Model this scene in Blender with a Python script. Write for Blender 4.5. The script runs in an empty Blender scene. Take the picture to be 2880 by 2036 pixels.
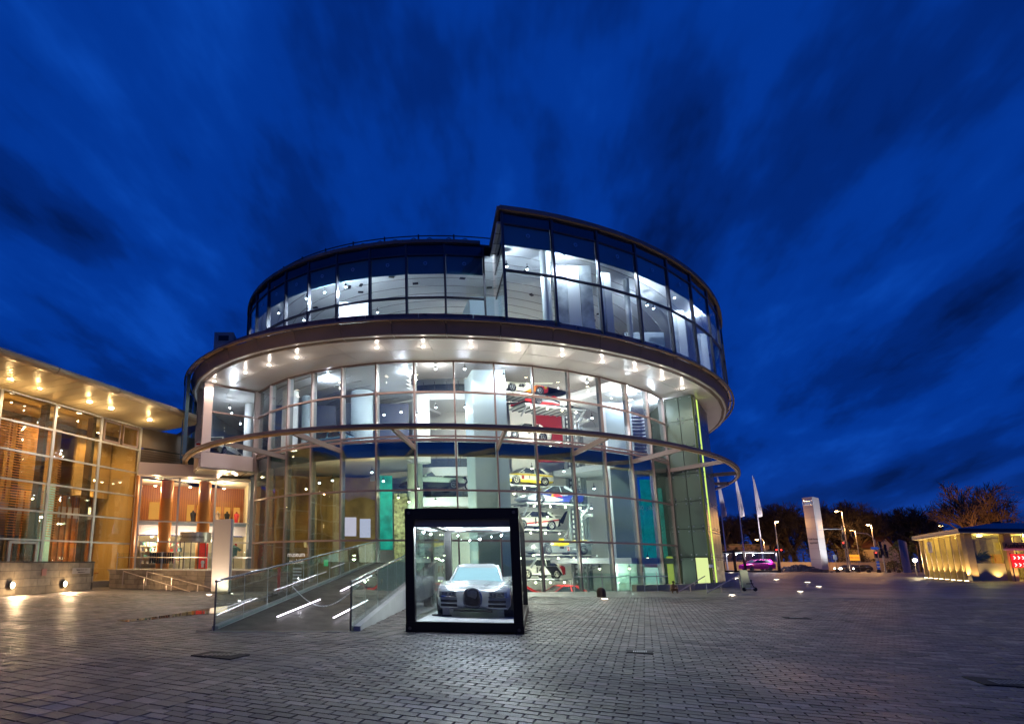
import bpy, math, random
from mathutils import Vector, Matrix, Euler
random.seed(7)
sc = bpy.context.scene
col = sc.collection
PI = math.pi

# ------------------------------------------------------------------ camera
F_, CX, CY, PIT, ROL, CAMH = 1595.876, 1003.142, 1275.179, 0.1893, 0.0048, 1.5
_r = Vector((1, 0, 0)); _u = Vector((0, -math.sin(PIT), math.cos(PIT))); _f = Vector((0, math.cos(PIT), math.sin(PIT)))
RV = _r * math.cos(ROL) + _u * math.sin(ROL)
UV = _u * math.cos(ROL) - _r * math.sin(ROL)
cd = bpy.data.cameras.new('camera'); cam = bpy.data.objects.new('camera', cd); col.objects.link(cam)
cd.sensor_fit = 'HORIZONTAL'; cd.sensor_width = 36; cd.lens = F_ / 2880 * 36
cd.shift_x = (1440 - CX) / 2880; cd.shift_y = (CY - 1018) / 2880
cd.clip_start = 0.1; cd.clip_end = 3000
m = Matrix.Identity(4)
for i in range(3):
    m[i][0] = RV[i]; m[i][1] = UV[i]; m[i][2] = -_f[i]
m[2][3] = CAMH
cam.matrix_world = m
sc.camera = cam
def ray(u, v): return RV * ((u - CX) / F_) - UV * ((v - CY) / F_) + _f
def aty(u, v, y): d = ray(u, v); return Vector((0, 0, CAMH)) + d * (y / d.y)
def atz(u, v, z=0.0): d = ray(u, v); return Vector((0, 0, CAMH)) + d * ((z - CAMH) / d.z)

# ------------------------------------------------------------------ world: blue hour sky with wind-drawn cloud streaks
w = bpy.data.worlds.new('World'); sc.world = w; w.use_nodes = True
nt = w.node_tree; nt.nodes.clear()
def N(t, tree=None, **k):
    n = (tree or nt).nodes.new(t)
    for a, b in k.items(): setattr(n, a, b)
    return n
def Mth(tree, op, a, b=None, clamp=False):
    n = N('ShaderNodeMath', tree, operation=op); n.use_clamp = clamp
    for i, x in enumerate((a, b)):
        if x is None: continue
        if isinstance(x, (int, float)): n.inputs[i].default_value = x
        else: tree.links.new(x, n.inputs[i])
    return n.outputs[0]
def Ramp(tree, fac, stops, interp='LINEAR'):
    n = N('ShaderNodeValToRGB', tree); n.color_ramp.interpolation = interp
    e = n.color_ramp.elements
    while len(e) < len(stops): e.new(.5)
    for i, (p, c) in enumerate(stops):
        e[i].position = p; e[i].color = (c[0], c[1], c[2], 1)
    tree.links.new(fac, n.inputs[0]); return n.outputs[0]
tc = N('ShaderNodeTexCoord'); sp = N('ShaderNodeSeparateXYZ'); nt.links.new(tc.outputs['Generated'], sp.inputs[0])
zz = Mth(nt, 'ADD', Mth(nt, 'MAXIMUM', sp.outputs[2], 0.0), 0.26)
px = Mth(nt, 'DIVIDE', sp.outputs[0], zz); py = Mth(nt, 'DIVIDE', sp.outputs[1], zz)
# wind direction: from the right of the museum towards the camera
px2 = Mth(nt, 'SUBTRACT', px, Mth(nt, 'MULTIPLY', py, 0.25))
cb = N('ShaderNodeCombineXYZ')
nt.links.new(Mth(nt, 'MULTIPLY', px2, 1.55), cb.inputs[0]); nt.links.new(Mth(nt, 'MULTIPLY', py, 0.66), cb.inputs[1])
n1 = N('ShaderNodeTexNoise'); n1.inputs['Scale'].default_value = 1.9; n1.inputs['Detail'].default_value = 3.5; n1.inputs['Roughness'].default_value = .48
n1.inputs['Distortion'].default_value = .5
nt.links.new(cb.outputs[0], n1.inputs['Vector'])
n2 = N('ShaderNodeTexNoise'); n2.inputs['Scale'].default_value = 4.6; n2.inputs['Detail'].default_value = 4; n2.inputs['Roughness'].default_value = .6
nt.links.new(cb.outputs[0], n2.inputs['Vector'])
cl = Mth(nt, 'ADD', Mth(nt, 'MULTIPLY', n1.outputs[0], .66), Mth(nt, 'MULTIPLY', n2.outputs[0], .34))
skyc = Ramp(nt, cl, [(.33, (.0006, .0095, .08)), (.43, (.0008, .021, .18)), (.53, (.001, .036, .295)), (.66, (.003, .060, .42))], 'EASE')
hz = Mth(nt, 'MULTIPLY', Mth(nt, 'SUBTRACT', 1.0, Mth(nt, 'MULTIPLY', Mth(nt, 'ABSOLUTE', sp.outputs[2]), 4.5), True), .9)
hz = Mth(nt, 'POWER', hz, 2.2, True)
mx = N('ShaderNodeMix', data_type='RGBA'); nt.links.new(hz, mx.inputs[0]); nt.links.new(skyc, mx.inputs[6])
hcol = Ramp(nt, n1.outputs[0], [(.35, (.004, .022, .13)), (.6, (.012, .05, .27))])
nt.links.new(hcol, mx.inputs[7])
bg = N('ShaderNodeBackground'); nt.links.new(mx.outputs[2], bg.inputs[0]); bg.inputs[1].default_value = 1.0
wo = N('ShaderNodeOutputWorld'); nt.links.new(bg.outputs[0], wo.inputs[0])

sc.view_settings.view_transform = 'Standard'; sc.view_settings.look = 'None'
sc.view_settings.exposure = 0.0; sc.view_settings.gamma = 1.0; sc.view_settings.use_curve_mapping = False
sc.cycles.transparent_max_bounces = 40; sc.cycles.max_bounces = 7
sc.cycles.diffuse_bounces = 3; sc.cycles.glossy_bounces = 3; sc.cycles.transmission_bounces = 4
sc.cycles.sample_clamp_indirect = 4.0; sc.cycles.caustics_reflective = False; sc.cycles.caustics_refractive = False
sc.cycles.use_denoising = True

# ------------------------------------------------------------------ materials
MATS = {}
def mat(name, c=(.5, .5, .5), rough=.5, metal=0., emit=None, es=0., var=0., vs=3., bump=0., bs=20., coat=0., spec=.5, alpha=None):
    if name in MATS: return MATS[name]
    M_ = bpy.data.materials.new(name); M_.use_nodes = True; t = M_.node_tree
    b = t.nodes['Principled BSDF']
    b.inputs['Base Color'].default_value = (*c, 1); b.inputs['Roughness'].default_value = rough; b.inputs['Metallic'].default_value = metal
    b.inputs['Specular IOR Level'].default_value = spec; b.inputs['Coat Weight'].default_value = coat
    if emit: b.inputs['Emission Color'].default_value = (*emit, 1); b.inputs['Emission Strength'].default_value = es
    if var or bump:
        tx = N('ShaderNodeTexCoord', t)
        no = N('ShaderNodeTexNoise', t); no.inputs['Scale'].default_value = vs; no.inputs['Detail'].default_value = 5
        t.links.new(tx.outputs['Object'], no.inputs['Vector'])
        if var:
            lo = tuple(max(0, x * (1 - var)) for x in c); hi = tuple(min(1, x * (1 + var)) for x in c)
            t.links.new(Ramp(t, no.outputs[0], [(.3, lo), (.7, hi)]), b.inputs['Base Color'])
            t.links.new(Ramp(t, no.outputs[0], [(.3, (max(0, rough - .08),) * 3), (.7, (min(1, rough + .08),) * 3)]), b.inputs['Roughness'])
        if bump:
            nb = N('ShaderNodeTexNoise', t); nb.inputs['Scale'].default_value = bs; nb.inputs['Detail'].default_value = 4
            t.links.new(tx.outputs['Object'], nb.inputs['Vector'])
            bu = N('ShaderNodeBump', t); bu.inputs['Strength'].default_value = bump; bu.inputs['Distance'].default_value = .02
            t.links.new(nb.outputs[0], bu.inputs['Height']); t.links.new(bu.outputs[0], b.inputs['Normal'])
    MATS[name] = M_; return M_
def emat(name, c, s):
    if name in MATS: return MATS[name]
    M_ = bpy.data.materials.new(name); M_.use_nodes = True; t = M_.node_tree; t.nodes.clear()
    e = N('ShaderNodeEmission', t); e.inputs[0].default_value = (*c, 1); e.inputs[1].default_value = s
    o = N('ShaderNodeOutputMaterial', t); t.links.new(e.outputs[0], o.inputs[0]); MATS[name] = M_; return M_
def gmat(name, tint=(.9, .95, .93), refl=.10, rough=0.0, gl=(1, 1, 1)):
    """thin architectural glass: clear transmission plus mirror reflection that grows at grazing angles"""
    if name in MATS: return MATS[name]
    M_ = bpy.data.materials.new(name); M_.use_nodes = True; t = M_.node_tree; t.nodes.clear()
    tr = N('ShaderNodeBsdfTransparent', t); tr.inputs[0].default_value = (*tint, 1)
    gx_ = N('ShaderNodeNewGeometry', t); wn = N('ShaderNodeTexNoise', t); wn.inputs['Scale'].default_value = .9; wn.inputs['Detail'].default_value = 1
    t.links.new(gx_.outputs['Position'], wn.inputs['Vector']); wb = N('ShaderNodeBump', t); wb.inputs['Strength'].default_value = .35; wb.inputs['Distance'].default_value = .02; t.links.new(wn.outputs[0], wb.inputs['Height'])
    g = N('ShaderNodeBsdfGlossy', t); t.links.new(wb.outputs[0], g.inputs['Normal']); g.inputs['Roughness'].default_value = rough; g.inputs[0].default_value = (*gl, 1)
    fr = N('ShaderNodeLayerWeight', t); fr.inputs[0].default_value = .5
    fac = Mth(t, 'ADD', Mth(t, 'MULTIPLY', Mth(t, 'POWER', fr.outputs['Facing'], 4.0), .8), refl, True)
    mxx = N('ShaderNodeMixShader', t); t.links.new(fac, mxx.inputs[0]); t.links.new(tr.outputs[0], mxx.inputs[1]); t.links.new(g.outputs[0], mxx.inputs[2])
    o = N('ShaderNodeOutputMaterial', t); t.links.new(mxx.outputs[0], o.inputs[0]); MATS[name] = M_; return M_
def livery(name, base, bands, rough=.3):
    """painted car body: flat colour fields cut by lines a*x + b*z in the car's own coordinates"""
    if name in MATS: return MATS[name]
    M_ = bpy.data.materials.new(name); M_.use_nodes = True; t = M_.node_tree; b = t.nodes['Principled BSDF']
    b.inputs['Roughness'].default_value = rough; b.inputs['Coat Weight'].default_value = .5
    tx = N('ShaderNodeTexCoord', t); s = N('ShaderNodeSeparateXYZ', t); t.links.new(tx.outputs['Object'], s.inputs[0])
    cur = None
    rgb = N('ShaderNodeRGB', t); rgb.outputs[0].default_value = (*base, 1); cur = rgb.outputs[0]
    for (a, c, lo, hi, colr) in bands:
        q = Mth(t, 'ADD', Mth(t, 'MULTIPLY', s.outputs[0], a), Mth(t, 'MULTIPLY', s.outputs[2], c))
        k = Mth(t, 'MULTIPLY', Mth(t, 'GREATER_THAN', q, lo), Mth(t, 'LESS_THAN', q, hi))
        mm = N('ShaderNodeMix', t, data_type='RGBA'); t.links.new(k, mm.inputs[0]); t.links.new(cur, mm.inputs[6]); mm.inputs[7].default_value = (*colr, 1)
        cur = mm.outputs[2]
    t.links.new(cur, b.inputs['Base Color']); MATS[name] = M_; return M_

# ------------------------------------------------------------------ object helpers
LOC = {}
def tag(o, label=None, cat=None, group=None, kind=None):
    if label: o['label'] = label
    if cat: o['category'] = cat
    if group: o['group'] = group
    if kind: o['kind'] = kind
    return o
def thing(name, label, cat, loc=(0, 0, 0), rotz=0., group=None):
    o = bpy.data.objects.new(name, None); col.objects.link(o); o.location = loc; o.rotation_euler = (0, 0, rotz)
    o.empty_display_size = .3
    return tag(o, label, cat, group)
class MB:
    def __init__(s): s.v = []; s.f = []; s.mi = []
    def add(s, vs, fs, mi=0):
        n = len(s.v); s.v += [tuple(p) for p in vs]; s.f += [tuple(i + n for i in f) for f in fs]; s.mi += [mi] * len(fs); return s
    def box(s, c, d, rz=0., mi=0):
        cx, cy, cz = c; hx, hy, hz = d[0] / 2, d[1] / 2, d[2] / 2; ca, sa = math.cos(rz), math.sin(rz)
        vs = []
        for z in (-hz, hz):
            for x, y in ((-hx, -hy), (hx, -hy), (hx, hy), (-hx, hy)):
                vs.append((cx + x * ca - y * sa, cy + x * sa + y * ca, cz + z))
        return s.add(vs, [(3, 2, 1, 0), (4, 5, 6, 7), (0, 1, 5, 4), (1, 2, 6, 5), (2, 3, 7, 6), (3, 0, 4, 7)], mi)
    def hexa(s, b, t, mi=0):   # bottom quad, top quad (ccw from above)
        return s.add(list(b) + list(t), [(3, 2, 1, 0), (4, 5, 6, 7), (0, 1, 5, 4), (1, 2, 6, 5), (2, 3, 7, 6), (3, 0, 4, 7)], mi)
    def slab(s, pts, z0, z1, mi=0):
        n = len(pts); vs = [(p[0], p[1], z0) for p in pts] + [(p[0], p[1], z1) for p in pts]
        fs = [tuple(reversed(range(n))), tuple(range(n, 2 * n))] + [(i, (i + 1) % n, n + (i + 1) % n, n + i) for i in range(n)]
        return s.add(vs, fs, mi)
    def beam(s, a, b, wd, h, mi=0, up=(0, 0, 1)):
        a = Vector(a); b = Vector(b); d = (b - a).normalized(); u_ = Vector(up)
        if abs(d.dot(u_)) > .99: u_ = Vector((0, 1, 0))
        sd = d.cross(u_).normalized(); uu = sd.cross(d)
        o = [(-wd / 2, -h / 2), (wd / 2, -h / 2), (wd / 2, h / 2), (-wd / 2, h / 2)]
        vs = [a + sd * x + uu * y for x, y in o] + [b + sd * x + uu * y for x, y in o]
        return s.add(vs, [(0, 1, 2, 3), (7, 6, 5, 4), (1, 0, 4, 5), (2, 1, 5, 6), (3, 2, 6, 7), (0, 3, 7, 4)], mi)
    def tube(s, pts, r, n=8, mi=0, caps=True):
        pts = [Vector(p) for p in pts]; rr = r if isinstance(r, (list, tuple)) else [r] * len(pts)
        base = len(s.v); prev = None
        for i, p in enumerate(pts):
            d = (pts[min(i + 1, len(pts) - 1)] - pts[max(i - 1, 0)]).normalized()
            if prev is None: a = d.orthogonal().normalized()
            else:
                a = prev - d * prev.dot(d); a = a.normalized() if a.length > 1e-6 else d.orthogonal().normalized()
            prev = a; b = d.cross(a)
            for k in range(n):
                q = p + (a * math.cos(2 * PI * k / n) + b * math.sin(2 * PI * k / n)) * rr[i]
                s.v.append(tuple(q))
        for i in range(len(pts) - 1):
            for k in range(n):
                s.f.append((base + i * n + k, base + i * n + (k + 1) % n, base + (i + 1) * n + (k + 1) % n, base + (i + 1) * n + k)); s.mi.append(mi)
        if caps:
            s.f.append(tuple(base + k for k in reversed(range(n)))); s.mi.append(mi)
            s.f.append(tuple(base + (len(pts) - 1) * n + k for k in range(n))); s.mi.append(mi)
        return s
    def lathe(s, c, prof, n=16, axis='z', mi=0):
        c = Vector(c); base = len(s.v)
        for (r, h) in prof:
            for k in range(n):
                a = 2 * PI * k / n; x, y = r * math.cos(a), r * math.sin(a)
                p = Vector((x, y, h)) if axis == 'z' else (Vector((h, x, y)) if axis == 'x' else Vector((x, h, y)))
                s.v.append(tuple(c + p))
        for i in range(len(prof) - 1):
            for k in range(n):
                f = (base + i * n + k, base + i * n + (k + 1) % n, base + (i + 1) * n + (k + 1) % n, base + (i + 1) * n + k)
                s.f.append(f if axis != 'y' else tuple(reversed(f))); s.mi.append(mi)
        s.f.append(tuple(base + k for k in reversed(range(n)))); s.mi.append(mi)
        s.f.append(tuple(base + (len(prof) - 1) * n + k for k in range(n))); s.mi.append(mi)
        return s
    def build(s, name, mats, parent=None, local=False, smooth=False, bevel=0.):
        me = bpy.data.meshes.new(name)
        off = Vector((0, 0, 0))
        if parent is not None and not local and parent.name in LOC: off = LOC[parent.name]
        vs = [(p[0] - off.x, p[1] - off.y, p[2] - off.z) for p in s.v] if off.length else s.v
        me.from_pydata(vs, [], s.f); me.update()
        if not isinstance(mats, (list, tuple)): mats = [mats]
        for q in mats: me.materials.append(q)
        if any(s.mi): me.polygons.foreach_set('material_index', s.mi)
        if smooth:
            me.polygons.foreach_set('use_smooth', [True] * len(me.polygons))
            if smooth != 'all':
                try: me.set_sharp_from_angle(angle=math.radians(35))
                except Exception: pass
        o = bpy.data.objects.new(name, me); col.objects.link(o)
        if parent is not None: o.parent = parent
        LOC[o.name] = off if parent is not None else Vector((0, 0, 0))
        if bevel:
            bm_ = o.modifiers.new('bevel', 'BEVEL'); bm_.width = bevel; bm_.segments = 2; bm_.limit_method = 'ANGLE'
        return o
def wthing(name, label, cat, loc, group=None):
    """a thing whose parts are given in world coordinates"""
    o = thing(name, label, cat, loc, 0, group); LOC[o.name] = Vector(loc); return o
def copy_tree(o, parent=None):
    c = o.copy(); col.objects.link(c)
    if parent is not None: c.parent = parent
    for ch in [x for x in ALLCH.get(o.name, [])]: copy_tree(ch, c)
    return c
ALLCH = {}
def index_children():
    ALLCH.clear()
    for o in col.objects:
        if o.parent is not None: ALLCH.setdefault(o.parent.name, []).append(o)
def text(name, body, size, loc, rot, mt, parent=None, ext=.004, align='CENTER', sx=1.0, bold=0.0):
    cu = bpy.data.curves.new(name, 'FONT'); cu.body = body; cu.size = size; cu.extrude = ext; cu.align_x = align; cu.align_y = 'CENTER'
    cu.resolution_u = 3; cu.offset = size * bold
    o = bpy.data.objects.new(name, cu); col.objects.link(o); cu.materials.append(mt)
    if parent is not None:
        o.parent = parent; loc = Vector(loc) - LOC.get(parent.name, Vector((0, 0, 0)))
    o.location = loc; o.rotation_euler = rot; o.scale = (sx, 1, 1); return o
def lamp(name, loc, power, c=(1, 1, 1), r=.08, spot=None, tgt=None, parent=None, blend=.6):
    l = bpy.data.lights.new(name, 'SPOT' if spot else 'POINT'); l.energy = power; l.color = c; l.shadow_soft_size = r
    o = bpy.data.objects.new(name, l); col.objects.link(o)
    if spot:
        l.spot_size = math.radians(spot); l.spot_blend = blend
        d = Vector(tgt) - Vector(loc); o.rotation_euler = d.to_track_quat('-Z', 'Y').to_euler()
    if parent is not None:
        o.parent = parent; loc = Vector(loc) - LOC.get(parent.name, Vector((0, 0, 0)))
    o.location = loc; return o

# museum plan: concentric on one centre, slightly oval
BX, BY, SH = 10.09, 48.08, 0.3046
def cy(R, deg, z=0.0):
    a = math.radians(deg); return Vector((BX + R * math.sin(a) - SH * R * math.cos(a), BY - R * math.cos(a), z))
def arc(R, a0, a1, z, n): return [cy(R, a0 + (a1 - a0) * i / n, z) for i in range(n + 1)]
def ringseg(mb, R0, R1, z0, z1, a0, a1, n=1, mi=0):
    """solid curved bar between two radii and two heights"""
    b = len(mb.v)
    for i in range(n + 1):
        a = a0 + (a1 - a0) * i / n
        for (R, z) in ((R1, z0), (R0, z0), (R0, z1), (R1, z1)): mb.v.append(tuple(cy(R, a, z)))
    for i in range(n):
        for k in range(4):
            mb.f.append((b + i * 4 + k, b + i * 4 + (k + 1) % 4, b + (i + 1) * 4 + (k + 1) % 4, b + (i + 1) * 4 + k)); mb.mi.append(mi)
    mb.f.append((b + 3, b + 2, b + 1, b)); mb.mi.append(mi)
    e = b + n * 4; mb.f.append((e, e + 1, e + 2, e + 3)); mb.mi.append(mi)
    return mb
# ------------------------------------------------------------------ shared materials
ALU = mat('mullion_aluminium', (.26, .185, .17), .4, .3)
ALUD = mat('dark_aluminium', (.07, .065, .08), .4, .3)
BRONZE = mat('bronze_cladding', (.25, .20, .185), .6, .1, var=.14, vs=.6, spec=.15, bump=.04, bs=3)
COPPER = mat('copper_parapet', (.22, .11, .08), .3, .45, var=.2, vs=1.2)
SOFFIT = mat('soffit_metal', (.80, .76, .74), .28, .22, bump=.10, bs=1.6)
BRIDGE = mat('bridge_cladding', (.50, .40, .38), .45, .3)
GOLD = mat('gold_lit_ring', (.62, .42, .22), .35, .35)  # gold tone puts the warm light on the ring undersides into the colour
GLASS_U = gmat('clear_glass', (.94, .975, .975), .035)
GLASS_L = gmat('green_glass', (.84, .925, .88), .105)
GLASS_D = gmat('drum_glass', (.90, .96, .975), .04)
FRIT = mat('tinted_spandrel_glass', (.012, .02, .05), .08, 0, spec=.8)
BLIND = mat('grey_blind', (.10, .21, .25), .6)
WHITE = mat('white_plaster', (.80, .81, .82), .6)
WHITEW = mat('warm_white_plaster', (.82, .80, .74), .6)
PALE = mat('pale_blue_wall', (.45, .55, .60), .5)
NAVY = mat('sky_mirror_wall', (.03, .045, .10), .4)  # navy stands in for dusk sky mirrored in the gallery glass
SLATE = mat('slate_wall', (.13, .16, .21), .5)
FLOORM = mat('museum_floor', (.32, .33, .34), .3)
CEIL = mat('panelled_ceiling', (.72, .73, .75), .35, .15)
SAGE = mat('sage_wall', (.28, .36, .31), .5)
RED = mat('red_wall', (.42, .015, .02), .5)
TEAL = mat('teal_banner', (.01, .34, .32), .5, var=.8, vs=1.6, emit=(.0, .5, .45), es=.3)  # emission put into the banner so it reads brighter than the room light makes it
STEEL = mat('brushed_steel', (.55, .56, .57), .3, .9)
STEELD = mat('dark_steel', (.12, .12, .125), .4, .7)
BLACK = mat('black_paint', (.012, .012, .013), .35)
RUBBER = mat('rubber', (.015, .015, .016), .8)
BULB = emat('lamp_lens_cool', (.85, .9, 1), 28)
BULBW = emat('lamp_lens_warm', (1, .86, .6), 28)
LIME = emat('lime_light_strip', (.68, .95, .18), 1.1)

DA = math.degrees(.131); A0 = math.degrees(-.7466)
def KA(k): return A0 + DA * k
ZR = [-1.6, 2.68, 5.39, 8.19, 10.945, 12.79]
R4 = 17.36

mus = wthing('museum_building', 'round glass museum with wide overhanging disc roof, lit white inside, tallest building in the plaza', 'museum', (10.0, 48.0, 0))
# --- outer glazing of the lower cylinder
prnd = random.Random(11)
def pane(mb_mat, R, a0, a1, z0, z1, nm='pane', t=.03, parent=None, inset=.0):
    mb = MB(); ringseg(mb, R - t, R, z0, z1, a0, a1, 1)
    e_ = [prnd.uniform(-.012, .012) for _ in range(4)]; c_ = Vector((BX, BY, 0)); mb.v = [tuple(Vector(p) + (Vector(p) - Vector((BX, BY, p[2]))).normalized() * e_[(0 if i < 4 else 1) + (0 if p[2] < (z0 + z1) / 2 else 2)]) for i, p in enumerate(mb.v)]
    return mb.build(nm, mb_mat, parent or mus)
for k in range(-1, 13):
    for r in range(5):
        if k == -1 and r >= 3: pass
        g = GLASS_U if r >= 3 else GLASS_L
        pane(g, R4, KA(k) + .12, KA(k + 1) - .12, ZR[r] + .03, ZR[r + 1] - .03)
        mb = MB(); hh = .05 if r != 3 else .07
        ringseg(mb, R4 - .10, R4 + .05, ZR[r] - hh, ZR[r] + hh, KA(k) + .16, KA(k + 1) - .16)
        if r == 3: ringseg(mb, R4 - .10, R4 + .05, ZR[r] + .17, ZR[r] + .25, KA(k) + .16, KA(k + 1) - .16)
        mb.build('transom', ALU, mus)
    mb = MB(); ringseg(mb, R4 - .10, R4 + .05, 12.70, 12.785, KA(k) + .16, KA(k + 1) - .16); mb.build('transom', ALU, mus)
for k in range(-1, 14):
    mb = MB(); a = KA(k); wd = .13
    ringseg(mb, R4 - .11, R4 + .07, ZR[0], 12.785, a - wd, a + wd); mb.build('mullion', ALU, mus)
    mb = MB(); ringseg(mb, R4 - .34, R4 - .115, ZR[0], 12.78, a - .08, a + .08); mb.build('inner_post', mat('inner_post_grey', (.07, .075, .075), .45, .3), mus)

for k in range(-1, 13):
    mb = MB(); ringseg(mb, R4 - .2, R4 - .15, 7.28, 8.1, KA(k) + .3, KA(k + 1) - .3); mb.build('spandrel_panel', mat('dark_spandrel', (.035, .06, .06), .3), mus)
# --- hoop canopy at first floor level, with radial struts
mb = MB(); RH = 21.3
for (q0, q1, za, zb, m_) in ((RH - .10, RH + .06, 7.98, 8.14, 0), (RH - .24, RH - .101, 7.9, 8.05, 1)):
    for i in range(-80, 128, 4): ringseg(mb, q0, q1, za, zb, i, i + 4, 2, m_)
mb.build('canopy_ring', [BRONZE, GOLD], mus)
for k in range(-1, 20, 2):
    a = KA(k)
    if k <= 13: b0 = cy(R4 + .1, a, 7.72); b1 = cy(RH - .2, a, 7.98)
    else: b0 = cy(R4 + .6, a, 7.9); b1 = cy(RH - .2, a, 8.0)
    MB().beam(b0, b1, .13, .26).build('canopy_strut', BRONZE, mus)

# --- overhanging disc: soffit, fascia, parapet
AS0, AS1 = -95, 128
step = DA
a = AS0
SOFF_Z = 12.80
rings = [(R4 - .1, 19.02), (19.06, 20.55)]
aa = [A0 - .4 * DA + i * DA for i in range(-6, 25)]
for i in range(len(aa) - 1):
    for (q0, q1) in rings:
        mb = MB(); ringseg(mb, q0, q1, SOFF_Z, SOFF_Z + .04, aa[i] + .03, aa[i + 1] - .03, 2); mb.build('soffit_panel', SOFFIT, mus)
FA = math.degrees(-.4876); FD = math.degrees(.1316)
fa = [FA + FD * i for i in range(-9, 21)]
for i in range(len(fa) - 1):
    p0, p1 = fa[i] + .045, fa[i + 1] - .045
    mb = MB()
    # tilted fascia: lower lip, then rising face
    b = []
    for aang in (p0, p1):
        b.append([cy(20.59, aang, 12.84), cy(21.0, aang, 12.88), cy(21.18, aang, 13.50), cy(20.59, aang, 13.50)])
    mb.add(b[0] + b[1], [(0, 1, 5, 4), (1, 2, 6, 5), (2, 3, 7, 6), (3, 0, 4, 7), (3, 2, 1, 0), (4, 5, 6, 7)])
    mb.build('fascia_panel', BRONZE, mus)
for i in range(len(fa) - 1):
    p0, p1 = fa[i] + FD / 2 + .03, fa[i + 1] + FD / 2 - .03
    mb = MB(); ringseg(mb, 21.02, 21.1, 13.62, 13.93, p0, p1, 2); mb.build('parapet_panel', COPPER, mus)
mb = MB()
for i in range(-100, 128, 4):
    ringseg(mb, 21.22, 21.36, 13.50, 13.60, i, i + 4, 1, 0); ringseg(mb, 21.44, 21.56, 13.42, 13.50, i, i + 4, 1, 1)
mb.build('blade_ring', [GOLD, BRONZE], mus)
mb = MB()
for i in range(len(fa)): mb.beam(cy(20.9, fa[i], 13.42), cy(21.5, fa[i], 13.46), .06, .06)
mb.build('ring_bracket', BRONZE, mus)
mb = MB(); ringseg(mb, 12.0, 21.0, 13.52, 13.60, -100, 140, 60); mb.build('terrace', mat('terrace_roof', (.10, .09, .09), .6), mus)

# downlights in the soffit
DL = [(603, 1071), (835, 1004), (1060, 977), (1190, 974), (1325, 975), (1457, 983), (1582, 998), (1694, 1017), (1787, 1040), (1863, 1065), (1919, 1091), (757, 1026), (690, 1047)]
for (u, v) in DL:
    p = atz(u, v, SOFF_Z)
    mb = MB(); mb.lathe((p.x, p.y, SOFF_Z - .02), [(.13, 0), (.13, .02)], 14); f_ = mb.build('downlight', STEEL, mus)
    mb = MB(); mb.lathe((p.x, p.y, SOFF_Z - .035), [(.10, 0), (.10, .014)], 12); mb.build('downlight_lens', BULBW, mus)
    lamp('downlight_beam', (p.x, p.y, SOFF_Z - .08), 430, (1, .80, .64), .04, 140, (p.x, p.y, 0), mus); lamp('soffit_fill', (p.x, p.y, SOFF_Z - .4), 13, (1, .88, .78), .03, None, None, mus)  # second lamp is an added point light that brightens the soffit

# --- upper drum, set back left of the step and flush with the rim right of it
ZD = [13.62, 16.5, 18.03, 19.18, 19.85]
def drum(R, b0, db, k0, k1, low=1):
    for k in range(k0, k1):
        x0, x1 = b0 + db * k, b0 + db * (k + 1)
        pane(GLASS_D, R, x0 + .1, x1 - .1, ZD[0], ZD[1] - .04)
        pane(GLASS_D, R, x0 + .1, x1 - .1, ZD[1] + .04, ZD[3] - .04)
        mb = MB(); ringseg(mb, R - .06, R - .01, ZD[3] + .04, ZD[4] - .03, x0 + .1, x1 - .1); mb.build('spandrel_pane', FRIT, mus)
        mb = MB(); ringseg(mb, R - .16, R - .12, ZD[2], ZD[3], x0 + .22, x1 - .22); bl = mb.build('blind', BLIND, mus)
        pc = (cy(R + .004, (x0 + x1) / 2, 18.62)); ang = math.atan2(pc.y - BY, pc.x - BX)
        mb = MB(); tw = []
        for j in range(12):
            q = 2 * PI * j / 12; tw.append(cy(R + .012, (x0 + x1) / 2 + math.cos(q) * .11 / R * 57.3, 18.62 + .11 * math.sin(q)))
        tw2 = [cy(R + .012, (x0 + x1) / 2 + math.cos(2 * PI * j / 12) * .07 / R * 57.3, 18.62 + .07 * math.sin(2 * PI * j / 12)) for j in range(12)]
        tb = [cy(R - .0, (x0 + x1) / 2 + math.cos(2 * PI * j / 12) * .11 / R * 57.3, 18.62 + .11 * math.sin(2 * PI * j / 12)) for j in range(12)]
        mb.add(tw + tw2 + tb, [(j, (j + 1) % 12, 12 + (j + 1) % 12, 12 + j) for j in range(12)] + [(24 + j, 24 + (j + 1) % 12, (j + 1) % 12, j) for j in range(12)])
        mb.build('vent_ring', STEEL, mus)
        for z in (ZD[1], ZD[3], ZD[4]):
            mb = MB(); ringseg(mb, R - .12, R + .05, z - .04, z + .04, x0 + .15, x1 - .15); mb.build('transom', ALUD, mus)
    for k in range(k0, k1 + 1):
        mb = MB(); ringseg(mb, R - .16, R + .07, ZD[0], ZD[4], b0 + db * k - .17, b0 + db * k + .17); mb.build('mullion', ALUD, mus)
A3, D3 = math.degrees(-.8763), math.degrees(.1282)
A5, D5 = math.degrees(.1855), math.degrees(.129)
drum(17.7, A3, D3, -5, 8)
drum(21.2, A5, D5, 0, 13)
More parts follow.
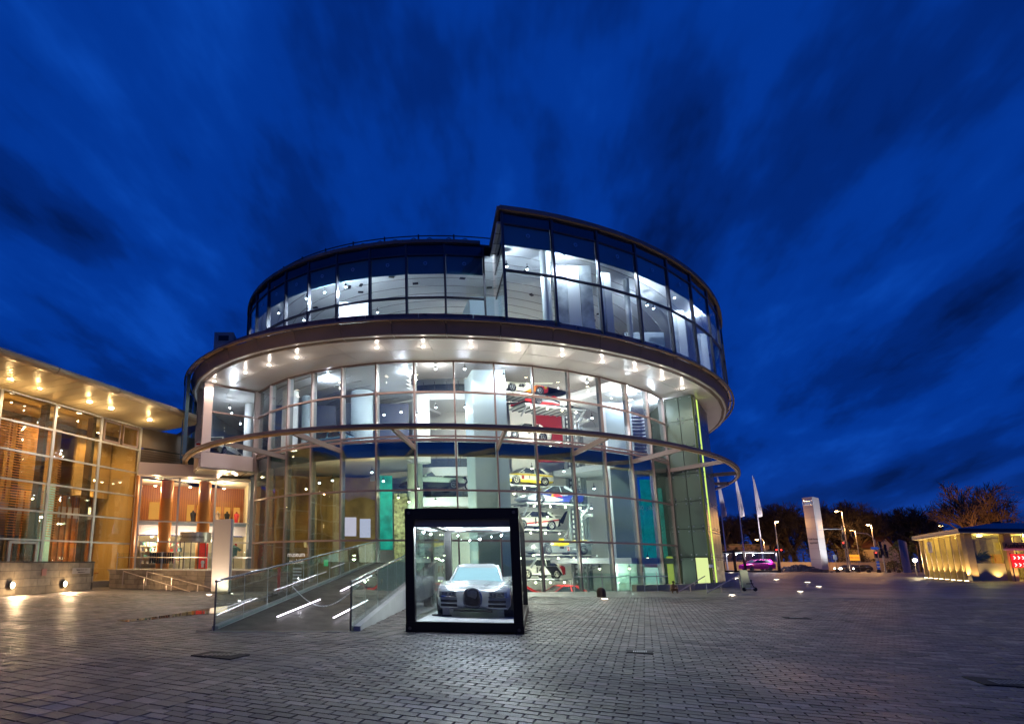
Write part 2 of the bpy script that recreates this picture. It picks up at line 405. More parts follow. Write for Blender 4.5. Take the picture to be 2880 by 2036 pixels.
# last drum pane beside the step, and the step's glazed side wall
x0, x1 = A3 + D3 * 8, A5 - .4
mb = MB(); ringseg(mb, 17.66, 17.7, ZD[0], ZD[4], x0 + .1, x1); mb.build('pane', GLASS_D, mus)
s0, s1 = cy(17.8, A5, 0), cy(21.05, A5, 0)
for (za, zb) in ((ZD[0], ZD[1]), (ZD[1], ZD[2]), (ZD[2], ZD[4])):
    mb = MB(); mb.beam((s0.x, s0.y, (za + zb) / 2), (s1.x, s1.y, (za + zb) / 2), .03, zb - za - .08); mb.build('pane', GLASS_D if za < 18 else FRIT, mus)
    mb = MB(); mb.beam((s0.x, s0.y, zb), (s1.x, s1.y, zb), .09, .08); mb.build('transom', ALUD, mus)
# ceiling boards: thin shadow joints
mb = MB()
for i in range(11):
    R = 9.5 + i * 1.05; q0_, q1_ = (-100, 10) if R < 17.3 else (10, 112)
    for a_ in range(q0_, 112, 6): ringseg(mb, R, R + .03, 19.27, 19.3, a_, a_ + 6, 1)
tag(mb.build('ceiling_joint', mat('joint_grey', (.34, .34, .36), .7), mus), kind='stuff')
mb = MB()
for i in range(12):
    R = 9.6 + i * 1.0
    for a_ in list(range(-108, -25, 5)) + (list(range(44, 116, 6)) if R < 17 else []):
        if R > 17.2 and a_ > -51: continue
        ringseg(mb, R, R + .03, 12.83, 12.86, a_, a_ + 5, 1)
tag(mb.build('ceiling_joint', mat('joint_grey', (.34, .34, .36), .7), mus), kind='stuff')
mb = MB()
for k in range(30):
    a_ = prnd.uniform(-90, 100); R = prnd.uniform(12, 16.5); p = cy(R, a_, 19.27); mb.box((p.x, p.y, 19.26), (.35, .18, .06), prnd.uniform(0, 3))
mb.build('ceiling_grille', BLACK, mus)
# roof edges
mb = MB()
for i in range(-100, 8, 4): ringseg(mb, 17.4, 17.86, 19.88, 20.08, i, min(i + 4, 9.4), 1)
mb.build('drum_cornice', BRONZE, mus)
mb = MB(); e = A5
while e < 100: ringseg(mb, 20.9, 21.4, 19.88, 20.12, e - .3 if e == A5 else e, e + 3, 1); e += 3
mb.beam(cy(17.6, A5 - .3, 20.0), cy(21.3, A5 - .3, 20.0), .3, .24)
mb.build('drum_cornice', BRONZE, mus)
mb = MB(); ringseg(mb, .2, 17.6, 19.9, 20.0, -110, 10.4, 40); ringseg(mb, .2, 21.0, 19.9, 20.0, 10.4, 112, 40); ringseg(mb, .2, 15.5, 19.9, 20.0, 112, 250, 30)
mb.build('roof', mat('roof_membrane', (.08, .08, .085), .8), mus)
# roof railing with little hoops
mb = MB(); RR = 17.3
for i in range(-40, 12): mb.tube([cy(RR, i, 20.62), cy(RR, i + 1, 20.62)], .035, 5, caps=False)
for i in range(-39, 10, 7): mb.tube([cy(RR, i, 20.05), cy(RR, i, 20.72)], .045, 5)
mb.build('roof_rail', BLACK, mus)
mb = MB()
for i in range(-33, 9, 7):
    for dd in (0, 3.2):
        mb.tube([cy(RR, i + dd + .75 * math.cos(q), 20.08 + .42 * math.sin(q)) for q in [PI * j / 6 for j in range(7)]], .025, 4)
mb.build('rail_hoop', BLACK, mus)
# little ladder cage and plant box at the left of the terrace
p = cy(20.2, -50, 13.9)
t_ = aty(708, 928, 42)
lc = wthing('roof_ladder_cage', 'small dark ladder cage beside the left edge of the upper glass drum', 'ladder', (t_.x, t_.y, 13.6))
mb = MB()
for dx in (-.3, .3):
    for dy in (-.2, .2): mb.tube([(t_.x + dx, t_.y + dy, 13.6), (t_.x + dx, t_.y + dy, t_.z + .9)], .045, 5)
mb.build('post', BLACK, lc)
mb = MB()
for z in (t_.z - .4, t_.z + .1, t_.z + .5, t_.z + .9): mb.box((t_.x, t_.y, z), (.66, .46, .05))
mb.build('rung', BLACK, lc)
t_ = aty(636, 945, 43)
pb = wthing('rooftop_plant_box', 'grey metal plant housing on the far left of the disc roof', 'plant box', (t_.x, t_.y, 13.6))
MB().box((t_.x, t_.y, (13.6 + t_.z) / 2), (1.5, 1.5, t_.z - 13.6)).build('housing', mat('grey_sheet', (.30, .29, .30), .6), pb)
MB().box((t_.x, t_.y - .78, t_.z - .5), (.8, .05, .4)).build('louvre', BLACK, pb)

# --- radial bridge wall on the left (gallery box that runs out to the rim)
AB = -50.28
def rad(r0, r1, z0, z1, t=.12, nm='cladding_panel', m_=BRIDGE, ang=AB):
    mb = MB(); a_ = cy(r0, ang, (z0 + z1) / 2); b_ = cy(r1, ang, (z0 + z1) / 2); mb.beam(a_, b_, t, z1 - z0); return mb.build(nm, m_, mus)
rad(17.5, 20.62, 7.3, 8.26, .2); rad(20.12, 20.62, 8.29, 12.76, .2)
rad(17.5, 20.08, 8.30, 10.9, .03, 'pane', GLASS_U); rad(17.5, 20.08, 10.98, 12.7, .03, 'pane', GLASS_U)
rad(17.5, 20.1, 10.88, 10.99, .12, 'transom', ALU); rad(17.5, 20.1, 12.68, 12.78, .12, 'transom', ALU)
rad(17.4, 17.6, 7.3, 12.78, .2, 'mullion', ALU)
for i, k in enumerate((0, 1, 2, 3, 4)):
    a1_, a0_ = AB - i * 5, AB - (i + 1) * 5
    mb = MB(); ringseg(mb, 20.56, 20.6, 8.3, 12.75, a0_ + .1, a1_ - .1, 1); mb.build('pane', GLASS_U, mus)
    mb = MB(); ringseg(mb, 20.45, 20.7, 7.3, 8.28, a0_, a1_, 2); mb.build('cladding_panel', BRIDGE, mus)
    mb = MB(); ringseg(mb, 20.4, 20.72, 8.28, 12.78, a0_ - .14, a0_ + .14, 1); mb.build('mullion', ALU, mus)
    mb = MB(); ringseg(mb, 21.3, 21.5, 8.1, 13.4, a0_ + 1, a0_ + 3, 1); mb.build('sunshade_blade', mat('blade_glass', (.10, .17, .2), .2, .5), mus)
mb = MB(); ringseg(mb, 17.4, 20.6, 7.22, 7.3, -80, AB, 12); mb.build('bridge_soffit', mat('warm_soffit', (.62, .55, .45), .3, .6), mus)
mb = MB(); ringseg(mb, 19.0, 19.04, 7.19, 7.225, -80, AB, 12); ringseg(mb, 17.9, 17.94, 7.19, 7.225, -80, AB, 12); mb.build('soffit_joint', BLACK, mus)
for (r, a) in ((18.6, -52), (18.3, -54.5), (19.2, -57)):
    p = cy(r, a, 7.2); MB().lathe((p.x, p.y, 7.17), [(.1, 0), (.1, .03)], 12).build('downlight_lens', BULBW, mus)
    lamp('downlight_beam', (p.x, p.y, 7.1), 90, (1, .75, .45), .07, 140, (p.x, p.y, 0), mus)

# --- interior shell
mb = MB(); ringseg(mb, .3, 17.2, -1.75, -1.6, -180, 180, 60); mb.build('ground_floor', FLOORM, mus)
mb = MB(); ringseg(mb, 14.4, 14.6, -1.6, 12.6, 100, 235, 40); mb.build('rear_wall', WHITE, mus)
mb = MB(); ringseg(mb, 14.4, 14.6, 13.6, 19.9, 112, 255, 40); mb.build('rear_wall', WHITE, mus)
mb = MB(); ringseg(mb, 16.9, 17.3, -1.6, 12.75, 62, 100, 12); mb.build('side_wall', WHITE, mus)
mb = MB(); ringseg(mb, 16.9, 17.3, -1.6, 7.2, -125, -56, 20); ringseg(mb, 20.3, 20.5, 8.3, 12.75, -125, -75, 12); mb.build('side_wall', SLATE, mus)
# floor slabs: left gallery and right gallery around an open atrium
def slabp(nm, r0, r1, z0, z1, a0, a1, m_, n=24):
    mb = MB(); ringseg(mb, r0, r1, z0, z1, a0, a1, n); return mb.build(nm, m_, mus)
def slabv(nm, r0, r1, z0, z1, a0, m_):
    mb = MB(); nb_ = 10
    for i in range(nb_):
        ra, rb = r0 + (r1 - r0) * i / nb_, r0 + (r1 - r0) * (i + 1) / nb_; e = -5.6 - 15.0 * max(0, min(1.3, (17.1 - rb) / 7.6)); ringseg(mb, ra, rb - .001, z0, z1, a0, e, 20)
    return mb.build(nm, m_, mus)
slabv('gallery_floor', 6, 17.1, 7.75, 8.14, -112, FLOORM); slabp('gallery_floor', 17.2, 20.4, 7.75, 8.14, -80, AB - .4, FLOORM, 10)
slabp('gallery_floor', 9.5, 17.1, 7.75, 8.14, 43, 62, FLOORM)
slabv('upper_floor', 9.4, 17.1, 12.86, 13.5, -112, CEIL); slabp('upper_floor', 17.1, 20.9, 12.86, 13.5, -112, 118, CEIL, 60); slabp('upper_floor', 9.4, 17.1, 12.86, 13.5, 42, 118, CEIL, 30)
slabp('upper_floor', .3, 9.4, 12.86, 13.5, -180, -22, CEIL, 40)
slabp('drum_ceiling', .3, 17.3, 19.3, 19.45, -112, 10, CEIL, 50); slabp('drum_ceiling', .3, 20.9, 19.3, 19.45, 10, 118, CEIL, 50)
# balcony fronts
for (rr, z0, z1, zp) in ((9.6, 12.75, 13.25, 14.1), (9.6, 7.35, 7.95, 8.75), (8.6, 5.35, 6.0, 6.7)):
    slabp('balcony_front', rr, rr + .15, z0, z1, -60, 8, WHITE, 30)
    slabp('balcony_floor', 3, rr, z0 + .3, z0 + .45, -60, 8, CEIL, 30)
    slabp('balcony_rail', rr + .02, rr + .06, z1 + .02, zp - .2, -60, 8, gmat('rail_glass_grey', (.50, .55, .60), .05), 30)
    mb = MB()
    for i in range(-60, 8, 5): mb.tube([cy(rr + .1, i, z1), cy(rr + .1, i, zp)], .025, 4)
    mb.build('balcony_post', STEELD, mus)
slabp('core_wall', 5.0, 5.3, -1.6, 19.3, -95, 5, WHITEW, 30)
P = aty(1395, 1200, 47.0); Q = aty(1700, 1200, 47.0); MB().beam((P.x, P.y, 6.4), (Q.x, Q.y, 6.4), .2, 14.0).build('core_wall', WHITEW, mus)
# big pale blue shaft and other walls seen through the glass (angle, radius chosen from where they stand in view)
def wallseg(p, q, z0, z1, m_, nm='partition', t=.25):
    mb = MB(); mb.beam((p[0], p[1], (z0 + z1) / 2), (q[0], q[1], (z0 + z1) / 2), t, z1 - z0); return mb.build(nm, m_, mus)
S0 = aty(1336, 1300, 34.5); S1 = aty(1430, 1300, 34.5)
wallseg((S0.x, S0.y), (S1.x, S1.y), -1.6, 18.5, PALE, 'lift_shaft'); wallseg((S0.x + .1, S0.y), (S0.x + .1, S0.y + 2.4), -1.6, 18.5, PALE, 'lift_shaft')
wallseg((S1.x - .1, S1.y + .15), (S1.x - .1, S1.y + 2.4), -1.6, 18.5, PALE, 'lift_shaft')
S0 = aty(1690, 1200, 37.5); S1 = aty(1702, 1200, 37.5); S2 = aty(1775, 1200, 37.8)
wallseg((S0.x, S0.y), (S1.x, S1.y), -1.6, 12.3, WHITE, 'lift_shaft', .4); wallseg((S1.x, S1.y), (S2.x, S2.y), 8.14, 12.3, PALE, 'lift_shaft'); wallseg((S1.x, S1.y), (S2.x, S2.y), -1.6, 7.7, SAGE, 'lift_shaft')
wallseg((S2.x, S2.y + .2), (S2.x + .4, S2.y + 3), -1.6, 12.3, SAGE, 'lift_shaft')
# gallery walls on the left, navy for the mirrored sky, and light pillars
for (u0, u1, yy, m_) in ((760, 800, 39, SLATE), (880, 945, 39, NAVY), (968, 1040, 38.4, SLATE), (1052, 1150, 38.4, NAVY)):
    P = aty(u0, 1200, yy); Q = aty(u1, 1200, yy); wallseg((P.x, P.y), (Q.x, Q.y), 8.14, 12.4, m_, 'partition')
for (u, yy, rr_, z0, z1, m_) in ((815, 37, .55, 8.14, 12.8, WHITE), (860, 38, .3, 8.14, 12.8, PALE), (1018, 37, .75, 8.14, 12.8, PALE),
        (1165, 36, .5, -1.6, 7.7, SAGE), (1185, 38, .6, 8.14, 12.8, WHITEW), (700, 40, .35, 8.14, 12.8, WHITE), (575, 42, .5, 8.14, 12.8, WHITE)):
    P = aty(u, 1200, yy); MB().lathe((P.x, P.y, z0), [(rr_, 0), (rr_, z1 - z0)], 20).build('pillar', m_, mus, smooth=True)
# drum interior: pillar, exhibition panels, white columns
P = aty(1018 - 20, 850, 33.5)
wallseg((P.x - 1.1, P.y + 1), (P.x + .9, P.y + 1), 13.5, 17.9, WHITE, 'exhibition_wall', 1.0)
for (u, yy, m_) in ((1130, 34, SAGE), (1345, 35, PALE)):
    pass
GREYP = mat('printed_panel', (.42, .44, .46), .5, var=.55, vs=1.1)
for (u0, u1, v, yy) in ((1558, 1665, 800, 30.6), (1682, 1722, 850, 31.4), (1880, 1925, 900, 36.5), (1948, 1985, 930, 40.5)):
    P = aty(u0, v, yy); Q = aty(u1, v, yy)
    n_ = 3 if u1 - u0 > 60 else 2
    for j in range(n_):
        A_ = P.lerp(Q, (j + .03) / n_); B_ = P.lerp(Q, (j + .97) / n_)
        wallseg((A_.x, A_.y), (B_.x, B_.y), 13.5, 18.6, GREYP if j % 2 == 0 else WHITE, 'exhibition_banner', .1)
for (u, v, yy, rr_) in ((1533, 800, 30.2, .22), (1765, 850, 33.5, .17), (1546, 830, 30.4, .1)):
    P = aty(u, v, yy); MB().lathe((P.x, P.y, 13.5), [(rr_, 0), (rr_, 5.8)], 16).build('column', WHITE, mus, smooth=True)
P = aty(1430, 850, 37); Q = aty(1540, 850, 37); wallseg((P.x, P.y), (Q.x, Q.y), 13.5, 17.2, mat('linen_wall', (.62, .62, .52), .6), 'exhibition_wall')
P = aty(1300, 850, 36); Q = aty(1385, 850, 36); wallseg((P.x, P.y), (Q.x, Q.y), 13.5, 17.6, mat('linen_wall', (.62, .62, .52), .6), 'exhibition_wall')
P = aty(1750, 900, 38); Q = aty(1860, 900, 38); wallseg((P.x, P.y), (Q.x, Q.y), 13.5, 17.6, SLATE, 'exhibition_wall')
# stair handrail curve in the drum
mb = MB(); mb.tube([cy(17.5 + .2 * j, 40 + j * 1.6, 15.6 - .16 * j) for j in range(12)], .03, 5); mb.tube([cy(17.2 + .2 * j, 40 + j * 1.6, 15.4 - .16 * j) for j in range(12)], .03, 5); mb.build('stair_rail', STEELD, mus)
# white light curtains behind the right hand bays, upper row
for (u0, u1, yy) in ((1768, 1796, 42), (1806, 1824, 42), (1838, 1866, 43)):
    P = aty(u0, 1200, yy); Q = aty(u1, 1200, yy); wallseg((P.x, P.y), (Q.x, Q.y), 8.14, 12.6, WHITE, 'light_curtain', .15)
# dark timber staircase seen edge-on
mb = MB(); P = aty(1750, 1240, 41)
for j in range(16): mb.box((P.x + .12 * (15 - j) * .3 + .9, P.y, 8.3 + j * .26), (1.5, .5, .07))
mb.build('stair', mat('dark_stair', (.05, .05, .08), .4), mus)
# red wall, cream wall and ceiling behind the stacked cars
P = aty(1500, 1200, 44.5); Q = aty(1585, 1200, 44.5); wallseg((P.x, P.y), (Q.x, Q.y), 9.4, 13.2, RED, 'partition')
P = aty(1434, 1200, 44.6); Q = aty(1498, 1200, 44.6); wallseg((P.x, P.y), (Q.x, Q.y), 8.6, 14.5, WHITEW, 'partition')
# teal banners low right
for (u0, u1, yy, z0, z1) in ((1806, 1840, 39.5, 1.9, 7.3), (1855, 1882, 41, 1.9, 6.9), (1798, 1804, 41, 1.9, 5.9)):
    P = aty(u0, 1430, yy); Q = aty(u1, 1430, yy); wallseg((P.x, P.y), (Q.x, Q.y), z0, z1, TEAL, 'teal_banner', .08)
text('banner_lettering', '40 Jahre', .42, aty(1822, 1428, 39.4), (PI / 2, 0, .02), mat('white_print', (.9, .95, .95), .6), mus)
slabp('gallery_floor', 9.5, 17.1, 1.5, 1.85, 38, 62, FLOORM)
P = aty(1800, 1600, 40); Q = aty(1868, 1600, 40)
wallseg((P.x, P.y), (Q.x, Q.y), -.3, 1.25, emat('backlit_display', (.65, 1, .93), .9), 'backlit_display', .1)
# mosaic of bright foliage film behind one bay at left centre
P = aty(1066, 1450, 37); Q = aty(1104, 1450, 37); wallseg((P.x, P.y), (Q.x, Q.y), 2.3, 7.1, TEAL, 'teal_banner', .08)
P = aty(1108, 1470, 37.4); Q = aty(1168, 1470, 37.4); wallseg((P.x, P.y), (Q.x, Q.y), 1.2, 6.0, mat('gold_film', (.62, .6, .3), .5, var=.8, vs=4.5), 'gold_film', .08)
for (u0, u1, yy, z0, z1, m_) in ((968, 1002, 40, 3.3, 4.6, emat('lit_screen_a', (.9, .75, 1), .9)), (1012, 1042, 40, 3.2, 4.5, emat('lit_screen_b', (.75, .7, 1), .9)), (912, 924, 38, 1.25, 1.65, emat('lit_screen_c', (.1, .9, .35), .8))):
    P = aty(u0, 1500, yy); Q = aty(u1, 1500, yy); wallseg((P.x, P.y), (Q.x, Q.y), z0, z1, m_, 'lit_screen', .08)
P = aty(770, 1500, 40.5); Q = aty(1060, 1500, 41.5); wallseg((P.x, P.y), (Q.x, Q.y), -1.6, 7.6, mat('amber_mirror_wall', (.30, .17, .045), .5, var=.4, vs=.8), 'partition')  # amber colour stands in for the restaurant's reflection in the lower glazing
for (u, yy) in ((880, 39), (945, 39), (820, 39.5)):
    P = aty(u, 1500, yy); MB().box((P.x, P.y, 3.4), (.45, .45, 7.6)).build('pillar', mat('ochre_pillar', (.30, .24, .15), .5), mus)
# reception desk glow at lower left
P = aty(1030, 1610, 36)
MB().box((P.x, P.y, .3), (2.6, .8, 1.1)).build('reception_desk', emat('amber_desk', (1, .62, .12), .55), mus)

# ceiling spotlights: small cylinders on stems, each with a lamp
NSP = [0]
def ispot(p, e, c, lens=BULB, r=.09, beam=None):
    mb = MB(); mb.tube([(p[0], p[1], p[2] + .35), (p[0], p[1], p[2] + .12)], .02, 5); mb.lathe((p[0], p[1], p[2]), [(.07, 0), (.07, .14)], 10); mb.build('track_spotlight', BLACK, mus)
    MB().lathe((p[0], p[1], p[2] - .035), [(.03, -.03), (.065, 0), (.065, .03)], 10).build('spotlight_lens', lens, mus)
    if e:
        NSP[0] += 1; k_ = (2.6 if p[0] < 6.5 else 1.3) if p[2] > 12.9 else (1.7 if p[2] > 8.3 else (2.1 if c != WRM else 6.5))
        if NSP[0] % 2: lamp('spotlight_beam', (p[0], p[1], p[2] - .16), e * k_ * .9, c, .03, 165, (p[0], p[1], p[2] - 5), mus, .5)
        else: lamp('spotlight_beam', (p[0], p[1], p[2] - .3), e * k_ * .75, c, .03, None, None, mus)
COOL = (.78, .87, 1.0); NEU = (1, .97, .9); GRN = (.86, 1, .9); WRM = (1, .70, .36)
for (u, v, yy, e, c) in [
    (855, 900, 36, 260, COOL), (788, 825, 0, 0, COOL),
    (1425, 749, 30.0, 260, COOL), (1483, 757, 30.2, 260, COOL), (1536, 766, 30.4, 0, COOL), (1587, 722, 30.0, 420, COOL), (1682, 748, 31.2, 420, COOL),
    (1820, 858, 35, 260, COOL), (1838, 867, 36, 0, COOL), (1897, 837, 36, 520, COOL), (1953, 880, 38.5, 420, COOL), (1968, 893, 40, 0, COOL), (2003, 957, 43, 260, COOL),
    (1062, 878, 36, 0, COOL), (913, 822, 32.4, 240, COOL), (862, 839, 34.3, 240, COOL), (972, 807, 31.8, 300, COOL), (784, 880, 38, 220, COOL), (755, 905, 41, 200, COOL), (1200, 845, 37, 200, NEU)]:
    if yy == 0: continue
    ispot(aty(u, v, yy), e, c)
for (u, v, yy, e, c, l_) in [
    (1225, 1037, 33.2, 380, NEU, BULB), (1307, 1037, 33.4, 300, NEU, BULB), (1416, 1056, 34, 300, COOL, BULB), (1580, 1064, 37, 320, NEU, BULBW), (1650, 1075, 36, 260, NEU, BULB),
    (1665, 1175, 35.2, 420, COOL, BULB), (1766, 1101, 36.8, 320, COOL, BULB), (1793, 1113, 38, 320, COOL, BULB), (1835, 1132, 39, 320, COOL, BULB),
    (1226, 1145, 36.5, 160, COOL, BULB), (1308, 1144, 36.5, 160, COOL, BULB), (1172, 1167, 33.4, 60, (1, .9, .3), BULBW),
    (923, 1060, 34.3, 110, COOL, BULB), (849, 1076, 36, 110, COOL, BULB), (792, 1097, 38, 110, COOL, BULB), (1010, 1048, 33.5, 130, COOL, BULB), (1141, 1038, 33, 60, COOL, BULB),
    (646, 1146, 40, 120, COOL, BULB), (652, 1161, 38.5, 120, COOL, BULB), (676, 1191, 40, 0, COOL, BULB), (690, 1199, 41, 120, COOL, BULB), (1128, 1158, 36, 60, COOL, BULB), (1080, 1166, 37, 0, COOL, BULB),
    (1496, 1316, 36, 260, NEU, BULBW), (1586, 1324, 36, 260, NEU, BULB), (1671, 1373, 37, 260, GRN, BULB), (1663, 1428, 38.5, 160, GRN, BULB), (1446, 1387, 36, 120, (1, .95, .5), BULBW),
    (1176, 1373, 34, 70, (1, .95, .5), BULBW), (1325, 1430, 37, 200, GRN, BULB), (1225, 1408, 38, 160, GRN, BULB), (1540, 1452, 37.5, 140, NEU, BULBW), (1640, 1436, 38.5, 120, GRN, BULB),
    (898, 1357, 36, 22, WRM, BULB), (935, 1350, 35.5, 22, WRM, BULB), (861, 1374, 37, 22, WRM, BULBW), (1046, 1327, 34, 30, WRM, BULB), (1078, 1352, 35, 22, NEU, BULB), (1150, 1410, 35, 30, NEU, BULBW), (1120, 1398, 35.5, 30, NEU, BULBW),
    (1630, 1600, 37, 120, GRN, BULBW), (1686, 1598, 36, 60, GRN, BULBW), (1770, 1597, 36.5, 120, GRN, BULBW), (1822, 1568, 38, 90, GRN, BULBW), (1250, 1560, 35.5, 120, GRN, BULBW), (1370, 1590, 36, 140, GRN, BULBW), (1500, 1560, 35, 120, NEU, BULBW)]:
    ispot(aty(u, v, yy), e, c, l_)

# --- stair tower clad in back-lit glass panels
tw = wthing('stair_tower', 'dark green glass panel tower with lime light strip standing right of the round glazing', 'tower', (24, 40, 0))
TG = mat('tower_glass_panel', (.10, .14, .11), .30, .1, spec=.7); TGB = mat('tower_core', (.02, .024, .02), .5)
TA, TB_, TC = Vector((21.42, 38.2)), Vector((22.66, 36.96)), Vector((26.5, 41.8))
MB().slab([(21.6, 38.3), (22.7, 37.2), (26.2, 41.7), (25.4, 44.0), (22.6, 43.0)], -.1, 12.78).build('tower_core', TGB, tw)
zr = [.12 + 1.82 * i for i in range(8)]; zr[-1] = 12.76
def facep(P, Q, s0, s1, z0, z1, m_, nm, off=.06, t=.04, par=None):
    d = (Q - P).normalized(); n_ = Vector((d.y, -d.x)); a_ = P + d * s0 + n_ * off; b_ = P + d * s1 + n_ * off
    mb = MB(); mb.beam((a_.x, a_.y, (z0 + z1) / 2), (b_.x, b_.y, (z0 + z1) / 2), t, z1 - z0); return mb.build(nm, m_, par or tw), a_, b_, n_
LF = (TB_ - TA).length; LS = (TC - TB_).length
for r in range(7):
    for (P, Q, L, cols) in ((TA, TB_, LF, [(.02, .88), (.93, LF - .03)]), (TB_, TC, LS, [(.05, 1.0), (1.75, 3.2), (3.25, 4.7), (4.75, LS)])):
        for (s0, s1) in cols:
            if P is TA and r == 0 and s0 > .5:
                continue
            o, a_, b_, n_ = facep(P, Q, s0, s1, zr[r] + .02, zr[r + 1] - .02, TG, 'glass_panel')
            mb = MB(); d = (Q - P).normalized()
            for ss in (s0 + .12, s1 - .12):
                for z in (zr[r] + .16, zr[r + 1] - .16):
                    c_ = P + d * ss + n_ * .09; mb.lathe((c_.x, c_.y, z), [(.04, -.02), (.04, .02)], 8, 'y')
            mb.build('panel_bolt', STEEL, tw)
facep(TB_, TC, 1.1, 1.62, .15, 12.7, LIME, 'light_strip', .08, .03)
facep(TA, TB_, .95, LF - .08, .1, 1.9, emat('lit_doorway', (.80, .95, .38), .95), 'lit_doorway', .05, .03)
facep(TA, TB_, .9, .96, .02, 1.95, BLACK, 'door_frame', .08, .08); facep(TA, TB_, LF - .08, LF - .02, .02, 1.95, BLACK, 'door_frame', .08, .08); facep(TA, TB_, .9, LF - .02, 1.9, 1.98, BLACK, 'door_frame', .085, .08)
P = aty(1878, 1600, 39.2); Q = aty(1905, 1600, 39.4); wallseg((P.x, P.y), (Q.x, Q.y), .1, 2.0, emat('lit_doorway_inner', (.66, .78, .14), .8), 'lit_doorway', .06)
P = aty(1856, 1600, 40); Q = aty(1868, 1600, 40); wallseg((P.x, P.y), (Q.x, Q.y), .0, 1.9, emat('blue_film', (.3, .5, .9), .7), 'lit_panel', .06)
P = aty(2000, 1591, 36.9); MB().box((P.x, P.y, P.z), (.28, .03, .2)).build('notice', mat('white_print', (.9, .95, .95), .6), tw)

# ------------------------------------------------------------------ long glass restaurant building on the left
E0 = Vector((-14.46, 37.0)); FDIR = Vector((-.421, -.907)).normalized(); FN = Vector((.907, -.421)).normalized()
def fp(s, off=0.): q = E0 + FDIR * s + FN * off; return q
lb = wthing('restaurant_building', 'long glass fronted building with glowing amber interior and lit curved canopy, at the left edge', 'building', (-16, 33, 0))
ZT = [.35, 2.6, 4.14, 5.67, 7.2, 8.73, 10.25]
bay = 3.17
GLASS_R = gmat('amber_glass', (.93, .90, .82), .07)
ALUW = mat('pale_mullion', (.55, .52, .48), .35, .5)
for b_ in range(9):
    s0, s1 = bay * b_ + .06, bay * (b_ + 1) - .06
    for r in range(6):
        a_, c_ = fp(s0), fp(s1)
        if b_ == 0 and r >= 4: pass
        mb = MB(); mb.beam((a_.x, a_.y, (ZT[r] + ZT[r + 1]) / 2), (c_.x, c_.y, (ZT[r] + ZT[r + 1]) / 2), .03, ZT[r + 1] - ZT[r] - .1); mb.build('pane', GLASS_R, lb)
        mb = MB(); a_, c_ = fp(s0 - .0, .03), fp(s1, .03); mb.beam((a_.x, a_.y, ZT[r + 1]), (c_.x, c_.y, ZT[r + 1]), .12, .09); mb.build('transom', ALUW, lb)
for b_ in range(10):
    a_ = fp(bay * b_, .04); MB().beam((a_.x, a_.y, .3), (a_.x, a_.y, 10.25), .11, .16, up=(FDIR.x, FDIR.y, 0)).build('mullion', ALUW, lb)
    if b_: a_ = fp(bay * b_ + .25, -.5); MB().beam((a_.x, a_.y, .3), (a_.x, a_.y, 10.2), .2, .5, up=(FN.x, FN.y, 0)).build('column', mat('dark_bronze', (.08, .06, .04), .5), lb)
# small opening window pair in the top row of the second bay from the museum
for s0 in (.25, 1.72):
    a_, c_ = fp(s0, .05), fp(s0 + 1.2, .05)
    mb = MB()
    for z in (8.86, 10.08): mb.beam((a_.x, a_.y, z), (c_.x, c_.y, z), .08, .12)
    for q in (a_, c_): mb.beam((q.x, q.y, 8.8), (q.x, q.y, 10.14), .08, .12)
    mb.build('window_sash', ALU, lb)
# solid return with grille at the museum end
r0, r1 = Vector((-14.40, 37.1)), Vector((-12.2, 39.4))
MB().beam((r0.x, r0.y, 9.6), (r1.x, r1.y, 9.6), .1, 1.3).build('cladding_panel', mat('taupe_panel', (.12, .09, .07), .5, .2), lb)
MB().beam((r0.x, r0.y, 8.0), (r1.x, r1.y, 8.0), .1, 1.7).build('cladding_panel', mat('taupe_panel', (.12, .09, .07), .5, .2), lb)
mb = MB()
for j in range(9): mb.beam((r0.x + .1, r0.y - .1, 7.5 + j * .16), (r1.x, r1.y - .1, 7.5 + j * .16), .05, .06)
mb.build('grille', mat('grille_metal', (.16, .12, .10), .5, .3), lb)
MB().slab([(-12.2, 39.5), (-10.2, 41), (-10.2, 60), (-12.2, 60)], 7, 10.2).build('rear_block', BLACK, lb)
a_, c_ = fp(-.1, .05), fp(29, .05); MB().beam((a_.x, a_.y, .14), (c_.x, c_.y, .14), .3, .4).build('base_plinth', mat('plinth_stone', (.24, .19, .14), .8), lb)
# canopy: boarded soffit, curled edge
mb = MB()
SOFL = mat('boarded_soffit', (.74, .62, .42), .34, .15, bump=.08, bs=2)
nb = 44
for j in range(nb):
    s0 = -1.6 + j * .72; s1 = s0 + .69
    a0_, a1_ = fp(s0, -.1), fp(s1, -.1); b0_, b1_ = fp(s0 - .9, 3.15), fp(s1 - .9, 3.15)
    q0, q1, q2, q3 = (a0_.x, a0_.y, 10.32), (a1_.x, a1_.y, 10.32), (b1_.x, b1_.y, 10.80), (b0_.x, b0_.y, 10.80)
    m2 = MB(); m2.hexa([q0, q3, q2, q1], [(p[0], p[1], p[2] + .05) for p in (q0, q3, q2, q1)]); m2.build('soffit_board', SOFL, lb)
for j in range(8):
    s0 = -2.6 + j * 3.9; s1 = s0 + 3.86; m2 = MB(); b = []
    for s in (s0, s1):
        ring_ = []
        for (o_, z) in ((3.2, 10.74), (3.42, 10.74), (3.62, 10.84), (3.70, 10.98), (3.55, 11.1), (3.2, 11.1)):
            q = fp(s - .9 * 0, o_); ring_.append((q.x, q.y, z))
        b.append(ring_)
    n_ = 6; m2.add(b[0] + b[1], [(i, (i + 1) % n_, n_ + (i + 1) % n_, n_ + i) for i in range(n_)] + [tuple(reversed(range(n_))), tuple(range(n_, 2 * n_))])
    m2.build('canopy_edge', mat('canopy_edge_metal', (.60, .48, .36), .4, .5), lb)
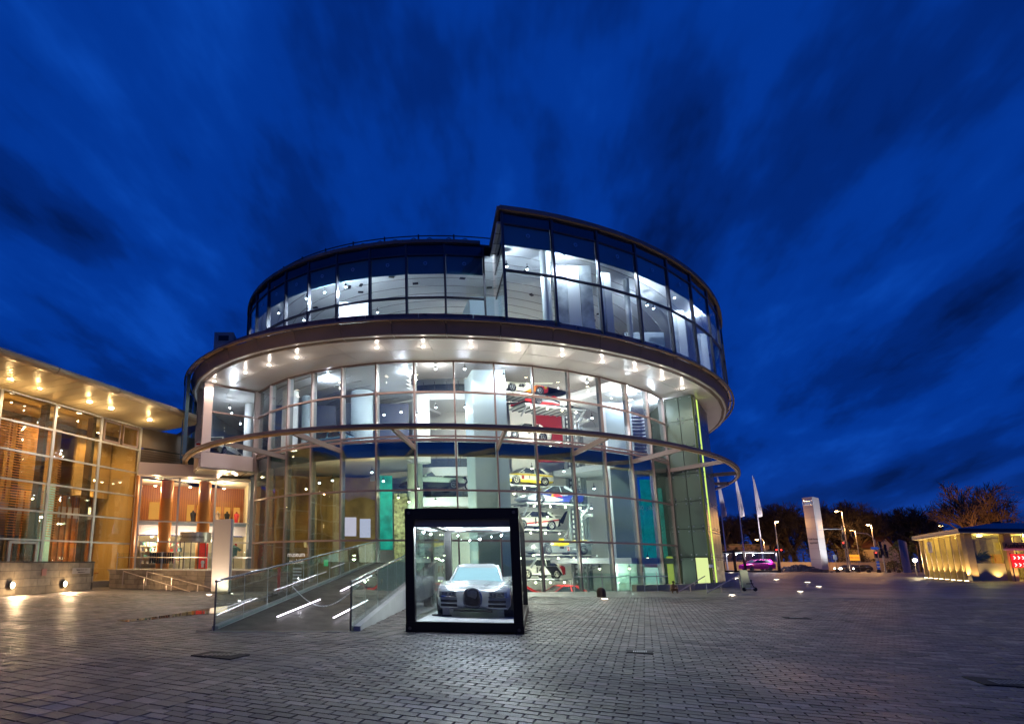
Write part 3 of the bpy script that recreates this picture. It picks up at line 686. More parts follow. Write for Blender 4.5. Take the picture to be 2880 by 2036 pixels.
q0, q1, q2, q3 = fp(-2.3, 3.2), fp(31, 3.2), fp(31, -8), fp(-1.2, -8)
MB().slab([(q.x, q.y) for q in (q0, q1, q2, q3)][::-1], 11.02, 11.12).build('roof', mat('roof_dark', (.03, .03, .035), .6), lb)
# curved end of the canopy
m2 = MB(); b = []
for j in range(9):
    t = j / 8; q = fp(-2.6 - 1.1 * math.sin(t * PI / 2) * .8, 3.6 - 4.5 * t); zt = 11.1 - 2.0 * t ** 2 * .45
    b += [(q.x, q.y, 10.78 - 1.35 * t ** 1.6), (q.x, q.y, zt)]
m2.add(b + [(p[0] - .1, p[1] + .05, p[2]) for p in b], [(2 * j, 2 * j + 2, 2 * j + 3, 2 * j + 1) for j in range(8)] + [(18 + 2 * j + 1, 18 + 2 * j + 3, 18 + 2 * j + 2, 18 + 2 * j) for j in range(8)])
m2.build('canopy_end', mat('canopy_end_metal', (.20, .15, .11), .45, .4), lb)
for (u, v) in ((30, 1061), (110, 1087), (252, 1126), (313, 1144), (421, 1177)):
    p = atz(u, v, 10.62)
    MB().lathe((p.x, p.y, 10.50), [(.13, 0), (.15, .1)], 14).build('downlight_lens', BULBW, lb)
    lamp('downlight_beam', (p.x, p.y, 10.4), 330, (1, .70, .36), .08, 150, (p.x, p.y, 0), lb); lamp('soffit_fill', (p.x, p.y, 10.0), 26, (1, .70, .32), .03, None, None, lb)  # extra point light without a fitting, added to brighten the canopy boards
# interior
WOODM = mat('wood_panelling', (.42, .17, .045), .45, var=.3, vs=2)
OCHRE = mat('ochre_wall', (.46, .33, .14), .6, var=.12, vs=.5)
def lwall(s0, s1, o0, o1, z0, z1, m_, nm='partition', t=.2):
    a_, c_ = fp(s0, o0), fp(s1, o1); mb = MB(); mb.beam((a_.x, a_.y, (z0 + z1) / 2), (c_.x, c_.y, (z0 + z1) / 2), t, z1 - z0); return mb.build(nm, m_, lb)
lwall(-1, 30, -9, -9, .2, 10.3, OCHRE); lwall(-.2, -.2, -.3, -9, .2, 10.3, OCHRE); lwall(30, 30, 0, -9, .2, 10.3, OCHRE)
lwall(0, 2.6, -2.6, -2.8, 5.6, 10.2, OCHRE); lwall(2.7, 6.2, -4.2, -4.2, 3.9, 10.2, OCHRE)
lwall(0, 3.4, -3.6, -3.6, .2, 5.6, WOODM); lwall(3.5, 4.1, -3.2, -3.2, .2, 6.2, mat('teal_lit_column', (.35, .62, .62), .4, emit=(.3, .8, .8), es=.25)); lwall(6.4, 28, -6.5, -6.5, .2, 5.9, WOODM)
for j in range(60): q = fp(.2 + j * .42, -8.85 if j * .42 > 6.3 else -3.4); MB().box((q.x, q.y, 3.0 if j * .42 < 6.3 else 7.6), (.09, .09, 5.2), .4).build('wall_batten', mat('batten_brown', (.20, .08, .02), .5), lb)
lwall(.3, 30, -1.2, -1.2, 9.2, 9.5, mat('dark_bronze', (.08, .06, .04), .5), 'ceiling_beam')
for j in range(7): q = fp(1.0 + j * 1.5, -2.4); MB().box((q.x, q.y, .75), (.8, .8, .06)).build('dining_table', WOODM, lb); MB().tube([(q.x, q.y, .2), (q.x, q.y, .74)], .05, 6).build('table_leg', STEELD, lb); lwall(5.0, 7.0, -4, -4, .2, 3.0, SLATE)
q0, q1, q2, q3 = fp(0, -.3), fp(30, -.3), fp(30, -9), fp(0, -9)
for z, m_ in ((.2, FLOORM), (4.5, OCHRE), (10.28, OCHRE)):
    if z == 4.5: qq = [fp(0, -3.6), fp(30, -6.4), fp(30, -9), fp(0, -9)]
    else: qq = [q0, q1, q2, q3]
    MB().slab([(q.x, q.y) for q in qq][::-1], z - .1, z).build('floor_slab', m_, lb)
lwall(.3, 30, -3.3, -6.2, 4.2, 4.9, mat('balcony_band', (.42, .38, .42), .5), 'balcony_front', .1)
mb = MB()
for j in range(90):
    a_ = fp(.4 + j * .33, -3.2 - j * .033); mb.tube([(a_.x, a_.y, 4.9), (a_.x, a_.y, 5.7)], .015, 4)
a_, c_ = fp(.3, -3.2), fp(30, -6.2); mb.tube([(a_.x, a_.y, 5.7), (c_.x, c_.y, 5.7)], .03, 5); mb.build('balcony_railing', STEELD, lb)
lkend = None
MB().beam((r0.x + .1, r0.y + .25, 8.2), (r1.x + .1, r1.y + .25, 8.2), .06, 2.6).build('grille_backing', BLACK, lb)
# horizontal louvre slats behind the glass of the outer bays: real laths
SLAT = mat('louvre_lath', (.62, .32, .10), .5)
for s_ in (6, 9.5, 13, 17, 21):
    for z_ in (5.2, 8.6): q = fp(s_, -1.0); lamp('louvre_fill', (q.x, q.y, z_), 48 if z_ < 8 else 130, (1, .58, .2), .03, None, None, lb)  # added lamps without fittings, to light the laths and the soffit outside
for g_ in range(3):
    s0, s1 = 4.9 + g_ * 6.4, 4.9 + g_ * 6.4 + 6.3
    for j in range(44):
        z = 2.9 + j * .145
        a_, c_ = fp(s0, -1.7), fp(s1, -1.7); m2 = MB(); m2.beam((a_.x, a_.y, z), (c_.x, c_.y, z), .09, .035); m2.build('louvre_lath', SLAT, lb)
s0, s1 = 4.2, 4.8
for j in range(36):
    z = 2.9 + j * .145; a_, c_ = fp(s0 - .0, -1.9), fp(s1, -1.7); m2 = MB(); m2.beam((a_.x, a_.y, z), (c_.x, c_.y, z), .09, .035); m2.build('louvre_lath', SLAT, lb)
for j in range(13):
    a_ = fp(5.4 + j * 1.5, -2.0); MB().beam((a_.x, a_.y, .3), (a_.x, a_.y, 9.2), .28, .2, up=(FN.x, FN.y, 0)).build('louvre_post', mat('dark_bronze', (.08, .06, .04), .5), lb)
for (s, o, z, e) in ((1.6, -1.9, 6.6, 60), (4.8, -2.2, 9.6, 150), (2, -1.6, 9.6, 110), (8, -4, 8.9, 150), (12, -4, 8.9, 150), (17, -4, 8.9, 150), (22, -4, 8.9, 120), (27, -4, 8.9, 120),
        (2, -2.2, 3.9, 100), (5, -2, 4.0, 110), (9, -4, 3.9, 150), (13, -4.2, 3.9, 150), (18, -4.4, 3.9, 150), (23, -4.4, 3.9, 120), (9.5, -5.2, 6.6, 130), (14, -5.2, 6.6, 130), (19, -5.2, 6.6, 100)):
    p = fp(s, o); MB().lathe((p.x, p.y, z), [(.12, -.03), (.12, .04)], 12).build('ceiling_lamp', BULBW, lb)
    lamp('ceiling_lamp_light', (p.x, p.y, z - .25), e * 1.9, (1, .60, .22), .05, 160, (p.x, p.y, 0), lb)
for (s, o, z) in ((10.2, -1.5, 7.0), (10.6, -1.4, 4.4), (2.2, -1.6, 4.6), (8.8, -1.4, 3.0)):
    p = fp(s, o); MB().lathe((p.x, p.y, z), [(.16, -.2), (.16, .2)], 14).build('lantern', emat('lantern_glow', (1, .85, .45), 2.2), lb)
# entrance door in the first fully visible bay
a_ = fp(8.0, .1)
mb = MB()
for s in (6.65, 8.15): q = fp(s, .06); mb.beam((q.x, q.y, .3), (q.x, q.y, 2.5), .1, .14, up=(FDIR.x, FDIR.y, 0))
q, q2 = fp(6.65, .06), fp(8.15, .06); mb.beam((q.x, q.y, 2.45), (q2.x, q2.y, 2.45), .1, .12); mb.build('door_frame', ALUW, lb)

# ------------------------------------------------------------------ glazed shop link between restaurant and museum
lk = wthing('museum_shop', 'brightly lit glazed shop with orange timber walls between restaurant and round museum', 'shop', (-10.5, 38, 0))
LA, LB2 = Vector((-14.0, 36.6)), Vector((-7.2, 38.7)); LD = (LB2 - LA).normalized(); LL = (LB2 - LA).length; LN = Vector((LD.y, -LD.x))
def lp(s, o=0.): return LA + LD * s + LN * o
us = [0, 2.38, 4.72, LL]
ZL = [1.05, 2.75, 4.05, 6.9]
for i in range(3):
    for r in range(3):
        if r == 1 and i == 1: pass
        a_, c_ = lp(us[i] + .06), lp(us[i + 1] - .06)
        mb = MB(); mb.beam((a_.x, a_.y, (ZL[r] + ZL[r + 1]) / 2), (c_.x, c_.y, (ZL[r] + ZL[r + 1]) / 2), .03, ZL[r + 1] - ZL[r] - .08); mb.build('pane', GLASS_U, lk)
        a_, c_ = lp(us[i] + .05, .03), lp(us[i + 1] - .05, .03); mb = MB(); mb.beam((a_.x, a_.y, ZL[r + 1]), (c_.x, c_.y, ZL[r + 1]), .1, .08); mb.build('transom', ALUW, lk)
for s in us: q = lp(s, .04); MB().beam((q.x, q.y, 1.0), (q.x, q.y, 6.95), .12, .12, up=(LD.x, LD.y, 0)).build('mullion', ALUW, lk)
a_, c_ = lp(-.2, .1), lp(4.9, .1); MB().beam((a_.x, a_.y, 7.42), (c_.x, c_.y, 7.42), .5, .78).build('fascia', BRIDGE, lk)
def lkw(s0, s1, o0, o1, z0, z1, m_, nm='partition', t=.15):
    a_, c_ = lp(s0, o0), lp(s1, o1); mb = MB(); mb.beam((a_.x, a_.y, (z0 + z1) / 2), (c_.x, c_.y, (z0 + z1) / 2), t, z1 - z0); return mb.build(nm, m_, lk)
ORW = mat('orange_timber', (.50, .19, .04), .5)
lkw(-.2, LL + .5, -5.0, -5.0, 3.9, 7.05, ORW)
for j in range(46): q = lp(-.1 + j * .16, -4.88); MB().box((q.x, q.y, 5.4), (.07, .07, 3.1), .3).build('timber_batten', mat('timber_batten_dark', (.36, .12, .025), .5), lk); lkw(-.2, LL, -4.2, -4.2, 1.0, 3.3, mat('cream_wall', (.8, .68, .45), .6))
lkw(-.3, LL + .3, -2.6, -2.6, 3.3, 3.95, mat('lilac_band', (.62, .55, .60), .5), 'balcony_front')
lkw(-.3, LL + .3, -2.5, -2.5, 3.96, 4.2, SLATE, 'balcony_kerb')
lkw(-.25, -.25, -.1, -5.2, .9, 7.0, ORW); lkw(LL + .1, LL + .1, -.3, -5.2, .9, 7.0, mat('cream_wall', (.8, .68, .45), .6))
qq = [lp(-.3, -.1), lp(LL + .6, -.1), lp(LL + .6, -5), lp(-.3, -5)]
MB().slab([(q.x, q.y) for q in qq][::-1], .9, 1.02).build('floor_slab', FLOORM, lk)
MB().slab([(q.x, q.y) for q in (lp(-.3, -2.6), lp(LL + .6, -2.6), lp(LL + .6, -5), lp(-.3, -5))][::-1], 3.8, 3.9).build('floor_slab', FLOORM, lk)
MB().slab([(q.x, q.y) for q in qq][::-1], 7.0, 7.1).build('ceiling', mat('cream_ceiling', (.85, .76, .6), .6), lk)
for s in (1.6, 4.1): q = lp(s, -1.6); MB().lathe((q.x, q.y, 1.02), [(.42, 0), (.42, 5.9)], 20).build('timber_column', ORW, lk, smooth=True)
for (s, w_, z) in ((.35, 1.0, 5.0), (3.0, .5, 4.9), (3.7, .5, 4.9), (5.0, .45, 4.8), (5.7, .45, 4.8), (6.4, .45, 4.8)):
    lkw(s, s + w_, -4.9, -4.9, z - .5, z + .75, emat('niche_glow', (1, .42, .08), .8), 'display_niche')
for i, (s, c_) in enumerate(((3.45, (.02, .02, .03)), (3.95, (.03, .03, .05)), (5.2, (.5, .35, .25)), (5.9, (.02, .02, .02)), (6.6, (.6, .02, .03)))):
    q = lp(s, -4.5); mb = MB(); mb.lathe((q.x, q.y, 4.0), [(.16, 0), (.17, .35), (.13, .5), (.21, .85), (.22, 1.0), (.07, 1.1), (.06, 1.2)], 12); tag(mb.build('shop_mannequin', mat('garment_%d' % i, c_, .8), smooth=True), ['black jacket on a bust in the left niche upstairs in the shop', 'dark waistcoat bust beside the black jacket upstairs in the shop', 'tan scarf bust in the middle niche upstairs in the shop', 'black and white dress bust right of the tan scarf in the shop', 'red blouse on the rightmost bust upstairs in the shop'][i], 'mannequin', 'shop mannequins')
for (s, e) in ((.8, 190), (3.1, 190), (5.4, 190)):
    q = lp(s, -1.9); MB().lathe((q.x, q.y, 6.55), [(.08, 0), (.08, .06)], 10).build('spotlight_lens', BULBW, lk); lamp('spotlight_beam', (q.x, q.y, 6.35), e * 1.1, (1, .74, .44), .04, None, None, lk)
    q = lp(s, -1.9); MB().lathe((q.x, q.y, 3.1), [(.08, 0), (.08, .06)], 10).build('spotlight_lens', BULBW, lk); lamp('spotlight_beam', (q.x, q.y, 2.9), e * .9, (1, .8, .52), .04, None, None, lk)
# revolving door drum with shop name
q = lp(3.62, -.05)
mb = MB(); mb.lathe((q.x, q.y, 2.75), [(1.0, 0), (1.0, .62)], 28); mb.build('door_drum', mat('drum_steel', (.50, .46, .38), .3, .7), lk, smooth=True)
text('shop_name', 'Museumsladen', .27, (q.x + .05, q.y - 1.06, 3.06), (PI / 2, 0, .1), mat('black_print', (.02, .02, .02), .6), lk, sx=.95)
for k in range(-2, 3):
    an = k * .5; MB().box((q.x + math.sin(an) * .98, q.y - math.cos(an) * .98, 1.9), (.05, .05, 1.7)).build('door_post', STEELD, lk)
q = lp(4.2, -.3); MB().box((q.x, q.y - .25, 1.88), (.62, .06, 1.62), .3).build('red_banner', mat('red_banner', (.75, .02, .015), .5, emit=(.8, .02, .01), es=.35), lk)
mb = MB(); mb.lathe((q.x + .02, q.y - .31, 1.45), [(.13, 0), (.13, .02)], 16, 'y'); mb.box((q.x + .02, q.y - .3, 1.24), (.16, .02, .22)); mb.build('banner_motif', mat('white_print', (.9, .95, .95), .6), lk)
# shelves with goods
mb = MB(); rr2 = random.Random(3)
for (s, o) in ((.7, -2.4), (5.9, -2.0), (2.2, -3.0)):
    for z in (1.35, 1.75, 2.15, 2.55): q = lp(s, o); mb.box((q.x, q.y, z), (1.3, .35, .03), math.atan2(LD.y, LD.x))
mb.build('shelf', mat('light_shelf', (.75, .66, .5), .5), lk)
GC = [(.6, .05, .04), (.05, .06, .1), (.7, .6, .4), (.1, .3, .28), (.8, .8, .75)]
for gi, g_ in enumerate(GC):
    mb = MB()
    for _ in range(22):
        s, o = rr2.choice(((.7, -2.4), (5.9, -2.0), (2.2, -3.0))); q = lp(s + rr2.uniform(-.55, .55), o); z = rr2.choice((1.36, 1.76, 2.16, 2.56))
        h_ = rr2.uniform(.12, .28); mb.box((q.x, q.y, z + .012 + h_ / 2), (rr2.uniform(.06, .14), .2, h_))
    tag(mb.build('shelf_goods', mat('goods_%d' % gi, g_, .6), lk), kind='stuff')
q = lp(6.2, -.8)
ts = wthing('tee_shirt_display', 'grey green T-shirt on a dummy in the shop window right of the totem', 'T-shirt', (q.x, q.y, 1.02))
mb = MB(); mb.lathe((q.x, q.y, 1.9), [(.2, 0), (.22, .3), (.26, .55), (.1, .66), (.05, .72)], 14); mb.beam((q.x - .42, q.y, 2.25), (q.x - .18, q.y, 2.45), .14, .16); mb.beam((q.x + .18, q.y, 2.45), (q.x + .42, q.y, 2.25), .14, .16); mb.build('shirt', mat('sage_cloth', (.16, .30, .26), .9), ts, smooth=True)
MB().tube([(q.x, q.y, 1.02), (q.x, q.y, 1.9)], .03, 6).build('stand', STEELD, ts)
for j, (s, c_) in enumerate(((1.15, (.02, .03, .05)), (1.95, (.025, .025, .04)))):
    q = lp(s, -.9)
    rk = wthing('clothes_rail', ['rail of black jackets near the left shop window', 'dark coat rack right of the jacket rail in the shop window'][j], 'clothes rail', (q.x, q.y, 1.02))
    mb = MB(); mb.tube([(q.x - .4, q.y, 1.02), (q.x - .4, q.y, 2.1), (q.x + .4, q.y, 2.1), (q.x + .4, q.y, 1.02)], .02, 6); mb.build('frame', STEEL, rk)
    for i in range(5): MB().box((q.x - .3 + .15 * i, q.y, 1.72), (.1, .34, .7), .25).build('jacket', mat('jacket_%d' % j, c_, .9), rk)

# ------------------------------------------------------------------ stone walls: individually laid blocks
STONE = [mat('tuff_block_%d' % i, c_, .8, var=.25, vs=3, bump=.5, bs=12) for i, c_ in enumerate(((.30, .24, .17), (.25, .20, .14), (.34, .28, .20)))]
MORT = mat('wall_joint', (.09, .07, .05), .9)
def blockwall(P, Q, z0, z1, th, rows, bl, parent, seed=1, nm='stone_block'):
    P = Vector(P); Q = Vector(Q); d = (Q - P).normalized(); L = (Q - P).length; n_ = Vector((d.y, -d.x)); rr = random.Random(seed)
    mb = MB(); a_ = P - n_ * th / 2; b_ = Q - n_ * th / 2; mb.beam((a_.x, a_.y, (z0 + z1) / 2 - .01), (b_.x, b_.y, (z0 + z1) / 2 - .01), th - .03, z1 - z0 - .03); mb.build('wall_core', MORT, parent)
    h_ = (z1 - z0) / rows
    for r in range(rows):
        s = -bl * .5 * (r % 2) * rr.uniform(.6, 1.1)
        while s < L - .02:
            e = min(L, s + bl * rr.uniform(.85, 1.15)); s0 = max(0, s)
            if e - s0 > .08:
                zc = z0 + h_ * (r + .5); pr = rr.uniform(0, .012)
                a_ = P + d * (s0 + .008) - n_ * (.06 - pr); b_ = P + d * (e - .008) - n_ * (.06 - pr)
                m2 = MB(); m2.beam((a_.x, a_.y, zc), (b_.x, b_.y, zc), .12, h_ - .016); m2.build(nm, rr.choice(STONE), parent)
            s = e
sw = wthing('floodlit_stone_wall', 'low brown stone block wall with two glaring floodlights, in front of the restaurant', 'wall', (-14.5, 27, 0))
W0, W1 = Vector((-15.6, 20.6)), Vector((-14.3, 31.6))
blockwall((W0.x, W0.y), (W1.x, W1.y), 0, 1.42, .4, 4, .95, sw, 2)
a_, b_ = W0 + Vector((-.2, 0)), W1 + Vector((-.2, 0)); MB().beam((a_.x, a_.y, 1.45), (b_.x, b_.y, 1.45), .5, .06).build('coping', mat('dark_coping', (.06, .05, .045), .7), sw)
blockwall((W1.x, W1.y), (W1.x - .42, W1.y + .02), 0, 1.42, .2, 4, .5, sw, 3)
wd_ = (W1 - W0).normalized()
for i, (u, v) in enumerate(((26, 1645), (175, 1641))):
    t = ray(u, v); k = (W0.x * wd_.y - W0.y * wd_.x) / (t.x * wd_.y - t.y * wd_.x); p = Vector((t.x * k, t.y * k, CAMH + t.z * k)) + Vector((.12, 0, 0))
    fl = wthing('wall_floodlight', ['glaring round floodlight at the left end of the brown stone wall', 'glaring round floodlight midway along the brown stone wall'][i], 'floodlight', p, 'floodlights on the stone wall')
    MB().lathe((p.x - .02, p.y, p.z), [(.16, -.06), (.19, .05)], 18, 'x').build('housing', STEELD, fl)
    MB().lathe((p.x + .035, p.y, p.z), [(.13, 0), (.10, .03), (.001, .05)], 16, 'x').build('lens', emat('flood_lens', (1, .87, .62), 42), fl)
    lamp('flood_beam', (p.x + .3, p.y - .05, p.z + .0), 620, (1, .66, .36), .12, 165, (p.x + 4, p.y - 2.2, -.6), fl, .3)
    lamp('flood_glow', (p.x + .35, p.y, p.z - .05), 40, (1, .7, .38), .1, None, None, fl)
p = atz(262, 1610, 1.2); ps = wthing('wall_notice', 'long grey notice plate at the right end of the brown stone wall', 'sign', (W1.x + .05, W1.y - 1.4, 1.0))
MB().beam((W1.x + .03 - .12 * 1.9, W1.y - 2.0, 1.0), (W1.x - .0, W1.y - .45, 1.0), .03, .3).build('plate', mat('plate_grey', (.42, .36, .33), .5, .3), ps)
tx = mat('black_print', (.02, .02, .02), .6)
angp = math.atan2(W1.y - W0.y, W1.x - W0.x)
text('notice_lettering', 'Eingang museum mobile', .1, (W1.x - .08, W1.y - 1.2, 1.06), (PI / 2, 0, angp), tx, ps); text('notice_lettering', 'Zugang Restaurant  >', .08, (W1.x - .08, W1.y - 1.2, .94), (PI / 2, 0, angp), tx, ps)
fa_ = wthing('fire_alarm_plate', 'small reddish square plate above the second floodlight on the wall', 'plate', (-14.9, 27.6, .9))
MB().box((-14.74, 27.4, .98), (.02, .34, .32), -.12).build('plate', mat('rose_plate', (.45, .2, .16), .6), fa_)

pw = wthing('shop_plinth_wall', 'tan stone block plinth wall below the shop terrace, behind the totem sign', 'wall', (-9, 31.5, 0))
Q0, Q1, Q2, Q3 = (-14.1, 33.2), (-12.1, 32.4), (-7.9, 30.4), (-3.5, 30.6)
blockwall(Q0, Q1, 0, 1.02, .3, 4, .7, pw, 4); blockwall(Q1, Q2, 0, 1.02, .3, 4, .8, pw, 5); blockwall(Q2, Q3, -.35, 1.02, .3, 5, .8, pw, 6)
MB().slab([(-14.3, 33.3), (-12.1, 32.5), (-7.9, 30.5), (-5.4, 30.7), (-5.6, 35.2), (-6.9, 38.7), (-14, 36.6)], .96, 1.04).build('terrace_slab', mat('terrace_stone', (.34, .29, .23), .7), pw)
# glass balustrade on the plinth
gb = wthing('terrace_balustrade', 'clear glass balustrade with steel rail on the shop terrace', 'balustrade', (-10, 31.8, 1))
pts = [Vector(Q0) + Vector((.3, .1)), Vector(Q1), Vector(Q2) + Vector((0, .2)), Vector((-5.6, 30.8))]
for i in range(3):
    n_ = max(1, int((pts[i + 1] - pts[i]).length / 1.5))
    for j in range(n_):
        a_ = pts[i].lerp(pts[i + 1], (j + .02) / n_); b_ = pts[i].lerp(pts[i + 1], (j + .98) / n_)
        MB().beam((a_.x, a_.y, 1.52), (b_.x, b_.y, 1.52), .015, .9).build('glass_panel', GLASS_U, gb)
        MB().tube([(a_.x, a_.y, 1.04), (a_.x, a_.y, 2.0)], .018, 5).build('post', STEEL, gb)
mb = MB(); mb.tube([(p.x, p.y, 1.72) for p in pts], .022, 6); mb.build('rail', STEEL, gb)
# steps handrails at the left
RAILM = mat('handrail_steel', (.62, .52, .45), .3, .8)
def handrail(nm, lab, a_, b_, h0=1.0, posts=3, grp=None, low=False):
    a_ = Vector(a_); b_ = Vector(b_); o = wthing(nm, lab, 'handrail', a_, grp)
    mb = MB(); mb.tube([a_ + Vector((0, 0, h0)), b_ + Vector((0, 0, h0))], .025, 8); mb.build('rail', RAILM, o)
    for i in range(posts):
        p = a_.lerp(b_, i / (posts - 1)); MB().tube([p, p + Vector((0, 0, h0))], .022, 8).build('post', RAILM, o)
    return o
def hz_(u, v, zt, zb=0.):   # ground point below a rail point
    q = atz(u, v, zb); return q
handrail('stair_handrail', 'steel handrail sloping down along the tan plinth wall, nearer one beside the restaurant glass', (-12.75, 31.75, .22), (-8.4, 29.5, -.74), .75, 4, 'handrails on the shop steps')
handrail('stair_handrail', 'steel handrail sloping down the plinth wall, farther and higher one towards the totem', (-11.4, 31.6, .2), (-6.6, 29.5, -.74), .75, 4, 'handrails on the shop steps')
# ------------------------------------------------------------------ plaza ground with hole for the museum, and stone pavers
E1 = Vector((-.894, .447)); E2 = Vector((.447, .894)); PL, PW_ = .27, .155
def pavemat():
    M_ = bpy.data.materials.new('plaza_paving'); M_.use_nodes = True; t = M_.node_tree; b = t.nodes['Principled BSDF']
    tx = N('ShaderNodeTexCoord', t); mp = N('ShaderNodeMapping', t); t.links.new(tx.outputs['Object'], mp.inputs[0])
    mp.inputs['Rotation'].default_value = (0, 0, math.radians(26.56))
    br = N('ShaderNodeTexBrick', t); t.links.new(mp.outputs[0], br.inputs[0])
    br.inputs['Scale'].default_value = 1.0; br.inputs['Brick Width'].default_value = PL; br.inputs['Row Height'].default_value = PW_
    br.inputs['Mortar Size'].default_value = .008; br.inputs['Color1'].default_value = (.16, .138, .13, 1); br.inputs['Color2'].default_value = (.06, .055, .058, 1); br.inputs['Mortar'].default_value = (.02, .018, .02, 1)
    no = N('ShaderNodeTexNoise', t); no.inputs['Scale'].default_value = .35; no.inputs['Detail'].default_value = 6; t.links.new(tx.outputs['Object'], no.inputs[0])
    mm = N('ShaderNodeMix', t, data_type='RGBA', blend_type='MULTIPLY'); mm.inputs[0].default_value = 1
    t.links.new(br.outputs[0], mm.inputs[6]); t.links.new(Ramp(t, no.outputs[0], [(.3, (.7, .7, .7)), (.7, (1.25, 1.2, 1.15))]), mm.inputs[7])
    t.links.new(mm.outputs[2], b.inputs['Base Color'])
    t.links.new(Ramp(t, no.outputs[0], [(.35, (.42,) * 3), (.65, (.62,) * 3)]), b.inputs['Roughness'])
    bu = N('ShaderNodeBump', t); bu.inputs['Strength'].default_value = .5; bu.inputs['Distance'].default_value = .01
    iv = Mth(t, 'SUBTRACT', 1.0, br.outputs['Fac']); t.links.new(iv, bu.inputs['Height']); t.links.new(bu.outputs[0], b.inputs['Normal'])
    return M_
PAVE = pavemat()
mb = MB(); n = 96; Rs = [17.46, 22, 34, 70, 900]
for R in Rs:
    for i in range(n): mb.v.append(tuple(cy(R, i * 360 / n, -.014)))
for j in range(len(Rs) - 1):
    for i in range(n):
        mb.f.append((j * n + i, (j + 1) * n + i, (j + 1) * n + (i + 1) % n, j * n + (i + 1) % n)); mb.mi.append(0)
mb.v += [(p[0], p[1], -1.8) for p in mb.v[:n]]; k0 = len(Rs) * n
for i in range(n): mb.f.append((i, (i + 1) % n, k0 + (i + 1) % n, k0 + i)); mb.mi.append(0)
ground = tag(mb.build('plaza_ground', PAVE), kind='structure')
PCOL = [(.082, .068, .066), (.115, .097, .09), (.092, .075, .068), (.036, .031, .033), (.19, .165, .15), (.094, .082, .083)]
PM = []
for i, c in enumerate(PCOL):
    q = mat('paver_stone_%d' % i, c, .46, var=.22, vs=26, bump=.5, bs=110, spec=.55); PM.append(q)
    t = q.node_tree; b_ = t.nodes['Principled BSDF']; lk_ = b_.inputs['Base Color'].links[0].from_socket
    ge = N('ShaderNodeNewGeometry', t); n3 = N('ShaderNodeTexNoise', t); n3.inputs['Scale'].default_value = .42; n3.inputs['Detail'].default_value = 7; n3.inputs['Roughness'].default_value = .68; t.links.new(ge.outputs['Position'], n3.inputs['Vector'])
    m_x = N('ShaderNodeMix', t, data_type='RGBA', blend_type='MULTIPLY'); m_x.inputs[0].default_value = 1; t.links.new(lk_, m_x.inputs[6]); t.links.new(Ramp(t, n3.outputs[0], [(.32, (.50, .48, .48)), (.52, (1, 1, 1)), (.72, (1.6, 1.5, 1.4))]), m_x.inputs[7]); t.links.new(m_x.outputs[2], b_.inputs['Base Color'])
    t.links.new(Ramp(t, n3.outputs[0], [(.35, (.34,) * 3), (.6, (.62,) * 3)]), b_.inputs['Roughness'])
rr = random.Random(5)
def paver_v(cx_, cy_, L, W_, z, tx_=0, ty_=0):
    hx, hy, e = L / 2 - .007 + tx_ * .4, W_ / 2 - .007 + ty_ * .25, .004
    def P(a, b, h): return (cx_ + E1.x * a + E2.x * b, cy_ + E1.y * a + E2.y * b, h + a * tx_ + b * ty_)
    top = [P(-hx + e, -hy + e, z), P(hx - e, -hy + e, z), P(hx - e, hy - e, z), P(-hx + e, hy - e, z)]
    bot = [P(-hx, -hy, -.02), P(hx, -hy, -.02), P(hx, hy, -.02), P(-hx, hy, -.02)]
    return top + bot
PF = [(3, 2, 1, 0), (0, 1, 5, 4), (1, 2, 6, 5), (2, 3, 7, 6), (3, 0, 4, 7)]
def inramp(x, y):
    # footprint of ramp and showcase
    t = (y - 12.95) / .97; xl = -3.12 + .24 * t; xr = -.12 + .24 * t
    if y > 13.0 and xl - .05 < x < xr + .1: return True
    b = (y - 13.05 + .16 * (x - 1.11)) / .954; a_ = x - 1.11 - .3 * b
    return 0 < b < 6.2 and 0 < a_ < 2.5
near, farp = [], []
YM = 27.0
for j in range(-200, 260):
    for i in range(-260, 160):
        a = i * PL + (PL / 2 if j % 2 else 0); b = j * PW_
        if a > 6.2 + .3 * b * 0 and b < 40: 
            pass
        x = E1.x * a + E2.x * b; y = E1.y * a + E2.y * b
        if a > 4.6: continue
        if y < 4.6 or y > YM or x < -.66 * y - .6 or x > 1.22 * y + .6: continue
        if inramp(x, y): continue
        q = Vector((x - BX + 0, y - BY)); qx = q.x - SH * q.y
        if qx * qx + q.y * q.y < 17.7 ** 2: continue
        if x < -15.6 + (y - 20.6) * .118 + .05 and y > 20.4: continue
        (near if (x * x + y * y) < 0 else farp).append((x, y))
LGL, LGW = .30, .215   # larger stack-bonded stones on the left
for j in range(0, 190):
    for i in range(0, 160):
        a = 4.6 + (i + .5) * LGL + .0; b = -30 + j * LGW * 1.0 + 0
        for b in (-14 + j * LGW,):
            x = E1.x * a + E2.x * b; y = E1.y * a + E2.y * b
            if y < 4.6 or y > YM or x < -.66 * y - .6 or x > 1.22 * y + .6 or inramp(x, y): continue
            qx = (x - BX) - SH * (y - BY)
            if qx * qx + (y - BY) ** 2 < 17.7 ** 2: continue
            if x < -15.6 + (y - 20.6) * .118 + .05 and y > 20.4: continue
            farp.append((x, y, 1))
farp = [(p + (0,)) if len(p) == 2 else p for p in farp]
farp.sort(key=lambda p: p[0] ** 2 * .35 + p[1] ** 2 - (0 if -.62 * p[1] < p[0] < 1.18 * p[1] and p[1] > 5.45 else -60))
near, farp = farp[:300], farp[300:]
mb = MB()
for (x, y, k_) in farp:
    mb.add(paver_v(x, y, PL if not k_ else LGL, PW_ if not k_ else LGW, rr.uniform(-.002, .002), rr.uniform(-.008, .008), rr.uniform(-.012, .012)), PF, rr.choice((0, 0, 1, 1, 2, 3, 3, 4, 5, 5)))
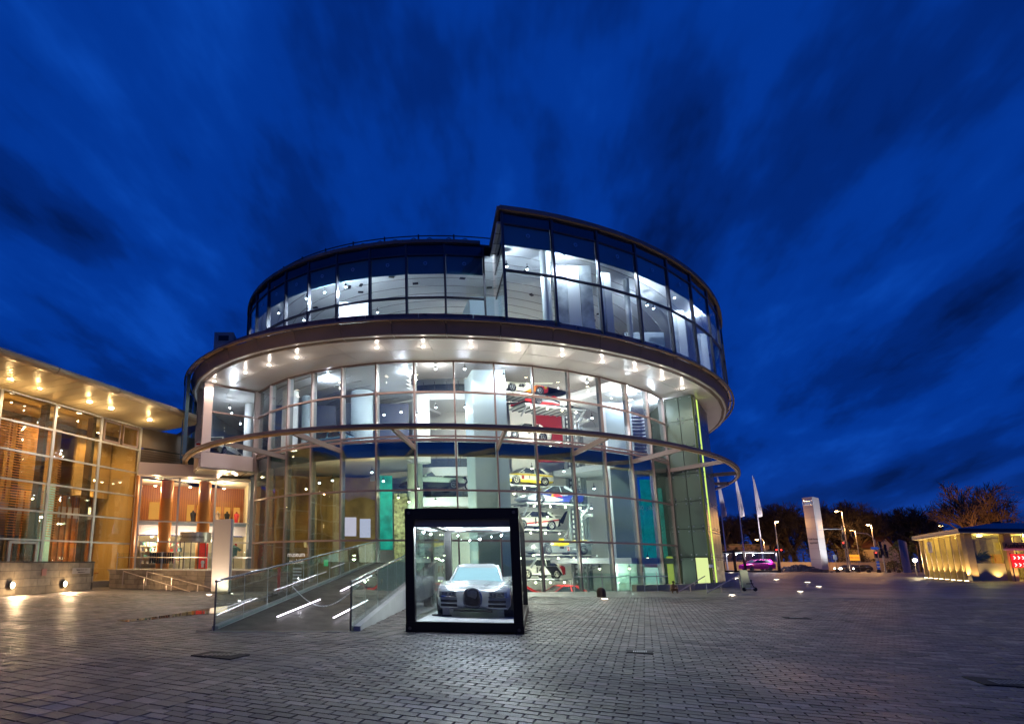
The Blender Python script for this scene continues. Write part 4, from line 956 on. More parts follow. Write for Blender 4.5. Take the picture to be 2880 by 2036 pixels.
pv = mb.build('paver_field', PM, ground); tag(pv, kind='stuff')
base = []
for i in range(6):
    m2 = MB(); vs = paver_v(0, 0, PL, PW_, 0, 0, 0); m2.add(vs, PF); o = m2.build('paver', PM[i], ground); base.append(o)
baseL = []
for i in range(6):
    m2 = MB(); m2.add(paver_v(0, 0, LGL, LGW, 0, 0, 0), PF); me_ = bpy.data.meshes.new('paver'); me_.from_pydata(m2.v, [], m2.f); me_.materials.append(PM[i]); baseL.append(me_)
for k, (x, y, kk) in enumerate(near):
    src = rr.choice(base) if k >= 6 else base[k]
    o = src if k < 6 else src.copy()
    if k >= 6: col.objects.link(o); o.parent = ground
    if kk: o.data = rr.choice(baseL)
    o.location = (x, y, rr.uniform(-.002, .002)); o.rotation_euler = (rr.uniform(-.012, .012), rr.uniform(-.008, .008), 0)
# drain covers
for i, (u, v, w_, d_) in enumerate(((620, 1842, .8, .5), (1800, 1833, .4, .3), (2240, 1737, .6, .5), (2840, 1920, .7, .6))):
    p = atz(u, v, .006); g = wthing('drain_cover', ['wide dark square drain cover in front of the ramp', 'small slotted drain grate in the middle foreground right of the showcase', 'round edged dark service cover farther back on the right', 'large dark drain cover at the right edge of the foreground'][i], 'drain cover', p, 'covers set in the paving')
    mb = MB(); mb.box((p.x, p.y, .006), (w_, d_, .02), -.46); mb.build('lid', mat('cast_iron', (.02, .018, .018), .75, 0, bump=.4, bs=40, spec=.2), g)
    mb = MB()
    for j in range(7): mb.box((p.x + (j - 3) * w_ * .09, p.y, .018), (w_ * .04, d_ * .5, .008), -.46)
    mb.build('slot_rib', STEEL if i == 1 else STEELD, g)
# puddle left of the ramp
pd = atz(500, 1718, 0)
mb = MB(); pts = []
for (u, v) in ((330, 1744), (372, 1742), (470, 1730), (560, 1715), (640, 1703), (735, 1690), (780, 1682), (800, 1690), (760, 1705), (640, 1722), (560, 1727), (450, 1739), (360, 1749)):
    q = atz(u, v, .004); pts.append((q.x, q.y))
mb.slab(pts[::-1], -.01, .012)
def pud():
    o = mb.build('puddle', mat('water_film', (.02, .02, .022), .03, 0, spec=1.0, coat=1.0)); tag(o, kind='structure'); return o
pud()

# in-ground uplights
UPL = [(588, 1672, 0), (648, 1669, 0), (1701, 1684, 0), (2059, 1673, 0), (2071, 1625, 0), (2184, 1629, 0), (2251, 1663, 0), (2303, 1649, 0), (2271, 1637, 0), (2056, 1610, 0)]
ULN = ['left of the totem sign foot', 'right of the totem sign foot', 'beside the domed bollard', 'in the paving before the scooter', 'behind the scooter board', 'farthest of the arc right of the scooter', 'nearest of the arc right of the scooter', 'rightmost of the arc right of the scooter', 'in the gap behind the rightmost arc light', 'at the foot of the leftmost flagpole']
for i, (u, v, z) in enumerate(UPL):
    p = atz(u, v, .0); s = max(1, p.y / 34)
    g = wthing('ground_uplight', 'round glowing in-ground light ' + ULN[i], 'ground light', p, 'in-ground lights')
    MB().lathe((p.x, p.y, -.01), [(.16 * s, 0), (.16 * s, .018)], 18).build('rim', STEEL, g)
    MB().lathe((p.x, p.y, .008), [(.13 * s, 0), (.12 * s, .008)], 16).build('lens', emat('uplight_lens', (1, .86, .66), 9), g)
    if p.y < 60: lamp('uplight_beam', (p.x, p.y, .1), 420 if i > 1 else 130, (1, .82, .66), .03, 125, (p.x * .8 + 2, p.y + 3, 9), g)
    lamp('uplight_glow', (p.x, p.y, .16), 9 * s * s, (1, .8, .58), .02, None, None, g)
for i in range(6):   # more of the same ring of uplights aiming at the soffit
    a_ = -38 + i * 13; p = cy(19.6, a_)
    if inramp(p.x, p.y) or (0 < p.x - 0 < 4): continue
# domed bollard
p = atz(1692, 1678, 0)
MBOL = mat('bollard_iron', (.05, .035, .025), .45, .5)
g = wthing('domed_bollard', 'short dark domed bollard standing alone before the lower glazing', 'bollard', p)
MB().lathe((p.x, p.y, 0), [(.2, 0), (.2, .24), (.175, .33), (.12, .40), (.04, .435), (.001, .44)], 20).build('body', MBOL, g, smooth=True)

# ------------------------------------------------------------------ totem sign
p0, p1 = atz(592, 1669, 0), atz(645, 1671, 0)
tg = wthing('totem_sign', 'tall pale totem sign reading museum mobile before the shop', 'totem sign', (p0.x, p0.y, 0))
top = 3.52; wv = Vector((p1.x - p0.x, p1.y - p0.y)); wl = wv.length
mb = MB(); c = [(p0.x, p0.y), (p1.x - .06, p1.y), (p1.x, p1.y + .06), (p1.x - .02, p1.y + .42), (p0.x, p0.y + .42)]
mb.slab(c, .12, top); mb.build('body', mat('totem_metal', (.58, .53, .46), .5, .2), tg, bevel=.02)
MB().slab([(q[0], q[1] + .02) for q in c], 0, .12).build('plinth', BLACK, tg)
xm = (p0.x + p1.x) / 2; an = math.atan2(wv.y, wv.x)
text('totem_lettering', 'museum mobile', .125, (xm - .05, p0.y - .02, 3.02), (PI / 2, 0, an), tx, tg, sx=1.05); text('totem_lettering', '[>', .1, (xm - .36, p0.y - .03, 2.82), (PI / 2, 0, an), tx, tg)
text('totem_lettering', 'Oeffnungszeiten 9-18', .05, (xm - .1, p0.y - .02, 1.55), (PI / 2, 0, an), tx, tg); text('totem_lettering', 'museum  forum', .05, (xm - .1, p0.y - .02, 1.42), (PI / 2, 0, an), tx, tg)
MB().box((xm - .36, p0.y - .015, 1.28), (.05, .02, .05)).build('totem_mark', mat('mark_red', (.5, .02, .02), .5), tg)

# ------------------------------------------------------------------ entrance ramp
rp = wthing('entrance_ramp', 'dark ramp with glass balustrades and glowing bars for mirrored strip light rising to the museum door', 'ramp', (-1.6, 13, 0))
RD = Vector((.24, .97)).normalized(); RLn = 17.2; SL = 1.5 / RLn
RL0 = Vector((-3.12, 12.95)); RR0 = Vector((-.12, 13.05))
def rpt(side, t, dz=0.): b_ = RL0 + (RR0 - RL0) * side + RD * t; return Vector((b_.x, b_.y, max(0, t) * SL + .01 + dz))
DECK = mat('ramp_deck', (.010, .0095, .013), .55, 0, var=.3, vs=2.5, bump=.25, bs=60, spec=.25)
mb = MB(); q = [rpt(0, 0), rpt(1, 0), rpt(1, RLn), rpt(0, RLn)]; mb.add(q + [(p[0], p[1], -.3) for p in q], [(0, 1, 2, 3), (4, 5, 1, 0), (7, 6, 5, 4), (6, 7, 3, 2)]); mb.build('deck', DECK, rp)
CONC = mat('ramp_concrete', (.42, .42, .40), .7, var=.1, vs=2)
mb = MB()
for sd, o in ((1, .012), (0, -.16)):
    q = [rpt(sd, .25) + Vector((o, 0, .06)), rpt(sd, RLn) + Vector((o, 0, .06))]; n2 = Vector((.15, -.03, 0))
    mb.add([q[0], q[1], (q[1].x, q[1].y, -.2), (q[0].x, q[0].y, -.2), q[0] + n2, q[1] + n2, (q[1].x + n2.x, q[1].y, -.2), (q[0].x + n2.x, q[0].y, -.2)], [(0, 3, 2, 1), (4, 5, 6, 7), (0, 1, 5, 4), (0, 4, 7, 3)])
mb.build('side_beam', CONC, rp)
MB().beam(rpt(0, -.06) + Vector((-.35, 0, -.004)), rpt(1, -.06) + Vector((.1, 0, -.004)), .07, .02).build('threshold', mat('threshold_steel', (.5, .5, .42), .4, .7), rp)
BG = gmat('balustrade_glass', (.84, .93, .90), .07)
for sd in (0, 1):
    st_ = .0 if sd == 0 else .0; t = 0.02; w_ = 1.48
    while t < RLn - .2:
        e = min(t + w_ - .03, RLn)
        a_, b_ = rpt(sd, t), rpt(sd, e)
        q = [a_ + Vector((0, 0, .02)), b_ + Vector((0, 0, .02)), b_ + Vector((0, 0, 1.0)), a_ + Vector((0, 0, 1.0))]
        n2 = Vector((.02, -.005, 0)); m2 = MB(); m2.add(q + [x + n2 for x in q], [(3, 2, 1, 0), (4, 5, 6, 7), (0, 1, 5, 4), (1, 2, 6, 5), (2, 3, 7, 6), (3, 0, 4, 7)]); m2.build('glass_panel', BG, rp)
        if True: MB().tube([a_, a_ + Vector((0, 0, 1.05))], .022 if t < .1 else .01, 6).build('post', STEELD if t < .1 else STEEL, rp)
        t += w_
    MB().tube([rpt(sd, 0, 1.06), rpt(sd, RLn, 1.06)], .032, 8).build('handrail', mat('rail_chrome', (.6, .6, .65), .15, 1.0), rp)
BARREFL = emat('strip_reflection', (.93, .86, 1), 7)  # glowing bars stand in for strip lights mirrored by the balustrade glass
def deckpt(u, v):
    d = ray(u, v); # plane z = .01 + t*SL, t = dot(p-RL0, RD)
    k = (CAMH - .01 + (RL0.dot(RD)) * SL) / (SL * (d.x * RD.x + d.y * RD.y) - d.z); return Vector((d.x * k, d.y * k, CAMH + d.z * k))
for (a_, b_) in (((780, 1737), (900, 1688)), ((938, 1740), (1034, 1690)), ((958, 1664), (1046, 1620))):
    a_, b_ = deckpt(*a_) + Vector((0, 0, .03)), deckpt(*b_) + Vector((0, 0, .03)); MB().tube([a_, b_], .015, 6).build('strip_reflection', BARREFL, rp)
    c_ = (a_ + b_) / 2; lamp('strip_reflection_fill', c_ + Vector((0, 0, .12)), 2.2, (.93, .88, 1), .012, None, None, rp)  # added point lamp above each reflection bar
THIN = emat('glass_reflection', (.9, .9, 1), .75)  # glowing lines on the left glass stand in for mirrored strip light
for (t0, t1, h) in ((0.1, 1.9, .42), (3.4, 5.2, .42), (6.4, 8.4, .42), (9, 11, .5)):
    MB().tube([rpt(0, t0, h * 1.0) + Vector((.02, 0, 0)), rpt(0, t1, h) + Vector((.02, 0, 0))], .007, 5).build('reflection_line', THIN, rp)
chn = [rpt(0, 4.9, .35).lerp(rpt(1, .9, .9), j / 24) - Vector((0, 0, .55 * math.sin(PI * j / 24))) for j in range(25)]
ch = wthing('barrier_chain', 'thin white chain slung across the ramp between the balustrades', 'chain', chn[0])
for j in range(0, 24): MB().tube([chn[j], chn[j].lerp(chn[j + 1], .62)], .014, 5).build('link', mat('white_print', (.9, .95, .95), .6), ch)
# dry grass mounds beside ramp
def mound(lab, u, v, w_, h_, seed):
    p = atz(u, v, 0); r_ = random.Random(seed); mb = MB(); c_ = [(.22, .17, .10), (.12, .09, .05)]
    for _ in range(1500):
        a_ = r_.uniform(0, 2 * PI); q = math.sqrt(r_.random()); x, y = q * math.cos(a_) * w_, q * math.sin(a_) * w_ * .45
        z = h_ * (1 - q * q) * r_.uniform(.5, 1); L = r_.uniform(.12, .3); d = Vector((x * .6 + r_.uniform(-.5, .5), y * .6 + r_.uniform(-.5, .5), r_.uniform(-.1, .6))).normalized() * L
        sd = Vector((-d.y, d.x, .0)).normalized() * .008 if (d.x or d.y) else Vector((.01, 0, 0))
        b_ = Vector((p.x + x, p.y + y, z)); mb.add([b_ - sd, b_ + sd, b_ + d], [(0, 1, 2)], r_.randint(0, 1))
    g = wthing('dry_grass_clump', lab, 'dry grass', p, 'dry grass clumps beside the ramp')
    tag(mb.build('blades', [mat('dry_blade_a', c_[0], .9), mat('dry_blade_b', c_[1], .9)], g), kind='stuff')
    MB().lathe((p.x, p.y, 0), [(w_ * .8, 0), (w_ * .6, h_ * .4), (w_ * .3, h_ * .65), (.01, h_ * .72)], 14).build('mound', mat('dark_soil', (.05, .035, .02), 1), g)
mound('low dark dry grass clump left, nearer the camera beside the ramp', 800, 1686, .85, .36, 3)
mound('taller pale dry grass clump behind the ramp beside the museum wall', 885, 1668, 1.6, .75, 4)
# twig with leaves on the ramp
# lettering on the glass
q = cy(17.46, KA(1.5), 1.45); an = math.radians(KA(1.5)); 
tanv = cy(17.46, KA(1.8), 0) - cy(17.46, KA(1.2), 0)
an = math.atan2(tanv.y, tanv.x)
gl = wthing('glass_lettering', 'white words museum mobile stuck on the lower glazing left of the ramp', 'lettering', (q.x, q.y, 1.2))
WP = mat('white_vinyl', (.9, .9, .9), .6, emit=(1, 1, 1), es=.25)
pA = aty(833, 1559, cy(17.5, KA(1.55)).y - .12); pB = aty(833, 1577, cy(17.5, KA(1.55)).y - .12)
text('letters', 'museum', .40, pA, (PI / 2, 0, an), WP, gl); text('letters', 'mobile', .40, pB - Vector((0, 0, .04)), (PI / 2, 0, an), WP, gl)
# red fire extinguisher like post and small signs near the door
q = aty(784, 1640, 30.2); g = wthing('red_post', 'slim red post behind the balustrade left of the museum door', 'post', (q.x, q.y, -.0)); MB().box((q.x, q.y, .6), (.14, .14, 1.2)).build('body', mat('post_red', (.45, .02, .02), .5), g)
q = aty(835, 1640, 30.4); g = wthing('striped_notice', 'white striped notice panel beside the red post by the museum door', 'notice panel', (q.x, q.y, 0))
for j in range(7): MB().box((q.x, q.y, .15 + j * .17), (.45, .04, .09)).build('slat', mat('white_print', (.9, .95, .95), .6), g)

# ------------------------------------------------------------------ glass showcase container
FL_, FR_ = Vector((1.11, 13.05)), Vector((3.62, 12.72)); EX = (FR_ - FL_).normalized(); EY = Vector((.30, .954)); CW, CD, CHh = (FR_ - FL_).length, 6.1, 2.70
def cp(a, b, z=0.): q = FL_ + EX * a + EY * b; return Vector((q.x, q.y, z))
sc_ = wthing('glass_showcase', 'black framed glass container on the plaza holding the silver car, white floor, lit ceiling', 'showcase', (FL_.x, FL_.y, 0))
def cbox(a0, a1, b0, b1, z0, z1, m_, nm, par=sc_):
    mb = MB(); mb.hexa([cp(a0, b0, z0), cp(a1, b0, z0), cp(a1, b1, z0), cp(a0, b1, z0)], [cp(a0, b0, z1), cp(a1, b0, z1), cp(a1, b1, z1), cp(a0, b1, z1)]); return mb.build(nm, m_, par)
FRM = mat('container_black', (.016, .015, .015), .42, .3, bump=.05, bs=5)
for (a, b) in ((0, 0), (CW - .2, 0), (0, CD - .2), (CW - .2, CD - .2)): cbox(a, a + .2, b, b + .2, .22, CHh - .22, FRM, 'corner_post')
for (a0, a1, b0, b1) in ((.0, CW, 0, .2), (0, CW, CD - .2, CD)):
    cbox(a0, a1, b0, b1, CHh - .219, CHh, FRM, 'top_beam'); cbox(a0, a1, b0, b1, .03, .219, FRM, 'bottom_beam')
for (a0, a1) in ((0, .2), (CW - .2, CW)):
    cbox(a0, a1, .201, CD - .201, CHh - .22, CHh - .003, FRM, 'top_beam'); cbox(a0, a1, .201, CD - .201, .03, .217, FRM, 'bottom_beam')
for (a, b) in ((-.006, -.006), (CW - .19, -.006), (-.006, CD - .19), (CW - .19, CD - .19)):
    for z in (0.0, CHh - .16): cbox(a, a + .196, b, b + .196, z, z + .165, mat('casting_black', (.02, .02, .02), .5, .5), 'corner_casting')
for b in (-.012,):
    for a in (.09, CW - .1):
        for z in (.08, CHh - .08): p = cp(a, b, z); MB().lathe((p.x, p.y, z), [(.035, -.01), (.035, .01)], 10, 'y').build('casting_hole', STEELD, sc_)
CG = gmat('showcase_glass', (.95, .98, .98), .035)
cbox(.2, CW - .2, .07, .09, .22, CHh - .22, CG, 'pane'); cbox(.2, CW - .2, CD - .1, CD - .08, .22, CHh - .22, CG, 'pane')
cbox(.07, .09, .2, CD / 2, .22, CHh - .22, CG, 'pane'); cbox(.07, .09, CD / 2, CD - .2, .22, CHh - .22, CG, 'pane')
cbox(CW - .09, CW - .07, .2, CD / 2, .22, CHh - .22, CG, 'pane'); cbox(CW - .09, CW - .07, CD / 2, CD - .2, .22, CHh - .22, CG, 'pane')
cbox(.2, CW - .2, .12, CD - .2, .19, .225, mat('showcase_floor', (.85, .86, .88), .25), 'floor')
cbox(.2, CW - .2, .2, CD - .2, CHh - .16, CHh - .02, mat('showcase_ceiling', (.75, .78, .82), .5), 'ceiling')
cbox(.2, CW - .2, .14, .2, CHh - .40, CHh - .22, mat('header_grey', (.32, .30, .31), .5), 'header')
cbox(.02, CW, .0, CD, CHh, CHh + .02, FRM, 'roof')
for b in (1.0, 2.6, 4.2, 5.4):
    for a in (.55, CW - .55):
        cbox(a - .16, a + .16, b - .3, b + .3, CHh - .185, CHh - .165, emat('ceiling_led', (.86, .93, 1), 4), 'led_panel')
        p = cp(a, b, CHh - .3); lamp('led_light', p, 70, (.84, .92, 1), .02, None, None, sc_)
for a in (.9, 1.95): p = cp(a, .8, CHh - .2); MB().lathe(p, [(.05, -.03), (.1, .0)], 12).build('ceiling_fitting', STEELD, sc_)
for a in (.7, CW - .7): p = cp(a, .30, CHh - .2); MB().lathe(p, [(.06, -.03), (.07, .03)], 12).build('front_spotlight', STEELD, sc_); lamp('front_spotlight_beam', (p.x, p.y, p.z - .05), 75, (.92, .96, 1), .03, 120, (cp(1.3, 1.4).x, cp(1.3, 1.4).y, .5), sc_)
for i, (a, b) in enumerate(((.42, 1.6), (.66, 1.5))):
    p = cp(a, b, .225); g = wthing('info_stand', ['clear acrylic information stand inside the showcase, left one', 'white information panel stand inside the showcase beside the car nose'][i], 'information stand', p, 'stands beside the silver car')
    MB().box((p.x, p.y, .5), (.14 + i * .03, .02, .5)).build('panel', CG if i == 0 else WHITE, g); MB().box((p.x, p.y, .24), (.24, .16, .03)).build('foot', BLACK, g)

# ------------------------------------------------------------------ silver concept coupe (local: nose towards -y)
SILV = mat('silver_paint', (.46, .49, .50), .25, .45, coat=.6); DKG = mat('car_glass', (.10, .17, .19), .04, .0, spec=1, coat=1); CHR = mat('chrome', (.7, .72, .75), .12, 1)
cp0 = cp(1.36, .98)
car = thing('silver_coupe', 'silver concept coupe with tall oval grille parked inside the black framed showcase', 'car', (cp0.x, cp0.y, .226), -math.atan2(.30, .954) * .93)
LOC[car.name] = Vector((0, 0, 0))
ST = [(0.0, .46, .27, .58, .60), (.02, .62, .25, .62, .64), (.06, .74, .22, .66, .68), (.13, .83, .20, .70, .715), (.25, .88, .19, .74, .74), (.45, .89, .18, .76, .76), (.85, .90, .18, .80, .79), (1.35, .87, .18, .80, .83), (2.2, .85, .18, .80, .82), (2.9, .88, .18, .84, .83), (3.4, .93, .18, .88, .84), (3.9, .90, .2, .85, .82), (4.25, .80, .26, .76, .76), (4.38, .66, .34, .66, .66)]
mb = MB(); sect = []
for (y, hw, zl, zf, zh) in ST:
    half = [(.90, zl), (.98, zl + .1), (1.0, (zl + zf) * .55), (.97, zf - .06), (.88, zf + .015), (.72, zf + .01), (.50, zh - .005), (.25, zh + .01), (0, zh + .015)]
    full = [(-x, z) for x, z in half] + [(x, z) for x, z in reversed(half[:-1])]
    sect.append([(x * hw, y, z) for x, z in full])
n = len(sect[0])
for s in sect: mb.v += s
for i in range(len(sect) - 1):
    for k in range(n - 1): mb.f.append((i * n + k, i * n + k + 1, (i + 1) * n + k + 1, (i + 1) * n + k)); mb.mi.append(0)
    mb.f.append((i * n + n - 1, i * n, (i + 1) * n, (i + 1) * n + n - 1)); mb.mi.append(0)
mb.f.append(tuple(reversed(range(n)))); mb.mi.append(0); mb.f.append(tuple((len(sect) - 1) * n + k for k in range(n))); mb.mi.append(0)
mb.build('body', SILV, car, smooth='all')
ga = [(1.30, .80, .66), (2.0, 1.17, .52), (2.75, 1.19, .50), (3.95, .86, .40)]
mb = MB()
for (y, z, hw) in ga: mb.v += [(-hw, y, z), (hw, y, z)]
mb.v += [(-.70, 1.40, .80), (.70, 1.40, .80), (-.66, 3.85, .84), (.66, 3.85, .84)]
mb.f = [(0, 1, 3, 2), (4, 5, 7, 6), (0, 2, 4, 6, 10, 8), (1, 9, 11, 7, 5, 3)]; mb.mi = [0] * 4; mb.build('window', mat('windscreen_glass', (.20, .35, .38), .04, .0, spec=1, coat=1), car)
mb = MB()
mb.hexa([(-.535, 1.94, 1.15), (.535, 1.94, 1.15), (.51, 2.82, 1.17), (-.51, 2.82, 1.17)], [(-.42, 2.1, 1.245), (.42, 2.1, 1.245), (.40, 2.78, 1.255), (-.40, 2.78, 1.255)])
for s in (-1, 1):
    mb.tube([(s * .67, 1.28, .80), (s * .53, 1.98, 1.18), (s * .50, 2.78, 1.2), (s * .42, 3.95, .87)], .03, 6)
mb.build('roof', SILV, car, smooth=True)
# grille: tall oval with frame and bars
mb = MB(); pts = []
for j in range(28):
    q = 2 * PI * j / 28; x = .20 * math.copysign(abs(math.cos(q)) ** .75, math.cos(q)); z = .42 + (.25 if math.sin(q) > 0 else .17) * math.copysign(abs(math.sin(q)) ** .75, math.sin(q)); pts.append((x, z))
yy0 = lambda x, z: -.03 + max(0, z - .58) * .25
mb.add([(x, yy0(x, z) + .02, z) for x, z in pts], [tuple(range(28))]); mb.build('grille_backing', BLACK, car)
MB().tube([(x, yy0(x, z) - .0, z) for x, z in pts + [pts[0]]], .026, 6, caps=False).build('grille_frame', CHR, car)
for j in range(-6, 7):
    x = j * .028; h_ = math.sqrt(max(0, 1 - (x / .2) ** 2)); MB().beam((x, -.035, .42 - .16 * h_), (x, -.02, .42 + .24 * h_), .010, .02).build('grille_bar', CHR, car)
YF = [(0, 0), (.46, 0), (.62, .02), (.74, .06), (.83, .13), (.88, .25)]
def yf(x):
    for (a, b), (c, d) in zip(YF, YF[1:]):
        if x <= c: return b + (d - b) * (x - a) / (c - a)
    return .25
for s in (-1, 1):
    def strip(xa_, xb_, za_, zb_, nm_, m_, off=.012, th=.03):
        q_ = MB(); n_ = 7
        for k in range(n_ + 1):
            x_ = xa_ + (xb_ - xa_) * k / n_; y_ = yf(x_)
            q_.v += [(s * x_, y_ - off, za_), (s * x_, y_ - off + (zb_ - za_) * .12, zb_), (s * x_, y_ + th, zb_), (s * x_, y_ + th, za_)]
        for k in range(n_):
            for e in range(4):
                f_ = (k * 4 + e, k * 4 + (e + 1) % 4, (k + 1) * 4 + (e + 1) % 4, (k + 1) * 4 + e); q_.f.append(f_ if s < 0 else tuple(reversed(f_))); q_.mi.append(0)
        q_.f += [(0, 1, 2, 3), (n_ * 4 + 3, n_ * 4 + 2, n_ * 4 + 1, n_ * 4)]; q_.mi += [0, 0]
        return q_.build(nm_, m_, car)
    strip(.38, .79, .50, .605, 'headlight', mat('headlight_glass', (.22, .24, .25), .08, .5, spec=1, coat=1), .03)
    for j in range(4): xl = .44 + j * .085; MB().lathe((s * xl, yf(xl) - .036, .555), [(.034, -.012), (.024, .006)], 12, 'y').build('headlight_lens', CHR, car)
    strip(.37, .80, .482, .497, 'headlight_trim', CHR, .036)
    for z in (.285, .385): strip(.36, .76, z - .027, z + .027, 'air_intake', BLACK, .02)
    for z in (.335, .243): strip(.34, .78, z - .009, z + .009, 'intake_blade', SILV, .04)
    MB().tube([(s * .24, .02, .70), (s * .38, .6, .80), (s * .42, 1.3, .835)], .008, 5).build('bonnet_crease', CHR, car)
    for (y, r) in ((.78, .335), (3.42, .345)):
        MB().lathe((s * .80, y, r), [(r * .72, -.11), (r, -.1), (r, .1), (r * .72, .115)], 28, 'x').build('tyre', RUBBER, car, smooth=True)
        wh = MB().lathe((s * .845, y, r), [(r * .7, -.05), (r * .7, .05)], 24, 'x').build('wheel', mat('rim_dark', (.15, .15, .16), .3, .9), car)
        mb = MB()
        for k in range(8):
            q = 2 * PI * k / 8; mb.beam((s * .905, y, r), (s * .905, y + math.cos(q) * r * .68, r + math.sin(q) * r * .68), .03, .04)
        mb.build('wheel_spoke', CHR, car)
    MB().lathe((s * .80, .78, .345), [(.385, -.105), (.385, .108)], 28, 'x').build('wheel_arch', BLACK, car)
    MB().lathe((s * .80, 3.42, .35), [(.395, -.105), (.395, .118)], 28, 'x').build('wheel_arch', BLACK, car)
    MB().box((s * .93, 1.45, .86), (.16, .1, .09)).build('door_mirror', SILV, car)
MB().box((0, -.01, .17), (.9, .1, .05)).build('front_splitter', BLACK, car)
# ------------------------------------------------------------------ racing car builder (nose towards -x)
def wheelset(par, xs, r, hw, rimm, spokes=5, wd=.24, rr_=None):
    for i, x in enumerate(xs):
        for s in (-1, 1):
            R = r if rr_ is None or i == 0 else rr_
            MB().lathe((x, s * (hw - wd / 2 + .02), R), [(R * .66, -wd / 2), (R, -wd / 2 + .03), (R, wd / 2 - .03), (R * .66, wd / 2)], 22, 'y').build('tyre', RUBBER, par, True, True)
            MB().lathe((x, s * (hw - wd / 2 + .02), R), [(R * .64, -wd / 2 + .02), (R * .64, wd / 2 - .02)], 20, 'y').build('wheel', mat('rim_shadow', (.08, .08, .08), .5), par, True)
            mb = MB(); y = s * (hw + .025)
            for k in range(spokes):
                q = 2 * PI * k / spokes + .3; mb.beam((x, y, R), (x + math.cos(q) * R * .62, y, R + math.sin(q) * R * .62), .02, R * (.22 if spokes < 8 else .09), up=(0, 1, 0))
            mb.tube([(x + math.cos(q) * R * .63, y, R + math.sin(q) * R * .63) for q in [2 * PI * k / 20 for k in range(21)]], .018, 4, caps=False)
            mb.build('wheel_spoke', rimm, par, True)
def loft(par, st, paint, nm='body'):
    mb = MB(); sec = []
    for (x, hw, zl, zs, zt) in st:
        half = [(.93, zl), (1, zl + (zs - zl) * .35), (1.0, zs - .08 * (zs - zl)), (.95, zs), (.80, zt), (0, zt + .015)]
        full = [(-a, z) for a, z in half] + [(a, z) for a, z in reversed(half[:-1])]
        sec.append([(x, a * hw, z) for a, z in full])
    n = len(sec[0])
    for s in sec: mb.v += s
    for i in range(len(sec) - 1):
        for k in range(n - 1): mb.f.append((i * n + k, (i + 1) * n + k, (i + 1) * n + k + 1, i * n + k + 1)); mb.mi.append(0)
        mb.f.append((i * n + n - 1, (i + 1) * n + n - 1, (i + 1) * n, i * n)); mb.mi.append(0)
    mb.f.append(tuple(range(n))); mb.mi.append(0); mb.f.append(tuple((len(sec) - 1) * n + k for k in reversed(range(n)))); mb.mi.append(0)
    return mb.build(nm, paint, par, True, True)
WG = mat('side_window', (.03, .035, .035), .08, 0, spec=1, coat=.6)
